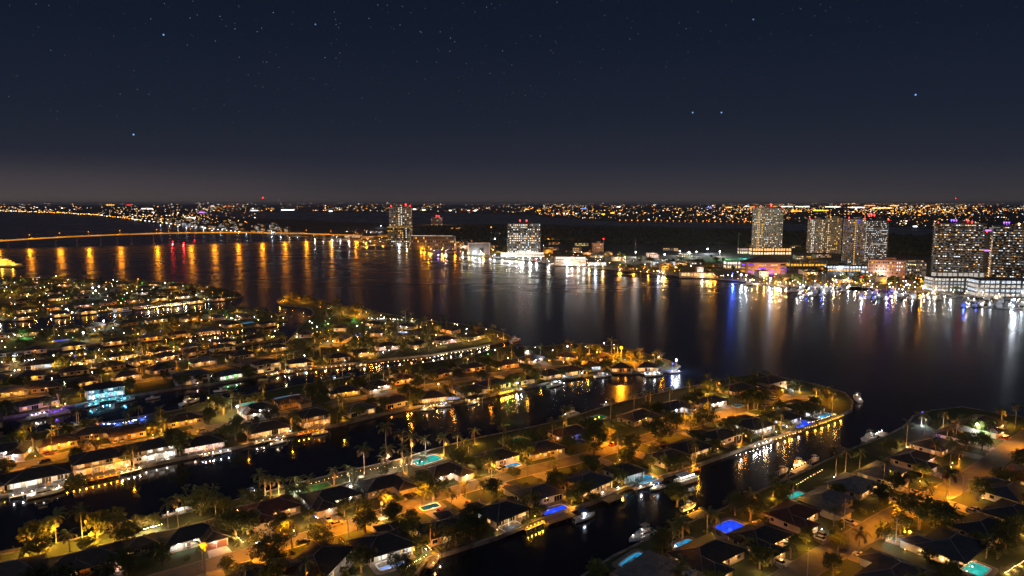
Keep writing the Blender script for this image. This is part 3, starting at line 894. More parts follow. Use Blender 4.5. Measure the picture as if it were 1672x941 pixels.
def make_house(l):
    e, c, rz, t = l['e'], l['c'], l['rz'], l['t']
    w, d = e['w'], e['d']
    near = t < 400
    mid = t < 520
    root = empty('house', c, rz)
    look = e['look']
    tag(root, f"{look}, {l['ord']} from tip, {ROWN[l['row']]}", 'house', None)
    two = e.get('two')
    hh = 5.6 if two else 2.9
    l['h'] = hh
    wing = e.get('wing', rnd.choice((-1, 1)))
    rk, rl = style(e['rear']); fk, fl = style(e['front'])
    wall = MB()
    wall.box(0, 0, -.1, w, d, hh + .1, top=False)
    wall.box(0, 0, -.12, w + .3, d + .3, .24)
    ww, wd = min(8.0, w * .4), 5.0
    wx = wing * (w / 2 - ww / 2)
    if wing:
        wall.box(wx, -d / 2 - wd / 2, -.1, ww, wd, 2.95 + .1, top=False)
    wall.build('wall', 'wall_' + e['wall'], root)
    rf = MB()
    ov = .75
    if e.get('flat'):
        rf.box(0, 0, hh, w + 1, d + 1, .35); rf.box(w * .2, 0, hh + .35, w * .3, d * .4, .5); rf.box(-w * .3, d * .2, hh + .35, 1.6, 1.6, .7)
    else:
        pitch = .36 if not e.get('steep') else .6
        hip(rf, -w / 2 - ov, w / 2 + ov, -d / 2 - ov, d / 2 + ov + (1.8 if rl >= 2 and near else 0), hh, pitch)
        if wing: hip(rf, wx - ww / 2 - ov + .1, wx + ww / 2 + ov - .1, -d / 2 - wd - ov, d / 2 - ov, hh - .12 if not two else 2.9, pitch)
        elif near and w > 18:
            hip(rf, -w * .28, w * .12, -d / 2 - 1.6, d / 2 - 2, hh + .1, pitch)
        if near:
            for k in range(rnd.randint(1, 3)):
                x = rnd.uniform(-w * .3, w * .3)
                rf.tube([(x, rnd.uniform(-2, 2), hh + 1), (x, rnd.uniform(-2, 2), hh + 3.1)], [.09, .09], 5)
    ro = rf.build('roof', ['roof_' + e['roof'], 'ridge_cap'], root)
    fr = t < 330
    # windows
    def put(face, x, z, ww_, h2, k, lv, p):
        if face == 0: X, Y = x, -d / 2
        elif face == 2: X, Y = x, d / 2
        elif face == 1: X, Y = w / 2, x
        else: X, Y = -w / 2, x
        window(root, X, Y, z, ww_, h2, face, win_for(k, lv, p), fr)
    # rear: wide sliding doors
    n = max(2, int(w / (4.4 if near else 6)))
    for k in range(n):
        x = -w / 2 + w * (k + .5) / n
        tall = e.get('open') or rl >= 3 or k % 2 == 0
        put(2, x, .12 if tall else .95, w / n * (.66 if tall else .42), 2.1 if tall else 1.2, rk, rl, .25 + .18 * rl)
        if two: put(2, x, 3.5, w / n * .5, 1.4, rk, rl, .25 + .15 * rl)
    fx = [x for x in ((-w * .36, -w * .12, w * .12, w * .36) if near else (-w * .3, w * .3)) if not wing or abs(x - wx) > ww / 2 + .9]
    for x in fx:
        put(0, x, .9, 1.7, 1.3, fk, fl, .25 + .16 * fl)
        if two: put(0, x, 3.6, 1.7, 1.4, fk, fl, .3 + .15 * fl)
    if mid:
        for face in (1, 3):
            for y in (-d * .22, d * .24):
                if near or y > 0: put(face, y, .95, 1.5, 1.3, rnd.choice((rk, fk)), max(rl, fl) - 1, .45)
    # front door and garage
    dx = -wx * .35 if wing else 0
    m = MB(); m.box(0, -.05, 0, 1.2, .08, 2.2)
    do = m.build('door', 'door', root, loc=(dx, -d / 2, .12))
    if fr:
        m = MB(); m.box(.42, -.12, .95, .08, .08, .25); m.build('handle', 'metal', do)
    gx, gy = (wx, -d / 2 - wd) if wing else (w * .3, -d / 2)
    if not wing: gx = rnd.choice((-1, 1)) * w * .29
    l['garage'] = (gx, gy)
    if near and wing or e.get('garage'):
        for s in (-1, 1):
            m = MB(); m.box(0, -.05, 0, ww * .41, .08, 2.15)
            m.build('garage_door', e.get('garage', 'garage'), root, loc=(gx + s * ww * .23, gy, .05))
    # terrace behind the house
    if near and sk_of(l):
        m = MB(); m.box(0, 0, -.05, w * .85, 4.2, .19); m.build('terrace', 'paver', root, loc=(0, d / 2 + 2.28, 0))
        if rl >= 2 and not e.get('flat'):
            for k in range(5):
                m = MB(); m.box(0, 0, .14, .28, .28, hh - .14); m.build('column', 'trim', root, loc=(-w * .4 + w * .2 * k, d / 2 + 2.2, 0))
    if two:
        m = MB(); m.box(0, 0, 0, w * .96, 1.5, .18); m.box(0, .7, .95, w * .96, .07, .08)
        for k in range(12): m.box(-w * .47 + w * .94 * k / 11, .7, .18, .05, .05, .8)
        m.build('balcony', 'trim', root, loc=(0, d / 2 + .78, 2.95))
    # lamps: rear and front wall lamps, each a small lantern
    def wl(x, y, z, col, power, out, big=1.0):
        m = MB(); m.ball((0, 0, 0), .14 * big, n=6)
        m.build('wall_lamp', 'bulb_' + col, root, loc=(x, y + out * .22, z))
        p = c + l['ex'] * x + l['ey'] * (y + out * 1.0)
        if power: lamp((p.x, p.y, c.z + z - .25), col, power, .2)
    if rl >= 1:
        n = 1 if rl == 1 else (2 if t > 330 else 3)
        for k in range(n):
            x = w * (-.36 + .72 * (k + .5) / n)
            wl(x, d / 2, 2.55, rk, KH * (50, 120, 250)[rl - 1] * (1.6 if rk in ('blue',) else 1) * (2.5 / n if t > 330 else 1), 1, 1 if rl < 3 else 1.5)
    if fl >= 1:
        n = 1 if fl == 1 else (2 if t > 330 else 3)
        for k in range(n):
            x = w * (-.4 + .8 * (k + .5) / n); y = -d / 2
            if wing and abs(x - wx) < ww / 2 + .4: y = -d / 2 - wd
            wl(x, y, 2.5, fk, KH * (55, 150, 330)[fl - 1] * (1.6 if fk in ('blue',) else 1) * (2.5 / n if t > 330 else 1), -1, 1 if fl < 3 else 2.0)
    return root

def sk_of(l): return SHORE_OF.get(l['row'])
for l in LOTS: make_house(l)

# driveways
def frontage(l):
    if l['rk'] not in ROADS: return None
    a = l['c'] + l['ex'] * l['garage'][0] + l['ey'] * (l['garage'][1] - .3)
    line, wd = ROADS[l['rk']]
    dd, q, tan = nearest(line, a)
    if dd > 30 or dd < wd / 2 + 1: return None
    dirv = Vector((q.x - a.x, q.y - a.y, 0)).normalized()
    if dirv.dot(-l['ey']) < .5: return None
    return a, a + dirv * (dd - wd / 2 - .28), dirv
for l in LOTS:
    if l['t'] > 400 or 'small' in l['e']: continue
    fr = frontage(l)
    if not fr: continue
    a, b, dv = fr
    l['drive'] = fr
    nrm = Vector((-dv.y, dv.x, 0))
    w0 = 3.0
    m = MB()
    z = LAND_Z + .035
    pts = [a - nrm * w0, a + nrm * w0, b + nrm * (w0 + .6), b - nrm * (w0 + .6)]
    m.face([(p.x, p.y, z) for p in ccw_v(pts)] if False else [(p.x, p.y, z) for p in (pts[0], pts[3], pts[2], pts[1])])
    struct(m.build('driveway', rnd.choice(('concrete', 'concrete', 'paver'))))
# ------------------------------------------------------------------ where is a thing: words for its lot and corner
KEYS = {}
KT = 4.2
def locate(p):
    return min(LOTS, key=lambda l: (l['c'] - Vector((p[0], p[1], l['c'].z))).length)

def corner(l, p):
    v = Vector((p[0], p[1], 0)) - Vector((l['c'].x, l['c'].y, 0))
    a, b = v.dot(l['ex']) * l['tip'], v.dot(l['ey'])
    wet = 'canal' if SHORE_OF.get(l['row']) else 'back'
    fb = wet if b > l['d'] * .38 else ('street' if b < -l['d'] * .38 else '')
    lr = 'tipward' if a > l['w'] * .18 else ('inland' if a < -l['w'] * .18 else '')
    if fb and lr: return f'{lr} {fb} corner of'
    if fb: return f'{fb} side of'
    if lr: return f'{lr} side of'
    return 'beside'

def place_label(look, kind, p):
    l = locate(p)
    base = f"{corner(l, p)} {l['phrase']}"
    k = (kind, base)
    n = KEYS.get(k, 0); KEYS[k] = n + 1
    if n == 0: return f"{look} {kind}, {base}"
    return f"{ORD[min(n + 1, 25)]} {look} {kind}, {base}"

# ------------------------------------------------------------------ pools
POOLS = [  # px, py, length, width, water, look
    (697, 752, 13, 6.5, 'pool_aqua', 'turquoise lit'), (842, 720, 12, 6.5, 'pool_green', 'green glowing'), (972, 684, 13, 6, 'pool_green', 'long green'),
    (640, 921, 9, 4.5, 'pool_pale', 'bright pale blue'), (702, 828, 7, 3.5, 'pool_teal', 'dim teal'), (826, 856, 7.5, 4.5, 'pool_cyan', 'teal lit'),
    (905, 833, 10.5, 5, 'pool_blue', 'deep blue lit'), (1046, 780, 10, 5.5, 'pool_cyan', 'dark blue lit'), (1300, 690, 13, 7, 'pool_blue', 'brilliant blue'),
    (1342, 679, 12, 5.5, 'pool_cyan', 'light blue lit'), (1040, 918, 11, 4.5, 'pool_cyan', 'L-shaped cyan'), (1122, 890, 7, 5, 'pool_cyan', 'cyan lit'),
    (1192, 861, 10, 7, 'pool_blue', 'violet-blue lit'), (1302, 811, 9, 5, 'pool_aqua', 'dim green'), (1575, 923, 8, 5.5, 'pool_aqua', 'green-lit round'),
    (470, 649, 14, 4.5, 'pool_cyan', 'long cyan'), (405, 660, 10, 5, 'pool_aqua', 'pale green oval'), (727, 652, 7, 3.5, 'pool_pale', 'small sky-blue'),
    (927, 612, 10, 4.5, 'pool_cyan', 'gold-rimmed blue'), (496, 598, 10, 4, 'pool_cyan', 'light blue'), (128, 775, 8, 4, 'pool_blue', 'covered blue'),
    (400, 528, 15, 5, 'pool_cyan', 'light blue'), (340, 541, 12, 4, 'pool_pale', 'violet-blue'), (1205, 663, 6, 4, 'pool_teal', 'faint blue'),
    (100, 556, 10, 4, 'pool_blue', 'glowing blue'), (830, 757, 7, 3.5, 'pool_cyan', 'aqua front'), (658, 543, 9, 5, 'pool_pale', 'white round'),
    (515, 797, 12, 6, 'turf', 'green screened')]
PLIST = []
for px, py, L, Wd, mt, look in POOLS:
    p = G(px, py, LAND_Z)
    l = locate(p)
    # keep the pool outside its house
    v = p - l['c']; a, b = v.dot(l['ex']), v.dot(l['ey'])
    if abs(a) < l['w'] / 2 + L / 2 and abs(b) < l['d'] / 2 + Wd / 2:
        if abs(a) / l['w'] > abs(b) / l['d'] and abs(a) > l['w'] * .35: a = math.copysign(l['w'] / 2 + L / 2 + .8, a)
        else: b = math.copysign(l['d'] / 2 + Wd / 2 + .9, b)
        p = l['c'] + l['ex'] * a + l['ey'] * b
    PLIST.append((p, max(L, Wd) / 2))
    root = empty('swimming_pool', p, l['rz'])
    if mt == 'turf':
        m = MB(); m.box(0, 0, 0, L, Wd, .08); m.build('lawn_panel', 'turf', root)
        m = MB()
        for s in (-1, 1): m.box(0, s * (Wd / 2 + .2), 0, L + .8, .4, .16); m.box(s * (L / 2 + .2), 0, 0, .4, Wd, .16)
        m.build('rim', 'concrete', root)
        root.name = 'putting_green'
        tag(root, place_label('bright green', 'putting lawn', p), 'lawn')
        lamp((p.x, p.y, 3.6), 'green', 240 * KH, .3)
        continue
    tag(root, place_label(look, 'pool', p), 'pool')
    m = MB()
    n = 28
    def outline(k):
        return [(math.copysign(abs(math.cos(t)) ** .35, math.cos(t)) * (L / 2 + k), math.copysign(abs(math.sin(t)) ** .35, math.sin(t)) * (Wd / 2 + k)) for t in (2 * math.pi * j / n for j in range(n))]
    i0, i1 = outline(0), outline(.55)
    vs = [(x, y, .02) for x, y in i0] + [(x, y, .16) for x, y in i0] + [(x, y, .16) for x, y in i1] + [(x, y, -.05) for x, y in i1]
    fs = []
    for j in range(n):
        q = (j + 1) % n
        for a in range(3): fs.append((a * n + j, a * n + q, (a + 1) * n + q, (a + 1) * n + j))
    m.grid(vs, fs); m.build('coping', 'trim', root)
    m = MB(); m.face([(x, y, .10) for x, y in i0]); m.build('pool_water', mt, root)
    m = MB()
    o2 = outline(2.2)
    m.prism(o2, -.1, .07); m.build('pool_deck', 'paver', root)
    col = {'pool_blue': 'blue', 'pool_cyan': 'cyan', 'pool_aqua': 'aqua', 'pool_green': 'green', 'pool_pale': 'cool', 'pool_teal': 'cyan'}[mt]
    lamp((p.x, p.y, LAND_Z + 1.2), col, KH * {'pool_blue': 260, 'pool_cyan': 120, 'pool_aqua': 90, 'pool_green': 30, 'pool_pale': 110, 'pool_teal': 25}[mt], .8)

# ------------------------------------------------------------------ free ground test
def free(p, r, water_ok=False):
    for l in LOTS:
        v = Vector((p[0], p[1], l['c'].z)) - l['c']
        if abs(v.x) > 40 or abs(v.y) > 40: continue
        a, b = v.dot(l['ex']), v.dot(l['ey'])
        if abs(a) < l['w'] / 2 + r and -l['d'] / 2 - 5 - r < b < l['d'] / 2 + r: return False
        if 'drive' in l:
            q0, q1, dv = l['drive']
            if nearest([q0, q1], Vector((p[0], p[1], 0)))[0] < 3.2 + r * .3: return False
    for line, wd in ROADS.values():
        if nearest(line, Vector((p[0], p[1], 0)))[0] < wd / 2 + .6 + r * 1.1: return False
    for q, pr in PLIST:
        if (Vector((p[0], p[1], 0)) - Vector((q.x, q.y, 0))).length < pr + r * .5 + .4: return False
    return True
def on_land(p, keys=None):
    return any(inside_poly(p, LANDS[k]) for k in (keys or ('P3', 'L1', 'P2', 'P1', 'PB', 'PA', 'P0')))

# ------------------------------------------------------------------ trees and palms
def crown_mesh(name, mats, rx, rz, clumps, leaves, size, seed, lumpy=.45):
    r = random.Random(seed)
    m = MB()
    cs = []
    for _ in range(clumps):
        d = Vector((r.gauss(0, 1), r.gauss(0, 1), r.gauss(0, .8) + .15)).normalized()
        k = r.uniform(.45, 1.0) * (1 + lumpy * (r.random() - .5))
        cs.append((Vector((d.x * rx * k, d.y * rx * k, d.z * rz * k)), r.uniform(.16, .34) * rx))
    for c, cr in cs:
        for _ in range(leaves):
            d = Vector((r.gauss(0, 1), r.gauss(0, 1), r.gauss(0, 1))).normalized() * (r.random() ** .4)
            p = c + Vector((d.x * cr, d.y * cr, d.z * cr * .75))
            a = Vector((r.gauss(0, 1), r.gauss(0, 1), r.gauss(0, .6))).normalized()
            b = a.orthogonal().normalized(); b.rotate(Matrix.Rotation(r.uniform(0, 6.28), 3, a))
            s = size * r.uniform(.6, 1.3)
            m.face([p - a * s, p - b * s * .45 + a * s * .1, p + a * s, p + b * s * .45 - a * s * .05], 0 if r.random() < .8 else 1)
    return m.mesh(name, mats)

def trunk_mesh(name, h0, rx, seed):
    r = random.Random(seed)
    m = MB()
    m.tube([(0, 0, -.2), (r.uniform(-.1, .1), r.uniform(-.1, .1), h0 * .5), (r.uniform(-.25, .25), r.uniform(-.25, .25), h0)], [.34, .26, .2], 7)
    for k in range(5):
        a = 2 * math.pi * k / 5 + r.uniform(-.3, .3)
        L = rx * r.uniform(.6, .9)
        m.tube([(0, 0, h0 * .85), (math.cos(a) * L * .5, math.sin(a) * L * .5, h0 + L * .45), (math.cos(a) * L, math.sin(a) * L, h0 + L * .8)], [.17, .11, .04], 5)
    return m.mesh(name, 'trunk')

BROAD = []
for i, (mats, rx, rz_, lp) in enumerate(((('leaf', 'leaf_dark'), 3.4, 2.4, .5), (('leaf_dark', 'leaf'), 4.2, 2.6, .6), (('leaf_gold', 'leaf'), 2.9, 2.6, .5), (('leaf', 'leaf_gold'), 3.0, 2.2, .7), (('leaf_dark', 'leaf_dark'), 3.6, 2.9, .4))):
    h0 = 2.4
    near = crown_mesh('crown', mats, rx, rz_, 62, 34, .30, 100 + i, lp)
    far = crown_mesh('crown', mats, rx, rz_, 36, 12, .55, 200 + i, lp)
    BROAD.append(dict(near=near, far=far, trunk=trunk_mesh('trunk', h0, rx, i), h=h0 + rz_ + 1.0, rx=rx, cz=h0 + rz_ * .62))

def palm_crown(name, seed, nfr, L, seg, mats, droop=1.0):
    r = random.Random(seed)
    m = MB()
    for k in range(nfr):
        a = 2 * math.pi * k / nfr * 2.4 + r.uniform(-.25, .25)
        e0 = r.uniform(-.5, 1.1)     # start elevation
        LL = L * r.uniform(.8, 1.1)
        p = Vector((0, 0, 0)); e = e0
        d = Vector((math.cos(a), math.sin(a), 0)); side = Vector((-d.y, d.x, 0))
        step = LL / seg
        dead = e0 < .05 and r.random() < .5
        pts = [p.copy()]
        for s in range(seg):
            p = p + (d * math.cos(e) + Vector((0, 0, 1)) * math.sin(e)) * step
            e -= droop * (.13 + .055 * s) * 5 / seg
            pts.append(p.copy())
        for s in range(seg):
            q0, q1 = pts[s], pts[s + 1]
            t = (s + .5) / seg
            wl = LL * .21 * (math.sin(math.pi * min(1, t * .9 + .12)) ** .7) + .08
            fw = (q1 - q0).normalized()
            up = fw.cross(side).normalized()
            for sg in (-1, 1):
                tip = (q0 + q1) / 2 + side * sg * wl * .85 + fw * wl * .55 - Vector((0, 0, 1)) * wl * .38
                m.face([q0, q0 + (q1 - q0) * .62, tip], 1 if dead else 0)
                tip2 = tip + fw * step * .5
                m.face([q0 + (q1 - q0) * .5, q1, tip2], 1 if dead else 0)
            m.face([q0 - up * .03, q1 - up * .03, q1 + up * .03], 0)
    m.ball((0, 0, -.1), .28, 1)
    return m.mesh(name, mats)
PALM_NEAR = [palm_crown('crown', 300 + i, 17, 3.6, 9, ('palm_leaf', 'dead_frond')) for i in range(3)]
PALM_FAR = [palm_crown('crown', 320 + i, 13, 3.6, 4, ('palm_leaf', 'dead_frond')) for i in range(3)]
def palm_trunk(seed):
    r = random.Random(seed)
    m = MB()
    bx, by = r.uniform(-.06, .06), r.uniform(-.06, .06)
    pts = [(0, 0, -.03), (bx * .2, by * .2, .04), (bx * .5, by * .5, .35), (bx * .9, by * .9, .7), (bx, by, 1.0)]
    m.tube(pts, [.24, .19, .15, .135, .12], 7)
    return m.mesh('trunk', 'palm_trunk')
PALM_TR = [palm_trunk(i) for i in range(4)]

TREES = []
def tree(p, variant, s, look, kind='tree', group=None, label=None, far=False, name='broadleaf_tree', cat='tree'):
    b = BROAD[variant]
    t = depth(p) / KS
    root = empty(name, p, rnd.uniform(0, 6.28), s)
    link('crown', b['far'] if (far or t > 380) else b['near'], root, (0, 0, b['cz'] + .2), 0)
    link('trunk', b['trunk'], root)
    tag(root, label or place_label(look, kind, p), cat, group)
    TREES.append((p, b['rx'] * s))
    return root

def palm(p, hgt, look='tall', lit=None, group=None, label=None, crown=1.0):
    t = depth(p) / KS
    root = empty('palm_tree', p, rnd.uniform(0, 6.28))
    i = rnd.randrange(4)
    tr = link('trunk', PALM_TR[i], root); tr.scale = (1.15, 1.15, hgt)
    top = PALM_TR[i].vertices[-1].co
    c = link('crown', rnd.choice(PALM_NEAR if t < 380 else PALM_FAR), root, (top.x * 1.0, top.y * 1.0, hgt), rnd.uniform(0, 6), None, (crown,) * 3)
    tag(root, label or place_label(look, 'palm', p), 'palm tree', group)
    TREES.append((p, 1.6))
    if lit:
        col, pw = lit
        a = rnd.uniform(0, 6.28)
        lamp((p.x + 1.2 * math.cos(a), p.y - 1.2, p.z + .5), col, pw * KT, .2)
        lamp((p.x + 1.1, p.y - 2.6, p.z + hgt * .72), col, pw * 1.1 * KT, .2)
    return root

# palms one can pick out in the photograph: base px, base py, crown py, light
PALMS = [(101, 881, 836, ('gold', 900)), (135, 884, 835, ('gold', 900)), (434, 803, 782, ('warm', 250)), (455, 805, 785, ('warm', 250)), (483, 801, 783, ('white', 350)),
         (571, 788, 764, ('white', 350)), (595, 776, 732, ('pink', 250)), (631, 762, 690, None), (633, 764, 733, ('pink', 450)), (627, 766, 748, ('pink', 300)), (657, 752, 708, ('warm', 450)),
         (674, 749, 716, ('warm', 350)), (696, 744, 719, ('cool', 350)), (725, 742, 714, ('gold', 250)), (747, 733, 710, ('gold', 250)), (775, 724, 704, ('gold', 200)), (757, 738, 720, ('gold', 350)),
         (776, 787, 740, ('gold', 900)), (761, 812, 792, ('amber', 120)), (785, 809, 789, None), (705, 831, 811, None), (905, 776, 762, None),
         (613, 834, 798, ('warm', 350)), (632, 830, 800, ('warm', 350)), (357, 940, 900, None), (1100, 696, 650, ('gold', 150)), (1281, 636, 625, ('cool', 350)), (1333, 645, 641, ('gold', 250)),
         (1305, 640, 634, ('gold', 250)), (1262, 812, 782, ('gold', 120)), (1225, 826, 810, ('amber', 260)), (1098, 884, 868, None), (1112, 882, 864, None), (1121, 884, 866, None),
         (1540, 697, 676, ('gold', 250)), (1504, 694, 684, ('cool', 350)), (1635, 692, 672, ('gold', 500)), (1551, 765, 724, None), (1512, 801, 762, ('gold', 120)), (1484, 810, 778, None),
         (1558, 808, 770, ('gold', 180)), (1512, 824, 796, None), (1606, 722, 690, None), (1668, 718, 692, ('amber', 400)), (1440, 838, 820, None),
         (945, 585, 566, None), (998, 580, 557, ('amber', 500)), (1045, 590, 573, ('amber', 300)), (1079, 592, 580, ('gold', 300)), (905, 580, 566, None), (962, 578, 568, ('amber', 300)),
         (882, 588, 570, ('cool', 200)), (822, 552, 541, ('amber', 300)), (805, 546, 534, ('amber', 300)), (655, 523, 511, ('white', 200)), (662, 523, 508, None), (672, 525, 514, ('white', 200)),
         (532, 497, 484, None), (476, 489, 480, ('amber', 350)), (376, 484, 466, None), (392, 665, 645, ('warm', 250)), (610, 634, 615, ('warm', 200)), (270, 707, 690, ('gold', 250)),
         (85, 722, 708, ('gold', 300)), (50, 737, 712, ('warm', 200)), (180, 727, 715, None), (243, 724, 704, None), (135, 741, 726, None), (160, 702, 692, ('gold', 200)),
         (1350, 648, 640, ('gold', 250)), (1355, 652, 644, ('gold', 200)), (1375, 884, 868, None), (1218, 908, 893, None), (1255, 915, 896, None), (1270, 902, 888, None),
         (1610, 912, 880, None), (1128, 648, 632, ('gold', 350)), (1147, 642, 634, ('gold', 350)), (1170, 634, 628, ('gold', 300)), (775, 590, 575, None), (688, 536, 524, ('gold', 200)),
         (720, 531, 521, None), (590, 514, 503, ('amber', 400))]
for px, py, cyp, lit in PALMS:
    p = G(px, py, LAND_Z)
    if not on_land(p):
        for _ in range(30):
            p = p + Vector((0, -.7, 0))
            if on_land(p): break
    for _ in range(8):  # step out of a house that stands there
        if free(p, .2): break
        l = locate(p); v = (p - l['c']); v.z = 0
        q = p + v.normalized() * 1.2
        if not on_land(q): break
        p = q
    t = depth(p) / KS
    hgt = max(5.0, min(18, (py - cyp) * t * KS / F_PX * 1.04))
    palm(p, hgt, 'tall' if hgt > 10 else ('mid-height' if hgt > 7.5 else 'short'), lit, crown=1.3 if hgt > 8 else 1.05)

# broad trees one can pick out: base px, py, height m, variant, light, look
BTREES = [(60, 893, 10, 2, ('gold', 1000), 'gold-lit bushy'), (82, 884, 9, 3, ('gold', 900), 'gold-lit spreading'), (160, 878, 10, 2, ('gold', 1000), 'gold-lit leafy'), (185, 876, 10, 3, ('gold', 700), 'gold-lit leafy'),
          (205, 892, 9, 0, ('amber', 300), 'tall amber-lit'), (225, 866, 6, 2, ('warm', 500), 'light-strung'), (250, 862, 5.5, 3, ('warm', 400), 'light-strung'), (328, 842, 11, 1, ('warm', 200), 'big round'), (365, 838, 7, 0, None, 'dark'),
          (100, 942, 8, 4, None, 'dark'), (150, 940, 8, 4, None, 'dark'), (212, 930, 9, 4, None, 'dark'), (240, 905, 6, 1, None, 'dark'), (265, 925, 6, 4, None, 'dark'),
          (385, 878, 10, 1, ('warm', 450), 'light-trimmed'), (405, 872, 9, 0, ('warm', 300), 'light-trimmed'), (455, 868, 10, 4, None, 'dark spreading'), (440, 935, 10, 1, None, 'dark round'), (465, 938, 8, 4, None, 'dark'),
          (590, 935, 9, 4, ('warm', 150), 'dark'), (640, 862, 9, 2, ('gold', 500), 'gold-lit'), (665, 880, 8, 0, ('warm', 200), 'leafy'), (655, 938, 7, 1, None, 'dark'), (770, 882, 9, 4, None, 'dark'), (745, 893, 9, 1, None, 'dark'),
          (715, 800, 10, 1, ('warm', 250), 'big leafy'), (690, 800, 8, 4, None, 'dark'), (800, 770, 9, 2, ('warm', 450), 'light-strung'), (825, 768, 6, 0, None, 'dark'), (862, 748, 10, 0, ('gold', 350), 'leafy'), (976, 752, 14, 4, None, 'tall dark pine-like'), (993, 720, 7, 2, ('amber', 500), 'amber-lit'),
          (1032, 745, 10, 4, None, 'dark round'), (1075, 722, 13, 1, None, 'big dark spreading'), (1085, 790, 10, 0, ('gold', 200), 'broad leafy'), (1060, 768, 7, 2, ('gold', 300), 'gold-lit'), (1145, 702, 11, 1, None, 'dark spreading'),
          (1203, 668, 13, 1, ('gold', 250), 'broad street-side'), (1232, 672, 13, 1, ('gold', 200), 'broad street-side'), (1120, 705, 9, 4, None, 'dark'), (1155, 640, 8, 3, ('gold', 350), 'yellow-lit'), (1262, 660, 6, 0, None, 'small'),
          (1275, 652, 6, 2, ('amber', 300), 'amber-lit'), (1352, 660, 7, 2, ('amber', 350), 'amber-lit'), (1520, 880, 13.5, 1, None, 'great dark'), (1470, 872, 8, 2, ('gold', 900), 'gold-lit'), (1545, 870, 11, 4, None, 'dark'),
          (1480, 890, 7, 0, ('cool', 120), 'shrubby'), (1430, 822, 9, 4, None, 'dark'), (1200, 842, 9, 4, None, 'dark leafy'), (1225, 850, 9, 1, ('amber', 200), 'fairy-lit'), (1160, 938, 7, 3, ('warm', 120), 'pale'), (1240, 930, 8, 3, ('warm', 200), 'pale leafy'),
          (1455, 805, 9, 4, None, 'dark'), (1585, 712, 9, 0, ('green', 200), 'green-lit'), (1600, 735, 9, 4, None, 'dark'), (1545, 735, 9, 4, None, 'dark'), (1380, 905, 7, 4, None, 'dark'), (1620, 815, 9, 4, None, 'dark'), (1640, 902, 9, 4, None, 'dark'),
          (1660, 868, 6, 2, ('warm', 700), 'fairy-lit'), (1360, 940, 7, 4, ('amber', 200), 'amber-lit'),
          (582, 515, 14, 2, ('amber', 3000), 'tall orange-lit'), (150, 712, 8, 2, ('gold', 200), 'gold-lit'), (30, 730, 9, 0, ('cool', 300), 'blue-white lit'), (175, 775, 9, 4, None, 'dark'), (205, 757, 9, 0, ('gold', 250), 'leafy'), (300, 738, 11, 4, None, 'dark'), (385, 720, 10, 4, None, 'big dark'),
          (365, 678, 11, 2, ('gold', 600), 'gold-lit'), (350, 668, 9, 0, ('warm', 300), 'leafy'), (480, 700, 8, 4, None, 'dark'), (550, 642, 9, 2, ('gold', 800), 'yellow-lit'), (580, 640, 8, 3, ('gold', 700), 'yellow-lit'), (520, 640, 8, 4, None, 'dark'),
          (672, 632, 9, 1, None, 'dark'), (735, 608, 9, 4, None, 'dark'), (650, 622, 7, 2, ('amber', 900), 'amber-lit'), (840, 628, 8, 0, ('green', 150), 'green-lit'), (835, 590, 8, 2, ('amber', 400), 'amber-lit'), (912, 585, 8, 2, ('amber', 600), 'amber-lit'), (938, 582, 7, 3, ('gold', 700), 'gold-lit'),
          (975, 578, 8, 2, ('gold', 900), 'gold-lit'), (1030, 590, 7, 2, ('amber', 700), 'amber-lit'), (800, 556, 9, 0, ('gold', 500), 'green-gold lit'), (715, 545, 8, 0, ('warm', 250), 'leafy'), (550, 500, 10, 2, ('amber', 700), 'amber-lit'), (560, 512, 9, 3, ('gold', 700), 'gold-lit'),
          (520, 503, 8, 4, None, 'dark'), (540, 520, 10, 4, None, 'dark'), (330, 545, 7, 2, ('amber', 500), 'amber-lit'), (320, 525, 11, 2, ('amber', 900), 'amber-lit'), (350, 518, 10, 3, ('gold', 600), 'gold-lit'), (40, 552, 10, 0, ('green', 700), 'green-lit'), (235, 555, 8, 4, None, 'dark'),
          (220, 492, 9, 0, ('cool', 300), 'pale-lit'), (225, 465, 8, 2, ('amber', 700), 'amber-lit'), (470, 490, 7, 2, ('amber', 700), 'amber-lit'), (488, 490, 8, 2, ('amber', 700), 'amber-lit'), (505, 492, 7, 3, ('amber', 300), 'amber-lit')]
for px, py, hgt, var, lit, look in BTREES:
    p = G(px, py, LAND_Z)
    if not on_land(p):
        for _ in range(30):
            p = p + Vector((0, -.7, 0))
            if on_land(p): break
    for _ in range(8):
        if free(p, 1.5): break
        l = locate(p); v = (p - l['c']); v.z = 0
        q = p + v.normalized() * 1.3
        if not on_land(q): break
        p = q
    hgt *= .85
    tree(p, var, hgt / BROAD[var]['h'], look)
    if lit:
        col, pw = lit
        lamp((p.x + rnd.uniform(-1.5, 1.5), p.y - 2.4, p.z + 2.0), col, pw * .6 * KT, .2)
        lamp((p.x + rnd.uniform(-2, 2), p.y - 1.2 - BROAD[var]['rx'] * hgt / BROAD[var]['h'], p.z + 3.2), col, pw * .9 * KT, .2)

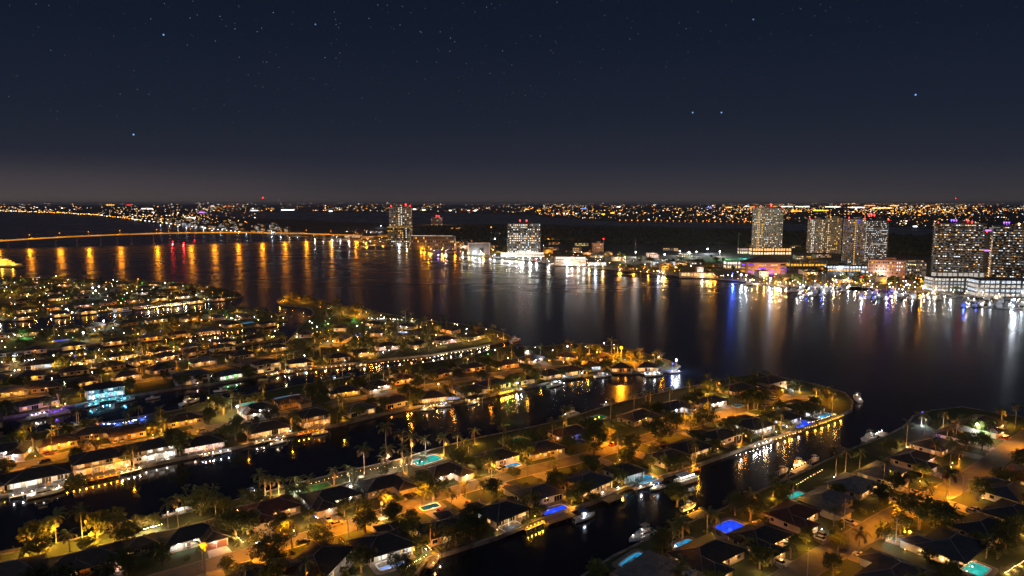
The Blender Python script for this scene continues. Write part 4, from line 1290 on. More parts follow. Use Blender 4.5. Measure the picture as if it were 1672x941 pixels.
# the rest of the gardens: trees, palms and shrubs between the houses
shrub_mesh = [crown_mesh('shrub', (('leaf', 'leaf_dark'), ('leaf_dark', 'leaf'), ('leaf_gold', 'leaf'))[i], 1.0, .75, 14, 16, .22, 400 + i) for i in range(3)]
NT = dict(tree=0, palm=0, shrub=0)
def too_close(p, r):
    return any((q.x - p.x) ** 2 + (q.y - p.y) ** 2 < (r + qr) ** 2 * .45 for q, qr in TREES)
for l in LOTS:
    front_rows = l['t'] < 420
    tries = 26 if front_rows else 14
    want_t = rnd.choice((2, 3, 3)) if front_rows else rnd.choice((2, 2, 3))
    if l['row'] == 'L1W': want_t = 1
    want_p = rnd.choice((1, 2, 2, 3)) if front_rows else rnd.choice((0, 1, 1))
    fk, fl = style(l['e']['front']); rk_, rl = style(l['e']['rear'])
    for _ in range(tries):
        a = rnd.uniform(-l['w'] / 2 - 5, l['w'] / 2 + 5)
        b = rnd.choice((rnd.uniform(l['d'] / 2 + 1, l['d'] / 2 + 8), rnd.uniform(-l['d'] / 2 - 9, -l['d'] / 2 + 2), rnd.uniform(-l['d'] / 2, l['d'] / 2)))
        p = l['c'] + l['ex'] * a + l['ey'] * b
        if not on_land(p) or not free(p, 1.6): continue
        # keep the view of a lit rear wall open
        if rl >= 2 and b > 0 and abs(a) < l['w'] / 2 and l['row'][-1] == 'S': continue
        if l['row'] in ('P3N', 'P2N') and b > l['d'] / 2 and rnd.random() < .75 and want_p <= 0: continue
        if want_t > 0 and not too_close(p, 2.6) and not (l['row'] in ('P3N', 'P2N') and b > l['d'] / 2 and rnd.random() < .8):
            hgt = rnd.uniform(4, 8)
            var = rnd.choice((0, 1, 3, 4, 4))
            if NT['tree'] > 205: want_t = 0; continue
            lit_ = rnd.random() < .38 and (fl >= 1 or rl >= 1)
            tree(p, var, hgt / BROAD[var]['h'], 'leafy' if lit_ else rnd.choice(('dark', 'dark leafy', 'dim')))
            NT['tree'] += 1
            want_t -= 1
            if lit_:
                lamp((p.x + rnd.uniform(-1.5, 1.5), p.y - .8 - BROAD[var]['rx'] * hgt / BROAD[var]['h'], p.z + 1.8), rnd.choice(('gold', 'gold', 'warm', 'amber')), rnd.uniform(180, 520) * KT, .2)
        elif want_p > 0 and NT['palm'] < 195 and not too_close(p, 1.0):
            palm(p, rnd.uniform(6, 12), rnd.choice(('slim', 'leaning', 'shaggy')), rnd.choice((None, ('gold', 160), ('amber', 160), ('warm', 120))))
            NT['palm'] += 1
            want_p -= 1
    if l['t'] < 345:
        for _ in range(13):
            a = rnd.choice((-1, 1)) * (l['w'] / 2 + rnd.uniform(.8, 3.5)); b = rnd.uniform(-l['d'] / 2 - 8, l['d'] / 2 + 4)
            if rnd.random() < .35: a = rnd.uniform(-l['w'] / 2, l['w'] / 2); b = rnd.choice((-l['d'] / 2 - rnd.uniform(5.6, 9), l['d'] / 2 + rnd.uniform(3, 6)))
            p = l['c'] + l['ex'] * a + l['ey'] * b
            if NT['shrub'] > 285 or too_close(p, .3) or not on_land(p) or not free(p, .7): continue
            o = link('shrub', rnd.choice(shrub_mesh), None, p + Vector((0, 0, .6)), rnd.uniform(0, 6), None, (rnd.uniform(.9, 2.1),) * 2 + (rnd.uniform(.9, 2.2),))
            tag(o, place_label('low rounded', 'shrub', p), 'shrub')
            NT['shrub'] += 1
hn = 0
rh = random.Random(9)
for l in LOTS:
    if l['t'] > 345 or 'small' in l['e']: continue
    sd = rh.choice((-1, 1))
    L = rh.uniform(6, 13)
    p = l['c'] + l['ex'] * sd * (l['w'] / 2 + 2.6) + l['ey'] * rh.uniform(-5, 3)
    if not on_land(p) or not free(p, .8): continue
    m = MB()
    for _ in range(int(L * 55)):
        q = Vector((rh.uniform(-.55, .55), rh.uniform(-L / 2, L / 2), rh.uniform(.05, 1.35)))
        a1 = Vector((rh.gauss(0, 1), rh.gauss(0, 1), rh.gauss(0, 1))).normalized(); b1 = a1.orthogonal().normalized(); z_ = rh.uniform(.14, .3)
        m.face([q - a1 * z_, q - b1 * z_ * .6, q + a1 * z_, q + b1 * z_ * .6], rh.randrange(2))
    m.box(0, 0, 0, .7, L, 1.1, 1)
    o = m.build('hedge', ['leaf', 'leaf_dark'], None, loc=p, rz=l['rz'])
    tag(o, place_label('clipped leafy', 'hedge', p), 'hedge'); hn += 1
print('HEDGES', hn)
print('TREES', NT, len(TREES))

# beyond the three hundred nearest, garden trees and lamps of the far rows as one mass each
rg = random.Random(77)
mt_, ml_ = MB(), MB()
lcols = ['warm', 'warm', 'gold', 'wwhite', 'white', 'pink', 'amber', 'cool', 'green', 'blue']
def in_land(key):
    P = LANDS[key]; xs = [q[0] for q in P]; ys = [q[1] for q in P]
    while True:
        p = Vector((rg.uniform(min(xs), max(xs)), rg.uniform(min(ys), max(ys)), LAND_Z))
        if inside_poly(p, P) and p.x / depth(p) > -.8: return p
for key, nt_, nl_ in (('P0', 330, 230), ('PA', 95, 70), ('PB', 85, 60), ('P1', 135, 70), ('P2', 20, 30)):
    k = 0
    for _ in range(nt_ * 6):
        if k >= nt_: break
        p = in_land(key)
        if not free(p, 1.0) or depth(p) < 480 or nearest(SH[key], p)[0] < 8: continue
        k += 1
        s = rg.uniform(2.0, 3.9); hz = rg.uniform(2.6, 5.2)
        ci = rg.randrange(3)
        for _ in range(46):
            d = Vector((rg.gauss(0, 1), rg.gauss(0, 1), rg.gauss(0, .8))).normalized() * rg.uniform(.4, 1.05)
            q = p + Vector((d.x * s, d.y * s, hz + d.z * s * .75))
            a1 = Vector((rg.gauss(0, 1), rg.gauss(0, 1), rg.gauss(0, .7))).normalized(); b1 = a1.orthogonal().normalized()
            z_ = rg.uniform(.5, .95)
            mt_.face([q - a1 * z_, q - b1 * z_ * .6, q + a1 * z_, q + b1 * z_ * .6], ci)
        mt_.tube([(p.x, p.y, p.z), (p.x, p.y, p.z + hz)], [.25, .12], 4, 3)
        if rg.random() < .34:
            lamp((p.x + rg.uniform(-2, 2), p.y - s - .6, p.z + 2.2), rg.choice(('gold', 'gold', 'warm', 'amber', 'wwhite', 'green' if rg.random() < .3 else 'gold')), rg.uniform(900, 2600), .3)
    k = 0
    for _ in range(nl_ * 6):
        if k >= nl_: break
        p = in_land(key)
        if not free(p, .3) or depth(p) < 480 or nearest(SH[key], p)[0] < 3: continue
        k += 1
        z = rg.uniform(.8, 3.2)
        ml_.ball((p.x, p.y, p.z + z), rg.uniform(.16, .34), rg.choice((0, 0, 0, 1, 1, 2, 2, 3, 3, 4, 4, 5, 6, 6, 7, 8, 9)), n=5)
        ml_.tube([(p.x, p.y, p.z), (p.x, p.y, p.z + z)], [.05, .04], 3, len(lcols))
o = mt_.build('far_garden_trees', ['leaf', 'leaf_dark', 'leaf_gold', 'trunk']); tag(o, 'mass of garden trees on the far spits and headland', 'trees', None, 'stuff')
o = ml_.build('far_garden_lamps', ['bulb_' + q for q in lcols] + ['pole']); tag(o, 'scatter of small garden lamps on the far spits and headland', 'lamps', None, 'stuff')
# ------------------------------------------------------------------ street lamps and garden lamps
def street_lamp(px, py, toward, col='amber', power=5200, hgt=9.5, label=None, lit=True):
    p = G(px, py, LAND_Z)
    line, wd = ROADS[toward]
    dd, q, tan = nearest(line, p)
    v = Vector((p.x - q.x, p.y - q.y, 0))
    v = v.normalized() if v.length > .1 else Vector((-tan.y, tan.x, 0))
    p = Vector((q.x, q.y, LAND_Z)) + v * (wd / 2 + 1.0)
    rz = math.atan2(-v.y, -v.x)
    root = empty('street_lamp', p, rz)
    m = MB(); m.tube([(0, 0, -.2), (0, 0, .5), (0, 0, hgt)], [.16, .12, .07], 7); m.build('pole', 'pole', root)
    m = MB(); m.tube([(0, 0, hgt - .1), (.8, 0, hgt + .25), (2.1, 0, hgt + .3)], [.05, .045, .04], 5); m.build('arm', 'pole', root)
    m = MB(); m.box(2.35, 0, hgt + .22, .75, .32, .16); hd = m.build('lamp_head', 'pole', root)
    if lit:
        m = MB(); m.ball((2.35, 0, hgt + .2), .17, sq=.6); m.build('bulb', 'bulb_' + col, hd)
        w = p + (-v) * 2.35
        lamp((w.x, w.y, LAND_Z + hgt - .1), col, power * KL, .3, spot=152)
    tag(root, label or place_label('tall', 'street lamp', p), 'street lamp')
KL = 3.6
for px, py, k, pw in ((333, 935, 'P3', 5000), (478, 900, 'P3', 8500), (585, 868, 'P3', 9000), (690, 830, 'P3', 8500), (800, 790, 'P3', 5500), (905, 762, 'P3', 4000), (1000, 728, 'P3', 9000), (1080, 713, 'P3', 7500), (1158, 678, 'P3', 9000), (1231, 668, 'P3', 9000), (1290, 655, 'P3', 8000), (1335, 657, 'P3', 3500), (410, 917, 'P3', 6000), (535, 885, 'P3', 8000), (640, 850, 'P3', 8000), (748, 810, 'P3', 6500), (855, 775, 'P3', 4500), (1040, 728, 'P3', 7000), (1120, 700, 'P3', 7500), (1195, 677, 'P3', 8000),
                      (1360, 905, 'L1', 2500), (1452, 862, 'L1', 6500), (1556, 805, 'L1', 9500), (1600, 775, 'L1', 1500), (1664, 732, 'L1', 9500), (1500, 835, 'L1', 6500), (1530, 818, 'L1', 6000), (1420, 878, 'L1', 4500),
                      (10, 770, 'P2', 4500), (90, 745, 'P2', 6500), (165, 738, 'P2', 6500), (240, 722, 'P2', 6500), (310, 712, 'P2', 5000), (390, 690, 'P2', 2200), (480, 672, 'P2', 1800), (600, 650, 'P2', 2200), (655, 632, 'P2', 7500), (720, 628, 'P2', 5000), (800, 615, 'P2', 6000), (870, 603, 'P2', 6500), (950, 600, 'P2', 7000),
                      (40, 648, 'P1', 2500), (180, 630, 'P1', 3000), (245, 622, 'P1', 4500), (350, 602, 'P1', 3000), (450, 582, 'P1', 4500), (540, 562, 'P1', 9500), (620, 556, 'P1', 4500), (715, 546, 'P1', 4500),
                      (40, 494, 'P0', 6000), (120, 487, 'P0', 5000), (200, 481, 'P0', 5000), (290, 476, 'P0', 6000)):
    street_lamp(px, py, k, 'amber', pw)
# the glaring sodium lamp near the point of the orange-lamp peninsula
def mast_lamp(px, py, hgt, col, power, label, r=.45, name='mast_lamp', head=1):
    p = G(px, py, LAND_Z)
    root = empty(name, p)
    m = MB(); m.tube([(0, 0, -.2), (0, 0, hgt)], [.16, .09], 7); m.build('pole', 'pole', root)
    m = MB(); m.ball((0, 0, hgt + r * .8), r); m.build('bulb', 'bulb_' + col, root)
    tag(root, label, 'lamp')
    lamp((p.x, p.y - r - .5, p.z + hgt + .1), col, power * 2, .3)
    return root
mast_lamp(1014, 592, 10, 'amber', 42000, 'glaring orange sodium lamp on the point facing the river', 1.1)
mast_lamp(1104, 603, 6, 'cool', 4500, 'blue-white lamp on the outermost dock of the orange-lamp peninsula', .6)
mast_lamp(1098, 604, 4, 'blue', 3500, 'deep blue lamp beside the blue-white dock lamp', .4)
mast_lamp(1505, 690, 5, 'violet', 500, 'violet lamp at the canal mouth on the corner shore', .5)
mast_lamp(1594, 714, 6, 'white', 3000, 'white floodlamp over the lit lawn by the corner road', .55)
mast_lamp(573, 812, 4, 'white', 1800, 'white lamp at the corner of the festive-lit house', .4)
mast_lamp(388, 680, 5, 'white', 2200, 'white mast lamp before the dazzling garage lights', .5)
mast_lamp(341, 665, 5, 'warm', 1400, 'round yard lamp beside the gold-lit trees of the garage house', .4)
mast_lamp(137, 556, 6, 'white', 3000, 'starry white lamp above the spit with the blue-lit house', .7)
mast_lamp(24, 602, 6, 'warm', 2600, 'starry warm lamp at the left end of the narrow spit', .7)
mast_lamp(92, 458, 6, 'warm', 2500, 'pinkish warm lamp among the headland treetops by the river', .7)
mast_lamp(270, 470, 6, 'cool', 2500, 'white lamp near the river end of the wooded headland', .7)
mast_lamp(170, 536, 6, 'white', 2600, 'white lamp above the dark end of the headland spit', .7)
for x, y in ((152, 481), (162, 479), (174, 483), (157, 486)):
    mast_lamp(x, y, 8, 'cool', 1400, 'one of four clustered blue-white court lamps on the headland', .6).__setitem__('group', 'court lamps on the headland')
mast_lamp(226, 462, 5, 'amber', 2500, 'amber lamp inside an orange-lit tree on the headland', .7)
mast_lamp(346, 514, 5, 'white', 1500, 'white lamp at the channel end of the headland spit', .5)
mast_lamp(716, 641, 5, 'warm', 900, 'tall warm lamp behind the tiki terrace', .4)
mast_lamp(845, 634, 3, 'white', 500, 'white lamp on a small canal jetty by the pale house', .35)
mast_lamp(861, 584, 4, 'cool', 2600, 'blue-white floodlamp by the splashed house', .5)
mast_lamp(972, 698, 4, 'gold', 1500, 'gold lamp beside the long green pool', .4)
mast_lamp(978, 691, 3, 'gold', 900, 'smaller gold lamp next to the gold pool lamp', .3)
mast_lamp(480, 872, 1, 'warm', 200, 'low warm lamp on the street verge near the parked cars', .2)

# garden lamps: low posts with a round globe
GL = [0]
gl_post = MB(); gl_post.tube([(0, 0, -.1), (0, 0, .75)], [.05, .04], 5); gl_post_me = gl_post.mesh('post', 'pole')
gl_me = {}
for k in C:
    m = MB(); m.ball((0, 0, .9), .15); gl_me[k] = m.mesh('globe', 'bulb_' + k)
def garden_lamp(p, col, power=60, s=1.0):
    root = empty('garden_lamp', p, 0, s)
    link('globe', gl_me[col], root); link('post', gl_post_me, root)
    names = dict(warm='warm', wwhite='warm white', white='white', cool='bluish white', amber='amber', gold='golden', blue='blue', cyan='cyan', aqua='aqua', green='green', pink='rosy white', violet='violet', red='red', yellow='yellow')
    tag(root, place_label(names[col], 'lamp', p), 'garden lamp')
    if power: lamp((p.x, p.y - .5 * s, p.z + .8 * s), col, power * 3 * KH, .12)
    GL[0] += 1
PAL = {'P3N': ('warm', 'warm', 'white', 'gold'), 'P3S': ('warm', 'warm', 'gold', 'white'), 'P1S': ('warm', 'wwhite', 'pink', 'white'), 'P1N': ('gold', 'warm', 'white'), 'P2S': ('warm', 'amber', 'white'), 'P2N': ('gold', 'amber', 'warm')}
for l in LOTS:
    pal = PAL.get(l['row'], ('warm', 'gold', 'white', 'pink', 'warm', 'cool'))
    k, lv = style(l['e']['rear']); k2, lv2 = style(l['e']['front'])
    n = max(lv, lv2)
    n = (0, 1, 2, 2)[n] + (1 if l['t'] > 420 else 0)
    for _ in range(n * 4):
        if n <= 0 or GL[0] >= 285: break
        a = rnd.uniform(-l['w'] / 2 - 4, l['w'] / 2 + 4)
        b = rnd.choice((rnd.uniform(l['d'] / 2 + .8, l['d'] / 2 + 6), rnd.uniform(-l['d'] / 2 - 8, -l['d'] / 2 - 1)))
        p = l['c'] + l['ex'] * a + l['ey'] * b
        if not on_land(p) or not free(p, .2): continue
        garden_lamp(p, rnd.choice(pal), rnd.uniform(25, 90) if l['t'] < 420 else rnd.uniform(60, 200), 1.0 if l['t'] < 300 else 1.35)
        n -= 1

# ------------------------------------------------------------------ strings of lights
def string_lights(pts, n, col, label, r=.1, power=0, nl=0, sag=.25, colors=None, name='string_lights'):
    """pts: world points the cable runs through"""
    root = empty(name, pts[0])
    o = Vector(pts[0])
    L = [0]
    for a, b in zip(pts[:-1], pts[1:]): L.append(L[-1] + (Vector(b) - Vector(a)).length)
    def at(s):
        for i in range(len(pts) - 1):
            if s <= L[i + 1] or i == len(pts) - 2:
                t = (s - L[i]) / max(1e-6, L[i + 1] - L[i])
                p = Vector(pts[i]).lerp(Vector(pts[i + 1]), t)
                p.z -= sag * 4 * t * (1 - t)
                return p
    c = MB(); c.tube([at(L[-1] * k / (n * 1.0)) - o for k in range(n + 1)], [.02] * (n + 1), 4, cap=False); c.build('cable', 'pole', root)
    b = MB()
    cols = colors or (col,)
    for k in range(n):
        p = at(L[-1] * min(.99, max(.01, (k + .5 + rnd.uniform(-.3, .3)) / n))) - o
        rr = r * rnd.uniform(.5, .85)
        b.ball((p.x, p.y, p.z - rr - .02), rr, rnd.randrange(len(cols)), n=5)
    b.build('bulbs', ['bulb_' + q for q in cols], root)['kind'] = 'stuff'
    tag(root, label, 'string lights')
    for k in range(nl):
        p = at(L[-1] * (k + .5) / nl)
        lamp((p.x, p.y, p.z - .6), col, power * 2.2 * KH, .3)
def shore_string(px, n, col, label, z=1.9, **k):
    string_lights([G(x, y, z) for x, y in px], n, col, label, **k)
shore_string([(585, 597), (640, 590), (700, 584)], 15, 'warm', 'warm lights along the seawall below the pink-white mansion', r=.24, power=350, nl=6)
shore_string([(700, 584), (735, 576), (775, 571), (800, 564)], 18, 'wwhite', 'curved row of lights on the seawall near the channel mouth', r=.24, power=450, nl=7)
shore_string([(520, 600), (555, 597), (580, 594)], 8, 'warm', 'short row of waterfront lights left of the mansion seawall', r=.22, power=300, nl=3)
shore_string([(430, 612), (480, 604), (515, 601)], 8, 'warm', 'row of warm lights beside the canal-side pool house', r=.2, power=300, nl=3)
shore_string([(803, 548), (818, 552), (828, 555)], 7, 'amber', 'amber lights round the last point of the string-lit peninsula', r=.3, power=500, nl=3)
shore_string([(160, 692), (200, 690), (228, 683), (240, 679)], 34, 'blue', 'long blue light string along the canal railing', r=.2, power=700, nl=4, z=2.4, colors=('blue', 'blue', 'cool'))
shore_string([(1200, 744), (1245, 730), (1262, 725)], 9, 'white', 'white lights along the seawall by the white-lit loggia', r=.14, power=200, nl=3)
shore_string([(1265, 717), (1290, 709), (1310, 703)], 10, 'warm', 'warm lights on the seawall below the brilliant blue pool', r=.2, power=260, nl=4)
shore_string([(1312, 699), (1335, 693), (1360, 684), (1378, 677)], 20, 'gold', 'gold lights lining the dock at the peninsula tip', r=.2, power=300, nl=6)
shore_string([(1318, 690), (1340, 684), (1362, 676)], 14, 'warm', 'second tier of lights above the tip dock', r=.17, power=0, nl=0, z=3)
shore_string([(1298, 792), (1320, 779), (1345, 765)], 12, 'warm', 'warm lights along the seawall behind the green pool terrace', r=.17, power=260, nl=4, z=1.8)
shore_string([(1490, 735), (1506, 739), (1525, 744)], 16, 'pink', 'rosy light string under the eave of a dark corner-shore house', r=.13, power=150, nl=2, z=3.6, sag=0)
shore_string([(1512, 713), (1530, 718), (1545, 722)], 12, 'blue', 'blue light string under an eave on the corner shore', r=.14, power=500, nl=2, z=3.6, sag=0)
shore_string([(1483, 885), (1505, 898), (1525, 906), (1548, 914)], 14, 'warm', 'warm lamps strung along the slate-roofed house by the green pool', r=.14, power=160, nl=4, z=3.2, sag=0)
shore_string([(1250, 838), (1275, 848), (1300, 858)], 14, 'warm', 'fairy lights along the eave of the red-brown roofed house', r=.12, power=120, nl=3, z=3.3, sag=0)
shore_string([(500, 822), (505, 836), (520, 846)], 18, 'blue', 'blue festive lights on a hedge beside the dark-roofed house', r=.13, power=260, nl=3, z=1.8, colors=('blue', 'blue', 'cool'))
shore_string([(495, 792), (540, 780), (585, 769), (630, 761)], 18, 'warm', 'row of warm lights on the seawall behind unlit roofs', r=.13, power=110, nl=6, z=1.9)
shore_string([(640, 764), (660, 759), (690, 753)], 10, 'pink', 'rosy lights beside the turquoise pool', r=.15, power=160, nl=3, z=1.8)
shore_string([(575, 895), (562, 885), (555, 878)], 10, 'gold', 'gold lights down the side of the glass-backed house', r=.14, power=160, nl=3, z=1.8)
shore_string([(672, 862), (690, 880), (705, 898)], 16, 'warm', 'warm lights along a garden path beside the glass-backed house', r=.14, power=200, nl=4, z=1.8)
shore_string([(660, 928), (680, 915), (697, 905)], 10, 'warm', 'warm lights round the terrace of the pale blue pool', r=.14, power=260, nl=3, z=1.8)
shore_string([(244, 880), (252, 890), (258, 897)], 12, 'warm', 'lights in a hedge between driveway and guest house', r=.13, power=200, nl=3, z=2)
shore_string([(222, 866), (245, 860), (265, 855)], 12, 'wwhite', 'lights hung through small trees by the canal lawn', r=.16, power=260, nl=3, z=3)
shore_string([(165, 912), (185, 912), (195, 925)], 12, 'pink', 'rosy lights at the end of the wide brown-roofed house', r=.14, power=260, nl=3, z=2.6)
shore_string([(380, 872), (390, 878), (398, 885)], 12, 'warm', 'lights wound through the front hedge by the red-roofed house', r=.12, power=160, nl=2, z=2.2)
shore_string([(1640, 870), (1655, 858), (1672, 850)], 24, 'warm', 'fairy lights over the hedge at the right edge', r=.13, power=300, nl=3, z=2.6)
shore_string([(1640, 935), (1655, 925), (1672, 915)], 18, 'warm', 'fairy lights in the bottom right corner garden', r=.13, power=260, nl=3, z=2.4)
shore_string([(235, 503), (265, 499), (290, 497), (310, 494)], 26, 'wwhite', 'festoon of white lights along the headland canal wall', r=.3, power=700, nl=5, z=3)
shore_string([(245, 494), (262, 489), (278, 490), (285, 496)], 18, 'gold', 'arched festoon of gold lights on the headland canal bank', r=.3, power=700, nl=4, z=4)
shore_string([(310, 492), (335, 489), (360, 486), (385, 485)], 16, 'gold', 'line of gold lights at the headland tip', r=.3, power=700, nl=5, z=2.4)
shore_string([(100, 513), (150, 508), (200, 503)], 16, 'warm', 'row of warm lights along the middle headland canal bank', r=.28, power=500, nl=5, z=2.2)
shore_string([(160, 592), (185, 589), (215, 585), (230, 580)], 20, 'gold', 'gold lights outlining the canal house on the narrow spit', r=.25, power=600, nl=5, z=2.6)
shore_string([(225, 588), (245, 585), (262, 583)], 9, 'white', 'short row of white lights on the narrow spit', r=.28, power=500, nl=3, z=2)
shore_string([(300, 551), (340, 546), (380, 541)], 12, 'warm', 'row of warm lights on the headland spit below the pools', r=.26, power=500, nl=4, z=2.2)
shore_string([(290, 572), (330, 566), (380, 559)], 14, 'amber', 'amber lights along the near bank of the narrow spit', r=.26, power=500, nl=4, z=2.2)
shore_string([(480, 549), (500, 546), (525, 542)], 14, 'gold', 'gold lights under the eave of the yellow-drenched house', r=.26, power=900, nl=4, z=3.2, sag=0)
shore_string([(455, 494), (462, 489), (470, 490)], 8, 'amber', 'amber lights circling the islet point', r=.3, power=900, nl=3, z=3)
shore_string([(600, 519), (630, 520), (650, 521)], 14, 'white', 'white lights along the river wall by three palms', r=.26, power=400, nl=4, z=2.4)
shore_string([(0, 591), (30, 589), (60, 586)], 10, 'cool', 'bluish lights at the left end of the narrow spit', r=.28, power=400, nl=3, z=2.6)

# ------------------------------------------------------------------ docks
def dock(px, py, length=10, out=2.6, label=None, lamps=0, col='warm', roof=None, power=160, look='wooden', lift=False, r=.14):
    p = G(px, py, 0)
    sk = min(SH, key=lambda k_: nearest(SH[k_], p)[0])
    dist, q, tan = nearest(SH[sk], p)
    n = Vector((-tan.y, tan.x, 0))
    if inside_poly(q + n * 2, LANDS[sk]): n = -n
    rz = math.atan2(n.y, n.x) - math.pi / 2
    root = empty('dock', Vector((q.x, q.y, 0)), rz)
    m = MB(); m.box(0, .75 + out / 2, .95, length, out, .22); m.box(0, .45, .98, 2, 1.2, .18); m.build('deck', 'wood', root)
    npl = max(3, int(length / 3.2))
    for k in range(npl):
        x = -length / 2 + .2 + (length - .4) * k / (npl - 1)
        m = MB(); m.tube([(x, .75 + out + .14, -2), (x, .75 + out + .14, 1.95)], [.16, .14], 6); m.build('pile', 'dark_wood', root)
    for k in range(lamps):
        x = -length / 2 + length * (k + .5) / lamps
        m = MB(); m.ball((x, .75 + out - .2, 1.95), r); m.tube([(x, .75 + out - .2, 1.15), (x, .75 + out - .2, 1.9)], [.04, .03], 4, 1)
        m.build('dock_lamp', ['bulb_' + col, 'pole'], root)
        if power:
            w = root.matrix_basis @ Vector((x, .75 + out + .3, 1.75))
            w = Vector((q.x, q.y, 0)) + Vector((tan.x, tan.y, 0)) * 0
            ex = Vector((math.cos(rz), math.sin(rz), 0))
            w = Vector((q.x, q.y, 1.75)) + ex * x + n * (.75 + out + .35)
            lamp(w, col, power * 2.5 * KH, .15)
    if roof:
        m = MB(); hip(m, -length / 2, length / 2, .9, .9 + out + 3, 3.4, .35); m.build('roof', 'roof_' + roof, root)
        for sx in (-1, 1):
            for yy in (1.2, .6 + out + 3):
                m = MB(); m.tube([(sx * (length / 2 - .5), yy, -2), (sx * (length / 2 - .5), yy, 3.45)], [.14, .14], 6); m.build('post', 'trim', root)
    tag(root, label or place_label(look, 'dock', q + n * 3), 'dock')
    return Vector((q.x, q.y, 0)), n, rz
DOCKS = [(910, 850, 14, 4.5, 0, 'cool', None), (868, 862, 9, 2.4, 5, 'gold', None), (993, 815, 9, 4, 0, 'warm', None), (1050, 797, 12, 3.4, 2, 'white', None), (1115, 771, 13, 3.2, 4, 'amber', None), (700, 921, 9, 2.5, 2, 'warm', None),
         (150, 787, 20, 2.6, 9, 'amber', None), (210, 771, 9, 2.4, 4, 'wwhite', None), (60, 806, 18, 3.2, 6, 'white', None), (352, 741, 13, 2.6, 4, 'cool', None), (440, 722, 16, 2.4, 5, 'wwhite', None), (505, 708, 15, 2.6, 6, 'amber', None),
         (700, 664, 9, 3, 5, 'warm', None), (770, 656, 9, 3, 3, 'warm', 'dark'), (822, 643, 11, 2.4, 7, 'gold', None), (845, 638, 4, 3, 1, 'white', None), (900, 626, 9, 3, 4, 'cool', None), (1060, 611, 14, 3, 3, 'cool', None),
         (1098, 608, 10, 3.2, 2, 'cool', None), (1000, 665, 9, 3.6, 1, 'white', None), (1155, 852, 9, 4, 3, 'gold', None), (1318, 772, 14, 3, 6, 'warm', None), (1385, 742, 9, 4, 0, 'warm', None), (1450, 715, 8, 3, 3, 'white', None), (75, 675, 16, 3.4, 6, 'violet', None),
         (172, 656, 20, 2.8, 6, 'cyan', None), (460, 612, 10, 2.6, 2, 'warm', None), (1240, 728, 16, 2.2, 5, 'white', None), (330, 737, 6, 2.2, 2, 'warm', None), (20, 906, 8, 2.5, 0, 'warm', None), (285, 844, 8, 2.5, 2, 'white', None)]
DK = {}
for px, py, L, out, n, col, rf in DOCKS:
    DK[(px, py)] = dock(px, py, L, out, None, n, col, rf, power=420 if px < 1400 and py < 700 else 240, look={'cool': 'blue-white lit', 'amber': 'orange-lit', 'gold': 'gold-lit', 'warm': 'warm-lit', 'white': 'white-lit', 'wwhite': 'white-lit', 'violet': 'violet-lit', 'cyan': 'cyan-lit'}[col] if n else 'unlit')

# ------------------------------------------------------------------ boats
def hull_mesh(L, B, Hh, name='hull', mats=('boat_white', 'boat_navy')):
    m = MB()
    st = 9
    rings = []
    for i in range(st):
        t = i / (st - 1)
        x = -L / 2 + L * t
        hb = B / 2 * (1 - max(0, (t - .45) / .55) ** 2.2) * (.92 + .08 * min(1, t * 4))
        hb = max(hb, .03)
        sh = Hh * (1 + .35 * t * t)
        kz = -.35 + .55 * max(0, (t - .6) / .4) ** 2
        rings.append([(x, -hb, sh), (x, -hb * .93, sh * .35), (x, -hb * .6, kz * .5), (x, 0, kz), (x, hb * .6, kz * .5), (x, hb * .93, sh * .35), (x, hb, sh)])
    vs = [v for r in rings for v in r]
    n = 7
    for i in range(st - 1):
        for j in range(n - 1):
            a = i * n + j
            m.grid([vs[a], vs[a + 1], vs[a + n + 1], vs[a + n]], [(0, 1, 2, 3)], 1 if j in (1, 2, 3, 4) and mats[1] != mats[0] else 0)
    m.grid(rings[0], [tuple(range(n))], 0)
    return m, rings
def boat_root(kind, L):
    root = empty(kind, (0, 0, -50))
    B = L * .3
    Hh = L * .085 + .25
    m, rings = hull_mesh(L, B, Hh); m.build('hull', ['boat_white', 'boat_navy'], root)
    d = MB()
    for i in range(len(rings) - 1):
        a, b = rings[i], rings[i + 1]
        d.face([(a[0][0], a[0][1] * .95, a[0][2] - .12), (a[6][0], a[6][1] * .95, a[6][2] - .12), (b[6][0], b[6][1] * .95, b[6][2] - .12), (b[0][0], b[0][1] * .95, b[0][2] - .12)])
    d.build('deck', 'boat_white', root)
    return root, B, Hh
def proto_console():
    root, B, Hh = boat_root('motor_boat', 8.0)
    m = MB(); m.box(-.3, 0, Hh - .1, 1.2, 1.0, 1.15); m.build('console', 'boat_white', root)
    m = MB(); m.grid([(.3, -.5, Hh + 1.05), (.3, .5, Hh + 1.05), (.0, .45, Hh + 1.6), (.0, -.45, Hh + 1.6)], [(0, 1, 2, 3)]); m.build('windscreen', 'win_dark', root)
    m = MB(); m.box(-.5, 0, Hh + 1.95, 2.3, 1.9, .1); 
    cp = m.build('canopy', 'canvas_blue', root)
    for sx in (-1.4, .5):
        for sy in (-.8, .8):
            m = MB(); m.tube([(sx, sy, Hh - .1), (sx, sy, Hh + 1.95)], [.04, .04], 4); m.build('canopy_post', 'metal', root)
    for s in (-.45, .45):
        m = MB(); m.box(-4.25, s, Hh - .25, .5, .42, .75); m.box(-4.2, s, -.4, .25, .2, Hh + .2); m.build('outboard_motor', 'rubber', root)
    m = MB(); m.box(-2.4, 0, Hh - .1, .6, 1.6, .5); m.build('seat', 'canvas_tan', root)
    remember(root); return root
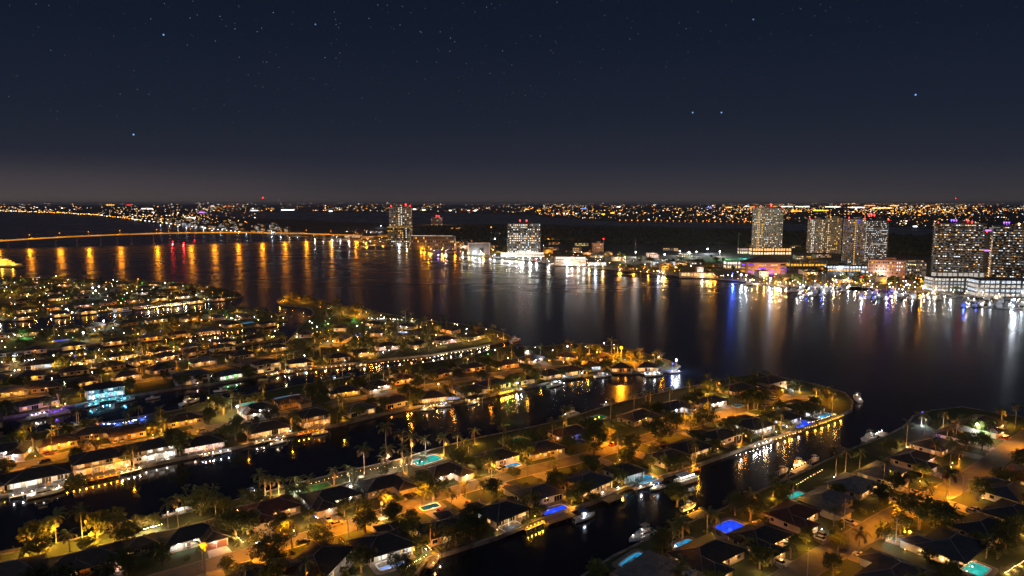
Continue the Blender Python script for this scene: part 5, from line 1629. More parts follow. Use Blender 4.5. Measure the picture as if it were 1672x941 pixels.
def proto_cruiser():
    root, B, Hh = boat_root('cabin_cruiser', 12.5)
    m = MB()
    m.grid([(-3.5, -1.45, Hh - .1), (3.2, -1.2, Hh - .05), (3.2, 1.2, Hh - .05), (-3.5, 1.45, Hh - .1), (-3.2, -1.25, Hh + 1.35), (1.6, -1.0, Hh + 1.35), (1.6, 1.0, Hh + 1.35), (-3.2, 1.25, Hh + 1.35)],
           [(0, 1, 5, 4), (1, 2, 6, 5), (2, 3, 7, 6), (3, 0, 4, 7), (4, 5, 6, 7)])
    m.build('cabin', 'boat_white', root)
    m = MB()
    for s in (-1, 1): m.grid([(-2.8, s * 1.41, Hh + .5), (1.9, s * 1.25, Hh + .5), (1.4, s * 1.12, Hh + 1.1), (-2.8, s * 1.33, Hh + 1.1)], [(0, 1, 2, 3)])
    m.build('window', 'win_dark', root)
    m = MB(); m.box(-1.2, 0, Hh + 1.35, 3.2, 1.9, .55); m.build('flybridge', 'boat_white', root)
    m = MB()
    for s in (-1, 1): m.tube([(-3, s * 1.0, Hh + 1.3), (-2.4, s * .9, Hh + 3.0), (-1.6, 0, Hh + 3.3)], [.06, .05, .05], 5)
    m.build('radar_arch', 'boat_white', root)
    m = MB(); m.box(-1.3, 0, Hh + 3.2, 3.0, 2.1, .08); m.build('canopy', 'canvas_tan', root)
    m = MB()
    for k in range(9):
        x = -4 + k * 1.15; hb = B / 2 * (1 - max(0, ((x + 6.25) / 12.5 - .45) / .55) ** 2.2) * .93
        for s in (-1, 1): m.tube([(x, s * hb, Hh), (x, s * hb, Hh + .95)], [.025, .025], 4)
    m.build('rail', 'metal', root)
    m = MB(); m.tube([(-2.2, 0, Hh + 3.2), (-2.2, 0, Hh + 5.2)], [.04, .02], 4); m.build('antenna', 'metal', root)
    remember(root); return root
def proto_sail():
    root, B, Hh = boat_root('sailing_boat', 10.5)
    m = MB(); m.box(.3, 0, Hh - .1, 3.6, 1.5, .55); m.build('cabin', 'boat_white', root)
    m = MB(); m.tube([(.9, 0, Hh), (.9, 0, Hh + 12.5)], [.1, .06], 6); ms = m.build('mast', 'boat_white', root)
    m = MB(); m.tube([(.9, -.8, Hh + 7), (.9, .8, Hh + 7)], [.03, .03], 4); m.build('spreader', 'metal', ms)
    m = MB(); m.tube([(.9, 0, Hh + 1.5), (-3.6, 0, Hh + 1.6)], [.16, .12], 6); m.build('boom', 'canvas_blue', root)
    m = MB(); m.tube([(5.1, 0, Hh + .3), (.9, 0, Hh + 12.2)], [.02, .02], 3); m.tube([(-5, 0, Hh + .1), (.9, 0, Hh + 12.4)], [.02, .02], 3); m.build('rigging', 'metal', root)
    remember(root); return root
def proto_pontoon():
    root = empty('pontoon_boat', (0, 0, -50))
    for s in (-.95, .95):
        m = MB(); m.tube([(-4, s, .1), (3.2, s, .1), (4, s, .35)], [.32, .32, .05], 8); m.build('pontoon', 'metal', root)
    m = MB(); m.box(0, 0, .42, 8, 2.6, .14); m.build('deck', 'boat_white', root)
    m = MB()
    for s in (-1.22, 1.22): m.box(0, s, .56, 7.2, .06, .7)
    for s in (-3.6, 3.6): m.box(s, 0, .56, .06, 2.4, .7)
    m.build('fence', 'boat_white', root)
    m = MB(); m.box(-.8, 0, 2.5, 4.4, 2.5, .1); m.build('canopy', 'canvas_white', root)
    for sx in (-2.8, 1.2):
        for sy in (-1.1, 1.1):
            m = MB(); m.tube([(sx, sy, .56), (sx, sy, 2.5)], [.04, .04], 4); m.build('canopy_post', 'metal', root)
    m = MB(); m.box(-1.5, .75, .56, 3, .6, .5); m.box(1.9, -.75, .56, 2, .6, .5); m.build('seat', 'canvas_tan', root)
    remember(root); return root
def merged(root, name):
    m = MB(); mats = []
    for ch in KIDS.get(root.name, ()):
        mm = ch.data; sl = [x.name for x in mm.materials]
        for s in sl:
            if s not in mats: mats.append(s)
        i = len(m.v); off = ch.location
        m.v.extend((v.co.x + off.x, v.co.y + off.y, v.co.z + off.z) for v in mm.vertices)
        for p in mm.polygons:
            m.f.append(tuple(i + k for k in p.vertices)); m.m.append(mats.index(sl[p.material_index]))
    return m.mesh(name, mats)
PROTO = dict(motor=proto_console(), cruiser=proto_cruiser(), sail=proto_sail(), pontoon=proto_pontoon())
FIRST = set()
FARBOAT = {k: merged(o, o.name) for k, o in PROTO.items()}
def boat(kind, p, rz, label, group=None, s=1.0, lights=0, col='cool', power=0):
    pr = PROTO[kind]
    if kind not in FIRST:
        FIRST.add(kind); o = pr
    else: o = copy_tree(pr)
    o.location = p; o.rotation_euler = (0, 0, rz); o.scale = (s, s, s)
    tag(o, label, 'boat', group)
    if 'group' in o and not group: del o['group']
    L = {'motor': 7, 'cruiser': 11, 'sail': 9, 'pontoon': 7.4}[kind] * .8
    for k in range(lights):
        x = -L / 2 + L * (k + .5) / lights
        m = MB(); m.ball((x, -.6, 2.0 if kind != 'sail' else 2.6), .11); m.build('deck_lamp', 'bulb_' + col, o)
    if power:
        lamp((p.x, p.y - 1.5, p.z + 2.2), col, power * KH, .3)
        lamp((p.x, p.y, p.z + 3.2), col, power * .7 * KH, .3)
    return o
def boat_at(px, py, kind, look, off=2.2, **k):
    p = G(px, py, 0)
    sk = min(SH, key=lambda k_: nearest(SH[k_], p)[0])
    dist, q, tan = nearest(SH[sk], p)
    n = Vector((-tan.y, tan.x, 0))
    if inside_poly(q + n * 2, LANDS[sk]): n = -n
    if inside_poly(p, LANDS[sk]) or dist < off: p = Vector((q.x, q.y, 0)) + n * off
    rz = math.atan2(tan.y, tan.x) + (math.pi if rnd.random() < .5 else 0)
    boat(kind, Vector((p.x, p.y, k.pop('z', .05))), rz, place_label(look, 'boat', p), **k)
boat_at(1057, 884, 'cruiser', 'large white cabin', 3.2, lights=6, col='white', power=120)
boat_at(1120, 788, 'pontoon', 'white-lit pontoon', 6.2, s=1.5, lights=8, col='white', power=260)
boat_at(945, 843, 'motor', 'white centre-console', 7.5, s=1.25, lights=1, col='cool', power=160)
boat_at(1068, 797, 'motor', 'white canopied', 6.5, lights=2, col='cool', power=90)
boat_at(1373, 652, 'cruiser', 'bright white cabin', 4, lights=6, col='white', power=600)
boat_at(1152, 850, 'motor', 'lifted gold-lit', 7.0, lights=2, col='gold', power=160, z=1.6)
boat_at(1325, 768, 'motor', 'orange-lit', 6.0, lights=3, col='amber', power=160, z=.6)
boat_at(1300, 782, 'motor', 'canvas-topped', 5.5, lights=2, col='amber', power=120, z=.6)
boat_at(1432, 720, 'cruiser', 'white moored cabin', 3.5, lights=3, col='white', power=130)
boat_at(1350, 760, 'motor', 'small orange-lit', 4.0, lights=1, col='amber', power=80)
boat_at(935, 682, 'cruiser', 'moored cabin', 3.6, lights=3, col='cool', power=120)
boat_at(310, 833, 'motor', 'dim white', 3.2, s=1.2, lights=2, col='white', power=90)
boat_at(415, 812, 'motor', 'canal-side', 3.0, lights=4, col='wwhite', power=120)
boat_at(75, 809, 'cruiser', 'white-lit moored', 4.5, lights=6, col='white', power=120)
boat_at(95, 678, 'pontoon', 'violet-lit pontoon', 6.0, s=1.4, lights=5, col='violet', power=200)
boat_at(62, 683, 'pontoon', 'white-lit pontoon', 5.5, s=1.3, lights=4, col='white', power=160)
boat_at(150, 664, 'motor', 'cyan-lit', 5.0, lights=2, col='cyan', power=200)
boat_at(205, 656, 'motor', 'cyan-lit white', 4.5, s=1.2, lights=3, col='cyan', power=200)
boat_at(310, 659, 'cruiser', 'gold-lit moored', 4, lights=5, col='wwhite', power=130)
boat_at(122, 699, 'sail', 'slim-masted sailing', 4, lights=2, col='white', power=60, s=.8)
boat_at(695, 668, 'motor', 'lantern-lit', 6.2, lights=3, col='warm', power=160)
boat_at(722, 662, 'motor', 'covered', 3.2, lights=2, col='cool', power=100)
boat_at(772, 660, 'motor', 'roofed', 4.2, lights=1, col='warm', power=60)
boat_at(900, 629, 'cruiser', 'blue-white lit', 6.4, lights=6, col='cool', power=380)
boat_at(980, 614, 'cruiser', 'dim white moored', 5.2, lights=3, col='cool', power=150)
boat_at(1065, 613, 'cruiser', 'sport-fishing', 6.5, lights=5, col='cool', power=420)
boat_at(832, 556, 'cruiser', 'rosy white moored', 4.5, lights=3, col='pink', power=120)
boat_at(470, 609, 'motor', 'pool-side moored', 5.0, lights=1, col='white', power=80)
boat_at(440, 612, 'pontoon', 'dark pontoon', 4.0)
boat_at(170, 560, 'motor', 'unlit moored', 4.0)
boat_at(205, 510, 'cruiser', 'blue-decked', 4.0, lights=4, col='blue', power=700)
boat_at(188, 512, 'motor', 'bluish lit', 4.0, lights=2, col='cool', power=400)
boat_at(345, 566, 'motor', 'violet-lit', 4.0, lights=3, col='violet', power=300)
boat_at(30, 524, 'pontoon', 'white-lit', 4.5, s=1.3, lights=4, col='white', power=300)
boat_at(25, 584, 'motor', 'bluish', 4.0, lights=2, col='cool', power=300)
boat_at(360, 640, 'motor', 'unlit white', 4.0)
boat_at(250, 652, 'motor', 'small', 3.6)
boat_at(520, 708, 'motor', 'dock-side', 5.6, lights=2, col='amber', power=60)
boat_at(455, 725, 'motor', 'pale', 5.4, lights=2, col='wwhite', power=80)
boat_at(550, 624, 'motor', 'lamp-lit', 3.6, lights=1, col='white', power=60)
boat_at(565, 621, 'sail', 'masted', 4.5, s=.8)
boat_at(590, 598, 'motor', 'narrow', 3.8)

# ------------------------------------------------------------------ cars
def proto_car():
    root = empty('parked_car', (0, 0, -50))
    def extrude(m, prof, y0, y1, tum=0):
        n = len(prof)
        vs = [(x, y0 + tum * max(0, z - .9), z) for x, z in prof] + [(x, y1 - tum * max(0, z - .9), z) for x, z in prof]
        m.grid(vs, [tuple(range(n)), tuple(reversed(range(n, 2 * n)))] + [(i, n + i, n + (i + 1) % n, (i + 1) % n) for i in range(n)])
    m = MB()
    extrude(m, [(-2.3, .35), (2.25, .35), (2.33, .62), (2.2, .82), (1.15, .98), (-1.75, 1.0), (-2.28, .92), (-2.36, .6)], -.9, .9)
    m.build('body', 'paint_silver', root)
    m = MB(); extrude(m, [(1.15, .97), (.35, 1.47), (-1.45, 1.5), (-2.05, .99)], -.84, .84, .28); m.build('window', 'win_dark', root)
    m = MB(); extrude(m, [(.38, 1.46), (.3, 1.56), (-1.4, 1.58), (-1.5, 1.49)], -.68, .68); m.build('roof', 'paint_silver', root)
    for sx in (-1.45, 1.42):
        for sy in (-.86, .86):
            m = MB(); m.tube([(sx, sy - .11, .33), (sx, sy + .11, .33)], [.33, .33], 12); w = m.build('wheel', 'rubber', root)
            m = MB(); m.tube([(sx, sy + math.copysign(.112, sy), .33), (sx, sy + math.copysign(.125, sy), .33)], [.19, .19], 8); m.build('rim', 'metal', w)
    for sy in (-.62, .62):
        m = MB(); m.box(2.27, sy, .62, .1, .36, .14); m.build('headlight', 'trim', root)
        m = MB(); m.box(-2.33, sy, .68, .08, .34, .14); m.build('taillight', 'paint_red', root)
    remember(root); return root
CAR = proto_car()
car_n = [0]
def car(p, rz, paint, label):
    o = CAR if car_n[0] == 0 else copy_tree(CAR)
    car_n[0] += 1
    o.location = p; o.rotation_euler = (0, 0, rz)
    for ch in [c for c in bpy.data.objects[o.name].children] if False else ():
        pass
    CARS.append((o, paint))
    tag(o, label, 'car')
CARS = []
def street_car(px, py, key, paint, look, side=None):
    p = G(px, py, LAND_Z)
    line, wd = ROADS[key]
    dd, q, tan = nearest(line, p)
    v = Vector((p.x - q.x, p.y - q.y, 0)).normalized()
    p = Vector((q.x, q.y, LAND_Z + .02)) + v * (wd / 2 - 1.1)
    car(p, math.atan2(tan.y, tan.x) + rnd.choice((0, math.pi)), paint, place_label(look, 'car', p))
street_car(428, 892, 'P3', 'white', 'white parked')
street_car(422, 885, 'P3', 'gold', 'tan parked') if False else None
street_car(550, 857, 'P3', 'gold', 'tan kerbside')
street_car(594, 842, 'P3', 'silver', 'silver kerbside')
street_car(497, 890, 'P3', 'black', 'dark kerbside')
street_car(1000, 728, 'P3', 'red', 'dark red kerbside')
street_car(1250, 664, 'P3', 'silver', 'kerbside') 
street_car(1270, 653, 'P3', 'white', 'pale kerbside')
street_car(1430, 868, 'L1', 'blue', 'dark blue kerbside')
street_car(300, 712, 'P2', 'blue', 'blue-lit kerbside')
street_car(75, 757, 'P2', 'black', 'dark kerbside')
street_car(330, 706, 'P2', 'silver', 'grey kerbside')
def drive_car(row, ordn, paint, look, shift=0, n=0):
    ls = [l for l in LOTS if l['row'] == row and l['ord'] == ORD[ordn]]
    if not ls or 'drive' not in ls[0]: return
    a, b, dv = ls[0]['drive']
    nrm = Vector((-dv.y, dv.x, 0))
    L = (b - a).length
    p = a + dv * min(3.6, L * .5) + nrm * shift
    car(Vector((p.x, p.y, LAND_Z + .04)), math.atan2(dv.y, dv.x) + rnd.choice((0, math.pi)), paint, place_label(look, 'car', p))
for l in LOTS:
    if 'drive' not in l: continue
    i = ORD.index(l['ord'])
    r_ = rnd.random()
    if r_ < .55: drive_car(l['row'], i, *rnd.choice((('silver', 'silver'), ('white', 'white'), ('black', 'black'), ('blue', 'dark blue'), ('red', 'dark red'))), shift=-1.35)
    if r_ < .22: drive_car(l['row'], i, *rnd.choice((('gold', 'tan'), ('silver', 'grey'), ('black', 'black'))), shift=1.35)
def all_children(o):
    return [c for c in bpy.data.objects if c.parent is o]
kids = {}
for c in bpy.data.objects:
    if c.parent is not None and c.type == 'MESH': kids.setdefault(c.parent.name, []).append(c)
for o, paint in CARS:
    for ch in kids.get(o.name, ()):
        if ch.name.split('.')[0] in ('body', 'roof'):
            ch.material_slots[0].link = 'OBJECT'
            ch.material_slots[0].material = M['paint_' + paint]
print('CARS', len(CARS), 'GARDEN LAMPS', GL[0])

# utility poles seen beside the streets
for px, py, hg in ((478, 905, 11), (1378, 862, 11), (1462, 890, 10), (693, 640, 12), (636, 632, 11), (1318, 940, 9), (569, 880, 8)):
    p = G(px, py, LAND_Z)
    o = MB(); o.tube([(0, 0, -.3), (0, 0, hg)], [.16, .11], 7); o.box(0, 0, hg - .9, 1.6, .12, .14)
    tag(o.build('utility_pole', 'pole_pale', None, loc=p), place_label('thin wooden', 'utility pole', p), 'pole')
# ------------------------------------------------------------------ far shore
FAR = [(-400, 343.4), (-150, 344.6), (0, 346), (90, 349), (150, 352), (200, 357), (235, 362), (270, 366), (300, 370), (335, 374), (370, 378), (420, 383), (480, 387), (540, 391), (600, 396), (640, 402), (700, 411), (760, 418), (830, 424), (880, 429), (930, 436), (1000, 442),
       (1080, 450), (1160, 457), (1240, 465), (1290, 470), (1340, 468), (1400, 470), (1440, 476), (1510, 478), (1560, 484), (1672, 492), (1900, 508)]
fl = [G(x, y) for x, y in FAR]
poly = fl + [Vector((60000, fl[-1].y, 0)), Vector((60000, 90000, 0)), Vector((-60000, 90000, 0)), Vector((-60000, fl[0].y, 0))]
p2 = ccw([(p.x, p.y) for p in poly])
bm = bmesh.new()
tv = [bm.verts.new((x, y, LAND_Z)) for x, y in p2]; bv = [bm.verts.new((x, y, -2)) for x, y in p2]
f = bm.faces.new(tv)
for i in range(len(p2)): bm.faces.new((bv[i], bv[(i + 1) % len(p2)], tv[(i + 1) % len(p2)], tv[i]))
bmesh.ops.triangulate(bm, faces=[f])
me = bpy.data.meshes.new('ground'); bm.to_mesh(me); bm.free(); me.materials.append(M['far_ground'])
struct(link('ground', me))
bay = [(320, 349), (345, 354), (420, 357), (480, 359), (560, 363), (640, 366.5), (760, 366), (900, 367), (1000, 369), (1100, 371), (1215, 373.5), (1300, 378), (1400, 381), (1500, 385), (1600, 388), (1850, 393),
       (1850, 379), (1560, 377), (1500, 373.5), (1450, 371), (1300, 366), (1240, 364), (1000, 361.5), (930, 358), (860, 351), (700, 347.5), (500, 346.5), (340, 346.5)]
m = MB(); m.face([tuple(G(x, y, 2.2)) for x, y in bay])
me = m.mesh('bay_water', 'water'); bmm = bmesh.new(); bmm.from_mesh(me); bmesh.ops.triangulate(bmm, faces=bmm.faces); bmm.to_mesh(me); bmm.free()
struct(link('bay_water', me))

def on_far(p, margin=0):
    return inside_poly((p.x, p.y), p2)

# promenade wall of the near part of the far shore
w = MB()
for a, b in zip(fl[12:-1], fl[13:]):
    d = b - a; mid = (a + b) / 2
    w.box(mid.x, mid.y + .6, -1, d.length, 1.4, 3.0, 0, math.atan2(d.y, d.x))
tag(w.build('seawall', 'seawall'), 'long low promenade wall along the far river shore', 'seawall')

emit('deck_glow_amber', (1, .36, .025), .75, .3, .02)  # emission standing in for the amber light on the bridge deck
# ------------------------------------------------------------------ the bridge
BZ0 = [(-140, 409.5), (0, 405), (300, 397.2), (600, 389.6)]
A, B = G(-60, 406.9), G(640, 388.6)
bd = (B - A); BL = bd.length; bd.normalize(); bn = Vector((-bd.y, bd.x, 0))
def bridge_t(px):
    """distance along the bridge where it crosses photo column px"""
    u = (px - CX) / F_PX
    # solve (A + s*bd).x = u * depth
    lo, hi = 0, BL
    for _ in range(50):
        s = (lo + hi) / 2; p = A + bd * s
        if p.x / depth(p) < u: lo = s
        else: hi = s
    return s
def deck_z(s):
    t = (s - BL * .42) / (BL * .56)
    return 6.5 + 24.5 * max(0, 1 - t * t) ** 1.25
root = empty('road_bridge', A, math.atan2(bd.y, bd.x))
def strip(y0, y1, dz0, dz1, name, material):
    m = MB()
    n = 80; vs = []
    for k in range(n + 1):
        s = BL * k / n; z = deck_z(s)
        vs += [(s, y0, z + dz0), (s, y1, z + dz0), (s, y1, z + dz1), (s, y0, z + dz1)]
    fs = []
    for k in range(n):
        for j in range(4): fs.append((k * 4 + j, k * 4 + (j + 1) % 4, (k + 1) * 4 + (j + 1) % 4, (k + 1) * 4 + j))
    m.grid(vs, fs); return m.build(name, material, root)
strip(-7, 7, -1.9, 0, 'deck', 'pier')
strip(-6.5, 6.5, .02, .08, 'roadway', 'deck_road')
strip(-7.3, -6.8, -.6, 1.05, 'parapet', 'pier')
strip(6.8, 7.3, -.6, 1.05, 'parapet', 'pier')
strip(-7.42, -7.32, -1.9, 1.0, 'glow_strip', 'deck_glow_amber')  # added glowing face along the deck side, imitates its lamp-lit look
PIERS = [-20, 14, 47, 92, 126, 165, 192, 215, 251, 319, 351, 371, 392, 409, 430, 448, 466, 487, 508, 530]
for px in PIERS:
    s = bridge_t(px); z = deck_z(s)
    m = MB()
    for y in (-4, 4): m.tube([(s, y, -3), (s, y, z - 3)], [1.5, 1.3], 8)
    m.box(s, 0, z - 3.4, 3.2, 13, 1.5)
    m.box(s, 0, -1, 7, 14, 3.2)
    m.build('pier', 'pier', root)
lampx = [-2, 50, 99, 146, 197, 257, 312, 350, 389, 428, 465, 500, 540, 580]
for i, px in enumerate(lampx):
    s = bridge_t(px); z = deck_z(s)
    m = MB(); m.tube([(s, -6.9, z), (s, -6.9, z + 10.5)], [.25, .18], 6); m.tube([(s, -6.9, z + 10.4), (s, -4.2, z + 10.9)], [.14, .1], 5)
    lp = m.build('lamp_post', 'pole_pale', root)
    m = MB(); m.ball((s, -4.4, z + 10.6), 1.05, sq=.7); m.build('bulb', 'bulb_amber', lp)
    p = A + bd * s + bn * -4.4
    lamp((p.x, p.y - 1.5, z + 9.6), 'amber', 90000, .6)
tag(root, 'long concrete road bridge lit amber, arching over the river at left', 'bridge')
for px, py, z in ((282, 397.5, 2.5), (300, 399.5, 2.0), (318, 394.5, 2.5)):
    p = G(px, py, 0)
    r_ = empty('channel_marker', p)
    m = MB(); m.tube([(0, 0, -3), (0, 0, z + 1.5)], [.5, .4], 6); m.build('pile', 'dark_wood', r_)
    m = MB(); m.ball((0, 0, z + 2.2), 1.4); m.build('bulb', 'bulb_red', r_)
    tag(r_, {282: 'left red channel light under the bridge span', 300: 'middle red channel light, nearest of three below the bridge', 318: 'right red channel light by a bridge pier'}[px], 'channel light')
    lamp((p.x, p.y - 1.6, z + 1.9), 'red', 110000, .5)

# lit excursion boat moored on the small island at far left
p = G(8, 433, 1.2)
root = empty('excursion_boat', p, .05)
m = MB(); m.prism([(-30, -5), (22, -5), (31, 0), (22, 5), (-30, 5)], -.5, 2.6); m.build('hull', 'boat_white', root)
for k in range(3):
    m = MB(); m.box(-3 - k * 2, 0, 2.6 + k * 3, 46 - k * 7, 8.6, .3); m.build('deck', 'boat_white', root)
    m = MB(); m.box(-4 - k * 2, 0, 2.9 + k * 3, 40 - k * 7, 6.6, 2.7); m.build('cabin', 'glow_gold', root)
    m = MB()
    for j in range(16): m.ball((-24 + k * 1.5 + j * (44 - k * 7) / 16, -4.4, 4.6 + k * 3), .42)
    m.build('lamp_row', 'bulb_gold', root)
m = MB(); m.box(-7, 0, 11.6, 24, 7, .3); m.build('roof', 'boat_white', root)
tag(root, 'three-deck excursion boat outlined in gold lights at far left', 'boat')
lamp((p.x, p.y - 8, 6), 'gold', 16000, 1); lamp((p.x + 20, p.y - 8, 6), 'gold', 12000, 1)

# ------------------------------------------------------------------ towers
def lamp_on(root, x, y, z, col, r, name='roof_light'):
    m = MB(); m.ball((0, 0, 0), r); m.tube([(0, 0, -r * 2.2), (0, 0, -r)], [r * .3, r * .3], 5); 
    return m.build(name, 'bulb_' + col, root, loc=(x, y, z + r * 2))

def block(px0, px1, pyb, pyt, dpt, label, wall, floors, bays, lit, cols, name='apartment_tower', rot=0.0, slabs=0.0, roof_lights=(), side_bays=3, stripes=(), cat='tower', dark='win_dark', dimlit=.55, winw=.5, winh=.42, extra=None, group=None):
    """a tower whose front spans px0..px1, foot at pyb, top at pyt; dpt depth in metres"""
    p0, p1 = G(px0, pyb, LAND_Z), G(px1, pyb, LAND_Z)
    c = (p0 + p1) / 2; t = depth(c)
    W_ = (p1 - p0).length
    Ht = (pyb - pyt) * t / F_PX * 1.0
    face = Vector((-c.x, -c.y, 0)).normalized()      # front turned to the river
    rz = rot
    if px0 > 1200:      # these towers turn their fronts toward the middle of the river
        al = math.atan2(c.x, c.y); rz = -.85 * al; W_ *= math.cos(al) * .97
    root = empty(name, c + Vector((-math.sin(rz) * dpt / 2, math.cos(rz) * dpt / 2, 0)), rz)
    mwall = MB(); mwall.box(0, 0, -.5, W_, dpt, Ht + .5); mwall.build('wall', wall, root)
    m = MB(); m.box(0, 0, Ht, W_ + .6, dpt + .6, .9); m.box(W_ * .08, 0, Ht + .9, W_ * .34, dpt * .5, 3.4); m.build('roof', wall, root)
    if slabs:
        m = MB()
        for k in range(floors + 1):
            m.box(0, -.0, Ht * k / floors - .15, W_ + slabs * 2, dpt + slabs * 2, .32)
        m.build('balcony_bands', 'trim', root)
    keys = list(cols)
    ncol = len(keys)
    for b0, b1, ck, pr in stripes:
        if ck not in keys: keys.append(ck)
    fh = Ht / floors
    mats = ['tow_' + k for k in keys] + ['tow_' + keys[0], dark] + ['dimwin_' + k for k in keys]
    m = MB()
    for face_, n, span, dist, ang in (('f', bays, W_, dpt / 2, 0), ('l', side_bays, dpt, W_ / 2, -math.pi / 2), ('r', side_bays, dpt, W_ / 2, math.pi / 2)):
        ca, sa = math.cos(ang), math.sin(ang)
        for k in range(floors):
            run = rnd.random() < .3
            for b in range(n):
                x = -span / 2 + span * (b + .5) / n
                st = None
                for (b0, b1, mi_, pr) in stripes:
                    if face_ == 'f' and b0 <= b <= b1: st = (mi_, pr)
                pr = lit * .75 * (1.7 if run else .7)
                if st: pr = st[1]
                if rnd.random() < pr:
                    mi = (keys.index(st[0]) if st else rnd.choice(list(range(ncol)) * 2 + [len(keys)]))
                else: mi = len(keys) + 1 if rnd.random() > dimlit else len(keys) + 2 + rnd.randrange(ncol)
                ww, wh = span / n * winw * (1 if not st else .9), fh * winh
                z0 = fh * k + fh * .25
                o = .06
                y = -dist - o
                q = [(x - ww / 2, y, z0), (x + ww / 2, y, z0), (x + ww / 2, y, z0 + wh), (x - ww / 2, y, z0 + wh)]
                m.face([(a * ca - bb * sa, a * sa + bb * ca, z) for a, bb, z in q], mi)
    wn = m.build('windows', mats, root); wn['kind'] = 'stuff'
    for x, z, col, r in roof_lights: lamp_on(root, x * W_, -dpt * .3, Ht + z, col, r)
    tag(root, label, cat, group)
    return root, c, W_, Ht, t, dpt
WARMS = ('warm', 'wwhite', 'white')
block(636, 654, 399, 339, 20, 'left half of the slim tan tower by the promenade hotel', 'tower_tan', 22, 5, .2, WARMS, roof_lights=((-.3, 1, 'red', 1.3),), stripes=((4, 4, 'wwhite', .8),))
block(654.6, 672, 399, 338, 20, 'right half of the slim tan tower with a white light strip', 'tower_tan', 22, 5, .25, WARMS, roof_lights=((0, 2, 'red', 2.0), (.42, 0, 'red', 1.2)), stripes=((0, 0, 'white', .95),))
r_ = block(633, 668, 403, 372, 24, 'promenade hotel block with a gold-lit roof edge', 'tower_dark', 9, 12, .2, ('warm', 'gold', 'white'), cat='hotel', name='hotel', stripes=((10, 10, 'white', .7),))
m = MB(); m.box(0, -r_[5] / 2 - .4, r_[3] + .9, r_[2], .5, .9); m.build('glow_strip', 'glow_gold', r_[0])
r_ = block(671, 742, 408, 386, 22, 'long low hotel wing with a white-gold lit roof edge', 'tower_dark', 4, 22, .16, ('gold', 'warm', 'white'), dimlit=.15, cat='hotel', name='hotel', side_bays=4, rot=-.12)
m = MB(); m.box(-r_[2] * .2, -r_[5] / 2 - .4, r_[3] + .9, r_[2] * .6, .5, .7); m.box(r_[2] * .3, -r_[5] / 2 - .4, r_[3] + .9, r_[2] * .35, .5, .5); m.build('glow_strip', 'glow_wwhite', r_[0])
block(704, 722, 368, 355, 30, 'small rosy apartment block across the bay', 'salmon', 9, 8, .35, ('pink', 'warm'), cat='apartment block', name='apartment_block', roof_lights=((0, 2, 'red', 3.0), (.2, 2, 'red', 2.4)))
r_ = block(829, 882, 420, 366, 24, 'balconied glass condominium with two red roof lights', 'tower_glass', 15, 18, .55, ('wwhite', 'warm', 'cool', 'white'), slabs=1.3, roof_lights=((-.12, 4.5, 'red', 1.4), (.08, 4.5, 'red', 1.4)), winw=.55, winh=.45)
for k in range(4):
    m = MB(); m.box(0, 0, 0, r_[2] + 22, 6, 3.2); m.build('podium', 'glow_white' if k % 2 == 0 else 'trim', r_[0], loc=(-4, -r_[5] / 2 - 4 - .01 * k, 1 + k * 2.9 if k % 2 == 0 else k * 2.9)) if k < 3 else None
T3 = r_
r_ = block(1226, 1277, 411, 341, 28, 'tall isolated tower with warm light columns and a red beacon', 'tower_tan', 26, 20, .26, ('wwhite', 'cool', 'warm', 'white'), roof_lights=((.08, 5.5, 'red', 1.9), (-.48, 0, 'red', 1.3), (.48, 0, 'red', 1.3)), slabs=.35, winw=.5,
           stripes=((3, 4, 'warm', .97), (6, 6, 'gold', .75)))
block(1317, 1345, 413, 359, 30, 'tan left slab of the paired towers with a white stair strip', 'tower_tan', 20, 10, .18, ('wwhite', 'warm', 'white'), stripes=((2, 3, 'white', .85), (8, 8, 'wwhite', .7)), roof_lights=((-.4, 0, 'red', .9),))
block(1345.6, 1373, 414, 357, 26, 'second tan slab of the paired towers with lit shaft', 'tower_tan', 20, 9, .2, ('wwhite', 'warm', 'gold'), stripes=((1, 1, 'wwhite', .8), (6, 6, 'gold', .5)), roof_lights=((.9, 0, 'red', 1.0),), dark='win_dim')
block(1374, 1410, 433, 359, 26, 'beige tower with gold stair lights and three red beacons', 'tower_tan', 22, 12, .15, ('cool', 'wwhite', 'gold', 'blue'), stripes=((6, 6, 'gold', .95),), roof_lights=((.62, 6, 'red', 1.2), (.75, 6, 'red', 1.2), (.88, 6, 'red', 1.2), (.45, 0, 'red', 1.0)), winw=.55)
block(1410.6, 1448, 428, 361, 26, 'finely gridded bluish tower with a tan end wall', 'tower_dark', 24, 22, .5, ('cool', 'wwhite', 'cool'), stripes=((0, 0, 'white', .9), (21, 21, 'warm', 0)), roof_lights=((.48, 0, 'red', 1.1),), winw=.45, winh=.42, dark='win_dim')
r_ = block(1520, 1603, 452, 366, 34, 'wide banded condominium at right with a violet roof lamp', 'tower_dark', 22, 22, .22, ('cool', 'warm', 'wwhite', 'warm', 'cool', 'white'), slabs=1.6, side_bays=8, roof_lights=((-.18, 3, 'violet', 1.2), (-.13, 3, 'violet', 1.2), (-.08, 3, 'violet', 1.2), (.15, 3, 'red', 1.3), (.24, 1, 'red', 1.0), (-.45, 0, 'red', .8)), winw=.74, winh=.3)
block(1602, 1617, 440, 381, 10, 'narrow dark link with violet bands between two condominiums', 'roof_dark', 18, 3, .03, ('violet', 'warm'), dimlit=0, roof_lights=((-.2, 1, 'red', 1.0),))
block(1614, 1700, 454, 370, 34, 'banded condominium cut by the right edge', 'tower_dark', 20, 23, .26, ('cool', 'warm', 'wwhite', 'warm', 'cool', 'white'), slabs=1.6, side_bays=8, roof_lights=((-.3, 3, 'violet', 1.2), (-.25, 3, 'violet', 1.2), (-.2, 3, 'violet', 1.2), (0, 1, 'warm', 1.2)), winw=.74, winh=.3)
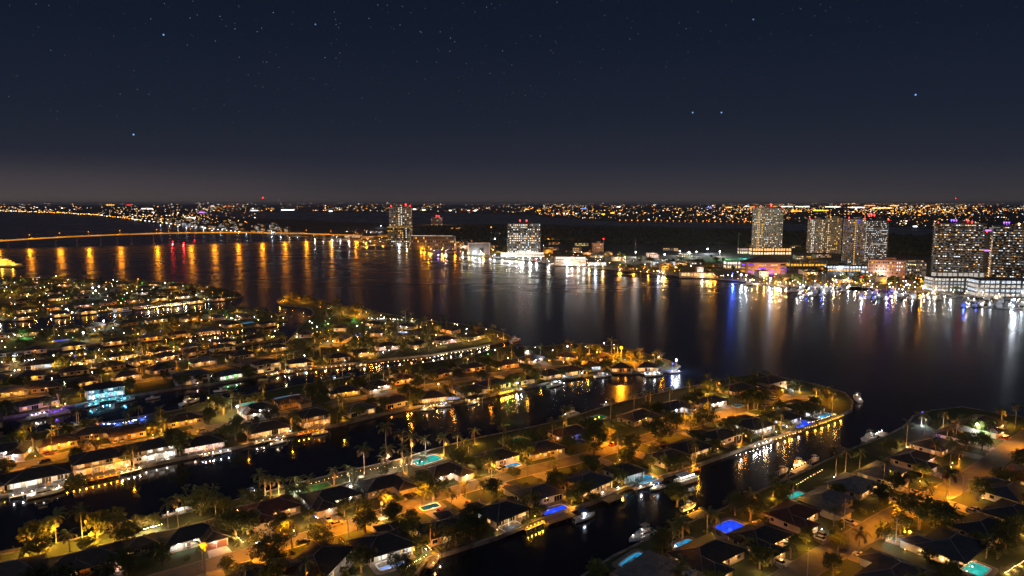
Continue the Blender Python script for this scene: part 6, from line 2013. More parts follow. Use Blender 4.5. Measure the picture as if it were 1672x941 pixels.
# violet bands on the link
for z in (33, 68):
    p = G(1608.6, 440, LAND_Z)
    m = MB(); m.box(0, 0, 0, 12, 1, 2.4)
    o = m.build('light_band', 'bulb_violet', None, loc=(p.x, p.y - 1.2, z)); tag(o, 'upper violet light band on the narrow link' if z > 50 else 'lower violet light band on the narrow link', 'light band')

# parking podium before the wide condominiums
def deck_building(px0, px1, pyb, pyt, dpt, label, floors, glow, wall, name, cat, bays=10, rot=0, roofglow=None):
    p0, p1 = G(px0, pyb, LAND_Z), G(px1, pyb, LAND_Z)
    c = (p0 + p1) / 2; t = depth(c); W_ = (p1 - p0).length; Ht = (pyb - pyt) * t / F_PX
    root = empty(name, c + Vector((0, dpt / 2, 0)), rot)
    fh = Ht / floors
    for k in range(floors + 1):
        m = MB(); m.box(0, 0, fh * k, W_, dpt, fh * .36 if k < floors else .5); m.build('floor_slab', wall, root)
    g = glow if isinstance(glow, (list, tuple)) else [glow]
    for k in range(floors):
        m = MB(); m.box(0, .6, fh * k + fh * .36, W_ - 1.2, dpt - 1.4, fh * .64, 0); m.build('lit_level', g[k % len(g)], root)
    for b in range(bays + 1):
        m = MB(); m.box(-W_ / 2 + .4 + (W_ - .8) * b / bays, -dpt / 2 + .25, 0, .8 if b % 4 else 2.2, .9, Ht); m.build('column', wall, root)
    tag(root, label, cat)
    return root, c, W_, Ht, t
PODG = deck_building(1527, 1600, 478, 455, 26, 'white-lit multi-storey garage below the wide condominium', 4, ['win_cool', 'win_white'], 'tower_dark', 'parking_garage', 'garage', 12, -.1)
PODG2 = deck_building(1602, 1700, 487, 459, 26, 'white-lit garage running out at the right edge', 4, ['win_white', 'win_cool'], 'tower_dark', 'parking_garage', 'garage', 12, -.1)
p = G(1570, 452, LAND_Z)
deck_building(1531, 1606, 456, 446, 16, 'brightly lit white lobby storey above the garage', 1, 'win_white', 'wall_tan', 'lobby_building', 'lobby', 9, -.06)
deck_building(1352, 1415, 445, 435, 18, 'long three-storey building with a bluish-white lit arcade', 2, ['glow_warm', 'glow_cool'], 'tower_dark', 'arcade_building', 'building', 14, -.12)
deck_building(1414, 1450, 453, 443, 16, 'shorter arcade building lit bluish white', 2, ['win_warm', 'glow_cool'], 'tower_dark', 'arcade_building', 'building', 7, -.12)
deck_building(1291, 1350, 442, 426, 20, 'low dark office building with orange-lit windows', 3, ['win_dim', 'win_gold', 'win_dim'], 'tower_dark', 'office_building', 'building', 12, -.06)
block(1416, 1478, 454, 426, 24, 'orange-lit brick building with a white stair window', 'salmon', 5, 16, .35, ('gold', 'warm', 'white'), name='brick_building', cat='building', stripes=((12, 13, 'cool', .95),))
block(1480, 1512, 452, 430, 24, 'greenish grey block beside the orange-lit building', 'tower_grey', 5, 9, .35, ('wwhite', 'cool'), name='office_block', cat='building')

# round salmon pavilion hall
p = G(1253, 447, LAND_Z)
root = empty('pavilion_hall', p + Vector((0, 18, 0)))
n = 12; R0 = 34
pts = [(R0 * math.cos(2 * math.pi * k / n) * 1.12, R0 * .62 * math.sin(2 * math.pi * k / n)) for k in range(n)]
m = MB(); m.prism(pts, 0, 18); m.build('wall', 'salmon', root)
m = MB()
big = [(x * 1.08, y * 1.08, 18.05) for x, y in pts]; small = [(x * .25, y * .25, 27) for x, y in pts]
m.grid(big + small, [(k, (k + 1) % n, n + (k + 1) % n, n + k) for k in range(n)] + [tuple(range(n, 2 * n))]); m.build('roof', 'roof_brown', root)
for k in range(n):
    a, b = pts[k], pts[(k + 1) % n]
    if (a[1] + b[1]) < 8:
        d = Vector((b[0] - a[0], b[1] - a[1], 0)); mid = Vector(((a[0] + b[0]) / 2, (a[1] + b[1]) / 2, 0)); nn = Vector((mid.x, mid.y * 2.6, 0)).normalized()
        for z in (2, 7.5, 13):
            m = MB(); m.box(0, -.15, z, d.length * .6, .3, 2.1); m.build('window', rnd.choice(('win_gold', 'win_warm', 'win_violet', 'win_dark')), root, loc=(mid.x + nn.x * .1, mid.y + nn.y * .1, 0), rz=math.atan2(d.y, d.x))
tag(root, 'round salmon-coloured hall with a low conical brown roof', 'hall')
for dx in (-24, -10, 6, 22): lamp((p.x + dx, p.y - 8, 3), 'warm' if dx != 6 else 'violet', 9000, .5)
deck_building(1186, 1222, 440, 428, 18, 'pale curved wing left of the salmon hall', 2, ['win_wwhite', 'win_white'], 'wall_cream', 'hall_wing', 'building', 8, .02)
lamp((G(1204, 440).x, G(1204, 440).y - 8, 4), 'wwhite', 9000, .5)
deck_building(1228, 1292, 418, 406, 20, 'white-lit podium at the foot of the isolated tower', 2, ['glow_wwhite', 'win_warm'], 'tower_dark', 'podium_building', 'building', 14, 0)
deck_building(1207, 1225, 416, 406, 14, 'small white-lit shop left of the isolated tower', 2, ['glow_wwhite', 'win_pink'], 'tower_dark', 'shop_building', 'building', 5, 0)
# square white-framed event hall
p = G(782, 416, LAND_Z)
root = empty('event_hall', p + Vector((0, 10, 0)))
Wd, Hh_ = 51, 27
m = MB(); m.box(0, 3, 0, Wd, 20, Hh_); m.build('wall', 'tower_dark', root)
m = MB(); m.box(-Wd / 2 + 1.5, -8.6, 0, 3, 3, Hh_); m.box(Wd / 2 - 1.5, -8.6, 0, 3, 3, Hh_); m.box(0, -8.6, Hh_ - 2, Wd - 6, 3, 2); m.build('portal_frame', 'wall_brick', root)
m = MB(); m.box(-9, -7.4, 1, 9, .4, 9); m.build('window', 'win_cool', root)
m = MB(); m.box(6, -7.4, 1, 9, .4, 14); m.build('window', 'win_dark', root)
tag(root, 'square framed event hall glowing white inside on the far shore', 'hall')
lamp((p.x - 9, p.y - 6, 5), 'cool', 20000, .6); lamp((p.x + 8, p.y - 6, 3), 'pink', 14000, .6)
# waterside restaurant and terrace
deck_building(907, 957, 434, 420, 16, 'two-deck waterside restaurant strung with white lights', 3, ['win_wwhite', 'glow_pink', 'win_white'], 'wall_tan', 'restaurant', 'restaurant', 12, -.14)
deck_building(1112, 1165, 454, 446, 12, 'low waterside cafe with a row of warm white lights', 1, ['glow_warm'], 'wall_tan', 'cafe', 'cafe', 10, -.1)
deck_building(962, 990, 434, 429, 9, 'white-lit jetty house right of the restaurant', 1, ['glow_cool'], 'trim', 'jetty_house', 'pavilion', 6, -.12)
deck_building(1065, 1103, 436, 428, 16, 'pale long roofed shed by the sports lights', 1, ['win_cool'], 'trim', 'boat_shed', 'shed', 6, -.05)
deck_building(1060, 1075, 424, 416, 14, 'arched pink-lit pavilion among floodlit trees', 1, ['glow_pink'], 'wall_pink', 'pavilion', 'pavilion', 4, 0)
block(968, 985, 414, 398, 22, 'dim orange brick block beside a red-tipped mast', 'salmon', 6, 6, .06, ('warm',), name='brick_block', cat='building', dark='win_dim')
# masts
def mast(px, pyb, pyt, label, col='red', r=1.0, lit=True):
    p = G(px, pyb, LAND_Z); t = depth(p); hg = (pyb - pyt) * t / F_PX
    root = empty('radio_mast', p)
    m = MB(); m.tube([(0, 0, -1), (0, 0, hg)], [.7, .35], 5); m.build('pole', 'pole_pale', root)
    if lit:
        m = MB(); m.ball((0, 0, hg + r), r); m.build('bulb', 'bulb_' + col, root)
    tag(root, label, 'mast')
    return p, hg
mast(985, 415, 391, 'red-tipped mast beside the dim orange block', r=1.2)
mast(802, 394, 372, 'orange-lit lattice mast left of the balconied condominium', 'amber', 1.4)
mast(1037, 416, 392, 'bare mast behind the floodlights', lit=False)
mast(430, 346, 324, 'far red-tipped transmitter mast on the horizon at left', r=7)
mast(1559, 343, 325, 'far red-tipped transmitter mast on the horizon at right', r=7)
mast(1205, 412, 381, 'bare mast with crossbeam beside the isolated tower', lit=False)

# floodlights
def flood(px, py, hg, col, power, label, r=1.0):
    p = G(px, py, 0); z = hg
    # py is where the lamp shines in the picture; its foot lies on the ground below
    g = G(px, py + hg * F_PX / depth(G(px, py + 6)), LAND_Z)
    root = empty('floodlight_mast', g)
    m = MB(); m.tube([(0, 0, -1), (0, 0, hg)], [.3, .2], 5); m.build('pole', 'pole', root)
    m = MB(); m.ball((0, 0, hg + r), r); m.build('bulb', 'bulb_' + col, root)
    tag(root, label, 'floodlight')
    lamp((g.x, g.y - r - 1.2, g.z + hg + r), col, power * 1.6, .6)
    return g
FL = []
for px, py, col, pw, lb in ((1038, 413, 'white', 60000, 'first white floodlight mast from the left by the far park'), (1085, 417, 'cool', 30000, 'low white floodlight beside the pale long shed'), (1110, 411, 'white', 45000, 'tallest white floodlight among the park trees'),
                            (1125, 413, 'white', 26000, 'small white floodlight left of the bluish one'), (1137, 412, 'white', 20000, 'small white floodlight near the parked boats'), (1155, 408, 'cool', 60000, 'bluish white floodlight behind the park trees'), (1175, 412, 'white', 40000, 'last white floodlight toward the salmon hall'),
                            (808, 391, 'cool', 50000, 'blue-white floodlight left of the balconied condominium'), (895, 391, 'amber', 120000, 'starry orange sodium lamp right of the balconied condominium'), (880, 412, 'amber', 26000, 'orange lamp at the foot of the balconied condominium'),
                            (700, 404, 'amber', 22000, 'orange lamp on the promenade below the hotel wing'), (723, 406, 'gold', 18000, 'gold lamp on the promenade right of the hotel wing'), (1266, 449, 'warm', 15000, 'dazzling warm lamp before the salmon hall'), (1258, 456, 'cool', 11000, 'white lamp at the quay before the salmon hall'),
                            (1196, 448, 'blue', 24000, 'blue floodlight on the quay left of the salmon hall'), (1210, 450, 'cool', 8000, 'white quay lamp right of the blue floodlight'), (1218, 451, 'cool', 7000, 'second white quay lamp right of the blue floodlight'),
                            (660, 372, 'white', 26000, 'white star lamp on the hotel roof'), (622, 369, 'cool', 20000, 'bluish lamp left of the slim tower'), (734, 400, 'cyan', 16000, 'cyan garden lamp on the promenade'), (752, 401, 'amber', 16000, 'orange garden lamp beside the cyan one'), (1655, 491, 'cool', 9000, 'big white lamp at the right marina')):
    FL.append((flood(px, py, 7 if px in (660,) else 9, col, pw, lb, 1.3 if pw > 24000 else .9), col))
# lamps along the far quay, mirrored in the river
k = 0
QL = [(600, 395, 'amber'), (612, 397, 'amber'), (626, 400, 'amber'), (640, 402, 'white'), (652, 404, 'white'), (664, 406, 'warm'), (676, 407, 'warm'), (688, 409, 'amber'), (693, 410, 'amber'), (704, 411, 'warm'), (716, 413, 'violet'), (728, 414, 'pink'), (743, 416, 'amber'),
      (756, 417, 'white'), (766, 418, 'yellow'), (772, 418, 'cool'), (783, 419, 'white'), (790, 420, 'warm'), (808, 421, 'cool'), (820, 422, 'white'), (832, 424, 'white'), (843, 425, 'white'), (854, 426, 'white'), (865, 427, 'white'), (876, 428, 'cool'), (896, 432, 'white'), (911, 433, 'warm'), (918, 434, 'white'), (926, 435, 'cool'),
      (934, 436, 'pink'), (944, 437, 'white'), (953, 438, 'white'), (962, 438, 'warm'), (972, 439, 'cool'), (984, 440, 'warm'), (1010, 442, 'amber'), (1034, 445, 'amber'), (1059, 447, 'amber'), (1075, 449, 'cool'), (1084, 450, 'warm'), (1126, 453, 'white'), (1136, 454, 'white'), (1146, 455, 'wwhite'), (1155, 456, 'warm'), (1160, 456, 'gold'), (1167, 457, 'amber'),
      (1228, 463, 'warm'), (1247, 465, 'gold'), (1257, 466, 'white'), (1266, 467, 'amber'), (1274, 468, 'pink'), (1283, 468, 'warm'), (550, 391, 'cool'), (570, 393, 'amber'), (590, 394, 'amber')]
for px, py, col in QL:
    p = G(px, py - 1.0, LAND_Z)
    root = empty('quay_lamp', p)
    m = MB(); m.tube([(0, 0, -.3), (0, 0, 4.6)], [.14, .1], 5); m.build('post', 'pole', root)
    m = MB(); m.ball((0, 0, 5.1), .55); m.build('globe', 'bulb_' + col, root)
    k += 1
    tag(root, f'{col.replace("wwhite", "warm white").replace("cool", "bluish white").replace("pink", "rosy")} post lamp, {ORD[k] if k < 26 else ORD[k - 25] + " beyond the restaurant" if k < 51 else "beside the bridge foot, " + ORD[k - 50]} along the far quay', 'quay lamp', 'post lamps along the far quay')
    lamp((p.x, p.y - 1.4, 5.3), col, 26000 if px < 1000 else 12000, .4)
for x, y, pw in ((640, 392, 70000), (1230, 408, 60000), (1325, 410, 110000), (1350, 411, 70000), (1385, 430, 50000), (1440, 425, 60000), (1540, 449, 70000), (1580, 449, 70000), (1640, 450, 70000), (713, 367, 200000), (855, 417, 30000), (976, 415, 2500)):  # bare lights added in front of the towers to brighten their walls
    p = G(x, y, 0); lamp((p.x, p.y - 16, 16), 'warm', pw, 1.5)
    if x > 1500: lamp((p.x, p.y - 18, 55), 'wwhite', pw * .8, 1.5)
k = 0
for px, py, col in ((1302, 471, 'white'), (1330, 469, 'cool'), (1362, 469, 'warm'), (1396, 471, 'white'), (1424, 475, 'pink'), (1452, 478, 'violet'), (1476, 479, 'white'), (1502, 479, 'amber'), (1528, 481, 'white'), (1552, 484, 'cool'), (1578, 487, 'white'), (1604, 489, 'wwhite'), (1630, 491, 'white'), (1654, 493, 'cool')):  # lamps added along the marina to lay streaks and sheen on the water
    p = G(px, py - 2.0, LAND_Z)
    root = empty('quay_lamp', p)
    m = MB(); m.tube([(0, 0, -.3), (0, 0, 6.6)], [.14, .1], 5); m.build('post', 'pole', root)
    m = MB(); m.ball((0, 0, 7.0), .36); m.build('globe', 'bulb_' + col, root)
    k += 1
    tag(root, f'{col.replace("wwhite", "warm white").replace("cool", "bluish white").replace("pink", "rosy")} tall added quay lamp, {ORD[k]} along the marina from its left end', 'quay lamp', 'added tall lamps along the marina quay')
    lamp((p.x, p.y - 1.4, 7.4), col, 7000, .4)
# broad light thrown by the podiums
for x, y, col, pw in ((835, 421, 'white', 30000), (850, 423, 'white', 36000), (866, 424, 'white', 36000), (1540, 476, 'white', 26000), (1565, 477, 'white', 30000), (1590, 478, 'white', 30000), (1615, 484, 'white', 20000), (1640, 486, 'white', 20000), (1665, 488, 'cool', 14000), (1370, 446, 'cool', 26000), (1395, 448, 'cool', 26000), (1435, 455, 'cool', 22000), (930, 432, 'wwhite', 26000), (1455, 459, 'amber', 14000), (1480, 460, 'amber', 12000)):
    p = G(x, y); lamp((p.x, p.y - 5, 9), col, pw, 1.5)

# ------------------------------------------------------------------ marina
def pier(px0, py0, px1, py1, wdt, label, mtl='wood'):
    a, b = G(px0, py0, .9), G(px1, py1, .9); d = b - a
    m = MB(); mid = (a + b) / 2
    m.box(0, 0, -.15, d.length, wdt, .35)
    tag(m.build('pier', mtl, None, loc=mid, rz=math.atan2(d.y, d.x)), label, 'pier')
pier(1300, 470, 1288, 478, 3, 'short finger pier at the left end of the marina')
pier(1340, 468, 1330, 484, 3, 'finger pier among the blue-lit boats')
pier(1385, 470, 1374, 478, 3, 'finger pier in the middle of the marina')
pier(1440, 477, 1425, 492, 3, 'finger pier among the violet-lit boats')
pier(1483, 479, 1470, 490, 3, 'finger pier right of the violet-lit boats')
pier(1560, 485, 1530, 490, 3, 'short pier before the white garage')
pier(1632, 488, 1592, 502, 4, 'orange-lit diagonal pier at the right marina')
pier(1565, 499, 1690, 506, 4, 'long outer pier with dark piles at the right marina')
MAR = [(1224, 464, 'cruiser', 'cool', 'white cruiser off the salmon hall quay'), (1236, 465, 'motor', 'warm', 'small tan boat off the salmon hall quay'), (1297, 475, 'cruiser', 'blue', 'blue-lit yacht at the left end of the marina')]
cl = [(1305, 1345, 466, 484, 22, ('white', 'cool', 'blue', 'white', 'pink'), 'white boat in the dense left marina cluster', 'boats in the left marina cluster'),
      (1345, 1392, 466, 476, 12, ('white', 'warm', 'cool'), 'pale boat along the middle marina piers', 'boats along the middle marina piers'),
      (1402, 1470, 476, 491, 22, ('violet', 'pink', 'cool', 'warm', 'cool', 'blue'), 'boat in the violet and orange lit marina cluster', 'boats in the violet-lit marina cluster'),
      (1472, 1532, 479, 490, 12, ('cool', 'white', 'warm'), 'boat moored before the parking garage', 'boats moored before the parking garage'),
      (1570, 1672, 487, 502, 22, ('cool', 'white', 'white', 'blue'), 'white boat at the right-hand marina piers', 'boats at the right-hand marina piers')]
for px, py, kd, col, lb in MAR:
    p = G(px, py + 2, .05); boat(kd, p, rnd.uniform(-.5, .3), lb, None, 1.5, 3, col, 9000)
for x0, x1, y0, y1, n, cols, lb, gp in cl:
    placed = []
    for _ in range(n * 12):
        if len(placed) >= n: break
        x = rnd.uniform(x0, x1); y = rnd.uniform(y0, y1)
        p = G(x, y, .05)
        if on_far(p) or any((p - q).length < 9 for q in placed): continue
        placed.append(p)
        kd = rnd.choice(('sail', 'cruiser', 'motor', 'cruiser')); s_ = rnd.uniform(1.1, 1.7); cc = rnd.choice(cols)
        o = link(PROTO[kd].name.split('.')[0], FARBOAT[kd], None, p, rnd.choice((0, math.pi)) + math.radians(60) + rnd.uniform(-.1, .1), None, (s_,) * 3)
        tag(o, lb, 'boat', gp)
        for k_ in range(rnd.choice((1, 1, 2))):
            b_ = MB(); b_.ball((rnd.uniform(-2, 2), 0, 2.4), .24); b_.build('deck_lamp', 'bulb_' + cc, o)
        lamp((p.x, p.y - 2.5, 3.2), cc, rnd.choice((500, 1100, 2200)), .4)

# ------------------------------------------------------------------ buildings and trees of the far shore
FB = []
def small_building(px, pyb, wpx, hm, dpt, wall, cols, lit, label, group, name='waterfront_building'):
    c = G(px, pyb, LAND_Z); t = depth(c); W_ = wpx * t / F_PX
    root = empty(name, c, rnd.uniform(-.15, .15))
    m = MB(); m.box(0, dpt / 2, -.5, W_, dpt, hm + .5); m.build('wall', wall, root)
    m = MB()
    if rnd.random() < .5: hip(m, -W_ / 2 - .8, W_ / 2 + .8, -.8, dpt + .8, hm, .3)
    else: m.box(0, dpt / 2, hm, W_ + .6, dpt + .6, .7); m.box(W_ * .2, dpt / 2, hm + .7, W_ * .25, dpt * .4, 1.8)
    m.build('roof', rnd.choice(('roof_dark', 'roof_grey', 'roof_brown')), root)
    fl_ = max(1, int(hm / 3.4)); nb = max(2, int(W_ / 4.5))
    m = MB(); mats = ['win_' + c_ for c_ in cols] + ['glow_' + cols[0], 'win_dark']
    for k in range(fl_):
        for b in range(nb):
            mi = rnd.randrange(len(cols) + 1) if rnd.random() < lit else len(mats) - 1
            x = -W_ / 2 + W_ * (b + .5) / nb; z = hm * k / fl_ + .9
            m.face([(x - 1.5, -.06, z), (x + 1.5, -.06, z), (x + 1.5, -.06, z + 1.9), (x - 1.5, -.06, z + 1.9)], mi)
    m.build('windows', mats, root)['kind'] = 'stuff'
    tag(root, label, 'building', group)
    FB.append(c)
for _ in range(95):  # the dense town behind the bridge
    x = rnd.uniform(255, 470); f_ = rnd.random()
    base = 366 + (x - 250) * .088
    y = base - rnd.random() ** 1.3 * (10 + (x - 250) * .03)
    p = G(x, y, LAND_Z)
    if not on_far(p): continue
    small_building(x, y, rnd.uniform(4, 9), rnd.choice((5, 7, 9, 12, 16)), 24, rnd.choice(('tower_tan', 'tower_grey', 'wall_cream', 'wall_white')), rnd.choice((('warm', 'wwhite'), ('white', 'warm'), ('gold', 'warm'), ('cool', 'white'))), .6, 'closely packed lit building in the town behind the bridge', 'lit buildings of the town behind the bridge', 'town_building')
for x, y, w_, h_, cl_, lb in ((483, 383, 22, 9, 'warm', 'low lit building right of the packed town'), (520, 386, 18, 8, 'gold', 'low building with gold lights by the bridge foot'), (548, 386, 14, 8, 'cool', 'bluish-lit building by the bridge foot'), (575, 388, 26, 9, 'white', 'long building with white rows at the bridge foot'), (602, 390, 24, 9, 'warm', 'long warm-lit building left of the slim tower'), (615, 381, 22, 9, 'cool', 'bluish building behind the bridge foot'),
                              (762, 397, 18, 8, 'gold', 'low gold-lit building behind the promenade trees'), (800, 408, 16, 10, 'warm', 'grey building between the event hall and condominium'), (744, 374, 16, 7, 'gold', 'gold-lit low building behind the hotel wing'), (812, 384, 10, 8, 'warm', 'small lit building near the lattice mast'), (900, 409, 24, 8, 'amber', 'orange-lit low building right of the balconied condominium'), (905, 400, 18, 7, 'amber', 'low orange building behind the sodium lamp'),
                              (942, 413, 14, 12, 'warm', 'tan chimney-like block near the restaurant'), (950, 402, 22, 8, 'yellow', 'dim building with three yellow windows'), (1095, 410, 24, 7, 'warm', 'low lit building in the floodlit park'), (1122, 420, 20, 7, 'white', 'white-lit clubhouse in the floodlit park'), (1140, 432, 22, 6, 'white', 'low shed with white lights behind the cafe'), (1170, 436, 18, 6, 'white', 'low white-lit shed left of the hall wing'),
                              (1310, 424, 20, 8, 'wwhite', 'low white-lit building left of the paired towers'), (1345, 421, 26, 7, 'pink', 'low building with rosy roof edge below the paired towers'), (1495, 432, 26, 8, 'wwhite', 'long low building behind the greenish block'), (1300, 408, 16, 8, 'wwhite', 'white-lit terrace building right of the isolated tower')):
    small_building(x, y, w_, h_, 18, 'tower_tan', (cl_, 'warm'), .7, lb, None)
for _ in range(34):
    x = rnd.uniform(690, 1500)
    for (xa, ya), (xb, yb) in zip(FAR[:-1], FAR[1:]):
        if xa <= x <= xb: sy = ya + (yb - ya) * (x - xa) / (xb - xa)
    y = sy - rnd.uniform(7, 30) * (1 if x > 900 else .7)
    p = G(x, y, LAND_Z)
    if any((p - q).length < 34 for q in FB): continue
    c1 = rnd.choice(('warm', 'gold', 'amber', 'white', 'wwhite'))
    small_building(x, y, rnd.uniform(10, 22), rnd.choice((4, 5, 7, 9)), 16, rnd.choice(('tower_tan', 'wall_tan', 'tower_grey', 'wall_brick')), (c1, 'warm'), .6, 'low lit building among the trees of the far shore', 'low lit buildings among trees of the far shore')
    if rnd.random() < .6: lamp((p.x, p.y - 5, 6), c1, 9000, .6)
# small lamps among the trees and paths of the far shore
ml_ = MB(); lc = ['warm', 'amber', 'gold', 'white', 'cool', 'wwhite', 'red']
for _ in range(420):
    x = rnd.uniform(560, 1690)
    for (xa, ya), (xb, yb) in zip(FAR[:-1], FAR[1:]):
        if xa <= x <= xb: sy = ya + (yb - ya) * (x - xa) / (xb - xa)
    y = sy - rnd.random() ** 1.4 * (26 if 700 < x < 1240 else 20) - .8
    p = G(x, y, LAND_Z); z = rnd.uniform(2.5, 6)
    ml_.ball((p.x, p.y, z), rnd.uniform(.3, .62), rnd.choice((0, 0, 0, 1, 1, 1, 2, 2, 3, 3, 4, 5, 5, 6 if rnd.random() < .3 else 0)), n=5)
    ml_.tube([(p.x, p.y, 1), (p.x, p.y, z)], [.12, .1], 3, len(lc))
    if rnd.random() < .2: lamp((p.x, p.y - 2, z + .5), rnd.choice(('gold', 'warm', 'amber', 'wwhite')), 7000, .4)
o = ml_.build('far_shore_lamps', ['bulb_' + q for q in lc] + ['pole']); tag(o, 'scatter of small path and car park lamps on the far shore', 'lamps', None, 'stuff')
# light on the town front and streaks below it
for px in range(262, 600, 14):
    y = 366 + (px - 250) * .088 if px < 480 else 386 + (px - 480) * .075
    p = G(px, y - .6, LAND_Z)
    col = rnd.choice(('white', 'warm', 'amber', 'wwhite', 'cool', 'gold'))
    lamp((p.x, p.y, 7), col, 26000, .8)
# trees on the far shore
ftree = [crown_mesh('crown', (('leaf', 'leaf_dark'), ('leaf_dark', 'leaf'))[i % 2], 4.6, 3.6, 26, 9, 1.15, 500 + i, .6) for i in range(3)]
far_trunk = MB(); far_trunk.tube([(0, 0, -.5), (0, 0, 4)], [.5, .35], 5); far_trunk_me = far_trunk.mesh('trunk', 'trunk')
def far_tree(px, py, s, label, group):
    p = G(px, py, LAND_Z)
    if not on_far(p): return
    root = empty('park_tree', p, rnd.uniform(0, 6), s)
    link('crown', rnd.choice(ftree), root, (0, 0, 6)); link('trunk', far_trunk_me, root)
    tag(root, label, 'tree', group)
for x0, x1, n, dy0, dy1, lb in ((1000, 1110, 26, -26, -3, 'leafy tree in the floodlit park on the far shore'), (1110, 1200, 20, -38, -6, 'leafy tree behind the low sheds on the far shore'), (1270, 1330, 16, -14, -2, 'golden-lit tree by the marina quay'), (1330, 1500, 26, -24, -6, 'dark tree between the marina and the arcade building'), (1500, 1672, 16, -12, -3, 'small tree before the parking garages'),
                                (690, 830, 22, -20, -4, 'tree along the promenade between hotel and event hall'), (880, 1000, 20, -24, -4, 'dark tree beside the waterside restaurant'), (560, 640, 12, -10, -2, 'tree at the foot of the bridge'), (480, 560, 12, -10, -1, 'dark tree on the shore right of the town')):
    for _ in range(n):
        x = rnd.uniform(x0, x1)
        # shore height of this column
        for (xa, ya), (xb, yb) in zip(FAR[:-1], FAR[1:]):
            if xa <= x <= xb: sy = ya + (yb - ya) * (x - xa) / (xb - xa)
        far_tree(x, sy + rnd.uniform(dy0, dy1), rnd.uniform(.6, 1.25), lb, lb.replace('leafy tree', 'trees').replace('golden-lit tree', 'golden-lit trees').replace('dark tree', 'dark trees').replace('small tree', 'small trees').replace('tree ', 'trees ', 1))
for px, py, col, pw in ((1020, 425, 'white', 16000), (1060, 428, 'wwhite', 14000), (1130, 425, 'green', 20000), (1185, 424, 'green', 30000), (1215, 423, 'aqua', 26000), (1285, 455, 'gold', 26000), (1300, 458, 'gold', 22000), (1275, 458, 'amber', 22000), (1500, 468, 'gold', 18000), (1520, 470, 'yellow', 16000), (815, 412, 'yellow', 20000), (710, 400, 'gold', 16000), (600, 385, 'gold', 16000), (1320, 420, 'gold', 20000)):
    p = G(px, py); lamp((p.x, p.y - 6, 8), col, pw * 2.2, .6)

# dark woods behind the shore: one far-off mass of crowns
m = MB()
rw = random.Random(5)
for _ in range(3200):
    x = rw.uniform(690, 1720)
    top = 369 + max(0, (x - 900)) * .024
    bot = 398 + max(0, x - 1000) * .012 if x < 1220 else 408 + (x - 1220) * .03
    y = top + 1.5 + (bot - top) * rw.random() ** .8
    p = G(x, y, LAND_Z)
    if any((p.x - q.x) ** 2 + (p.y - q.y) ** 2 < 900 for q in FB): continue
    r = rw.uniform(5, 9)
    m.ball((p.x, p.y, rw.uniform(4, 7)), r, n=6, sq=rw.uniform(.7, 1.1))
o = m.build('woods', 'far_wood'); tag(o, 'dark unlit woods between the far shore and the bay', 'woods', None, 'stuff')

# ------------------------------------------------------------------ the far city: thousands of lights out to the horizon
def far_lights(name, label, items):
    m = MB(); cols = sorted({c for *_, c in items})
    for x, y, z, w_, h_, c in items:
        m.box(x, y, z, w_, w_ * .6, h_, cols.index(c))
    o = m.build(name, ['far_' + c for c in cols])
    tag(o, label, 'city lights', None, 'stuff')
rc = random.Random(21)
PALC = ['amber'] * 10 + ['warm'] * 7 + ['gold'] * 3 + ['wwhite'] * 4 + ['white'] * 4 + ['cool'] * 2 + ['red'] * 1
def shore_y(x, line):
    for (xa, ya), (xb, yb) in zip(line[:-1], line[1:]):
        if xa <= x <= xb: return ya + (yb - ya) * (x - xa) / (xb - xa)
    return 345
BAYTOP = [(320, 346.3), (500, 346.3), (700, 347.3), (860, 350.5), (930, 357), (1000, 361), (1240, 363.5), (1300, 365.5), (1450, 370.5), (1500, 373), (1560, 376.5), (1850, 378)]
items = []
def put_far(x, y, col, px_w, px_h, zf=0.0):
    g = G(x, max(y, 334.6), LAND_Z); t = depth(g)
    items.append((g.x, g.y, LAND_Z + zf * t / F_PX, px_w * t / F_PX, px_h * t / F_PX, col))
def ground_band(n, x0, x1, ytop, ybot, power=1.7, sz=(.32, .75), pal=None):
    for _ in range(n):
        x = rc.uniform(x0, x1)
        yb = ybot(x) if callable(ybot) else ybot
        y = ytop + (yb - ytop) * rc.random() ** power
        # thin the field into districts
        if math.sin(x * .021 + 1.3) + math.sin(x * .057 + y * .5) + math.sin(y * 1.7 + x * .011) < rc.uniform(-2.2, .9): continue
        s = rc.uniform(*sz) * (1 if rc.random() < .93 else 2.0)
        put_far(x, y, rc.choice(pal or PALC), s * rc.choice((1, 1, 1.4, 2.2)), s * .7, rc.uniform(0, 1.2) if y > 337 else rc.uniform(0, 3.2))
ground_band(1750, 320, 1720, 334.8, lambda x: min(shore_y(x, BAYTOP) - .8, 352), 1.3)
ground_band(1050, 880, 1720, 336, lambda x: shore_y(x, BAYTOP) - 1.2, 1.0, (.35, .8))
ground_band(800, 1200, 1720, 335, 350, 1.2, (.35, .8), ['amber', 'gold', 'warm', 'warm', 'amber', 'white'])
ground_band(330, -40, 330, 334.8, lambda x: shore_y(x, FAR) - .8, .9, (.35, .85), ['warm', 'amber', 'gold', 'wwhite', 'white', 'pink', 'warm'])
ground_band(330, 150, 420, 338, lambda x: min(shore_y(x, FAR) - 1, 366), .7, (.35, .8), ['warm', 'wwhite', 'white', 'amber', 'warm'])
far_lights('far_city', 'far city of countless warm and white lights below the horizon', items)
items = []
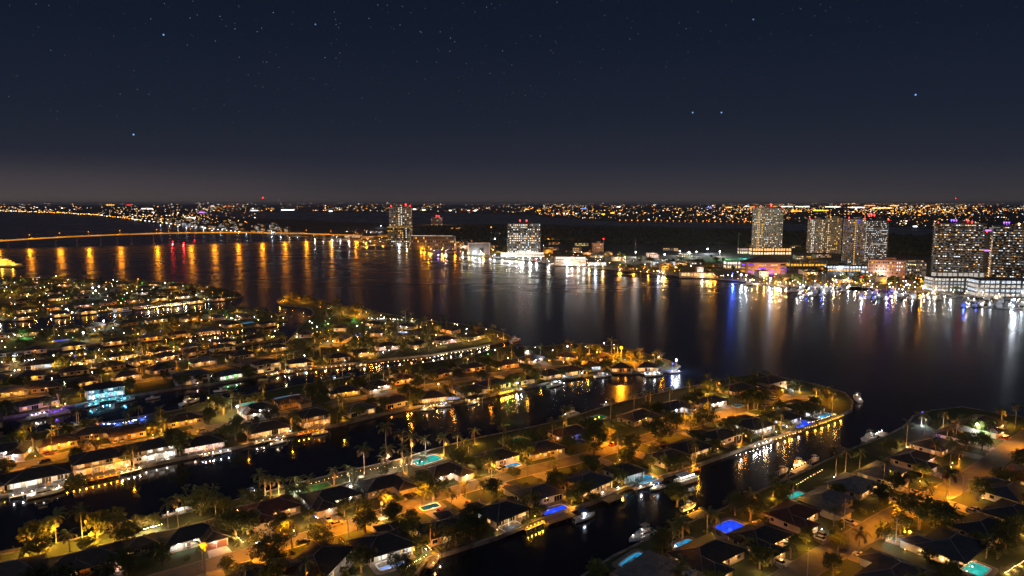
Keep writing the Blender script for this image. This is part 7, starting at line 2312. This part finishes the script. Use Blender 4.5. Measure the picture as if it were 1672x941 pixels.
# bright rows: causeway lamps over the bay, the long lit waterfront at far left, stadium-like white clusters
for k in range(24): put_far(1012 + k * 9.7 * (1 if k % 2 == 0 else 1.0), 361.2 + k * .12, 'amber', 1.2, 1.0, 1.0)
for k in range(70): put_far(-20 + k * 3.6 + rc.uniform(-1, 1), shore_y(-20 + k * 3.6, FAR) - rc.uniform(.3, 1.5), rc.choice(('amber', 'warm', 'gold', 'white')), rc.uniform(.8, 2), .8, .4)
for x, y, w_, c_ in ((677, 343, 5, 'white'), (692, 344, 5, 'wwhite'), (735, 345, 3.4, 'white'), (765, 345, 3, 'white'), (776, 345, 4.4, 'white'), (1012, 350, 3, 'white'), (910, 350, 2.4, 'white'), (921, 350, 2.4, 'white'), (926, 350, 2.2, 'white'), (941, 350, 2.2, 'white'), (953, 342, 7, 'blue'), (1010, 339, 5, 'white'), (1068, 336, 2.2, 'white'), (1158, 340, 7, 'blue'), (1220, 338, 6, 'cool'), (470, 344, 18, 'cool'), (415, 345, 10, 'cool'), (330, 348, 8, 'violet'), (312, 357, 11, 'white'), (240, 342, 14, 'pink'), (180, 336, 10, 'gold'), (210, 336, 6, 'red'),
                   (1285, 338.5, 16, 'white'), (1310, 338.6, 18, 'wwhite'), (1360, 339, 20, 'wwhite'), (1400, 340, 18, 'white'), (1440, 341, 24, 'warm'), (1460, 337, 10, 'gold'), (1420, 337, 14, 'amber'), (1340, 345, 20, 'gold'), (1300, 346, 14, 'amber'), (1190, 340, 8, 'gold'), (1494, 371, 5, 'cool'), (540, 348 - 2, 5, 'cool'), (1000, 349, 6, 'gold'), (985, 351, 5, 'amber'), (880, 345, 6, 'amber'), (860, 343, 6, 'gold')):
    put_far(x, y, c_, w_, 1.3, .4)
for k in range(26):  # lamps on the promenade of the packed town
    x = 216 + k * 7; put_far(x, shore_y(x, FAR) - .9, rc.choice(('white', 'cool', 'warm', 'white')), 1.7, .9, .3)
far_lights('far_lamp_rows', 'rows of bright lamps along far causeway and waterfronts', items)
# lamps scattered over the wooded headland and far park, each tiny
print('LIGHTS', NL[0], 'OBJECTS', len(bpy.data.objects))
dup = {k: v for k, v in USED.items() if len(v) > 1}
print('SAME LABEL', len(dup), [(k, len(v)) for k, v in list(dup.items())[:20]])
# ------------------------------------------------------------------ night air: one box of thin even haze
hz = bpy.data.materials.new('haze'); hz.use_nodes = True
nt = hz.node_tree
for n in list(nt.nodes): nt.nodes.remove(n)
out = nt.nodes.new('ShaderNodeOutputMaterial'); pv = nt.nodes.new('ShaderNodeVolumePrincipled')
pv.inputs['Color'].default_value = (.85, .88, .95, 1)
pv.inputs['Density'].default_value = 0.00002
pv.inputs['Anisotropy'].default_value = .25
nt.links.new(pv.outputs[0], out.inputs['Volume'])
M['haze'] = hz
m = MB(); m.box(0, 44000, -4, 118000, 89400, 250)
o = m.build('haze', 'haze'); struct(o, 'stuff')
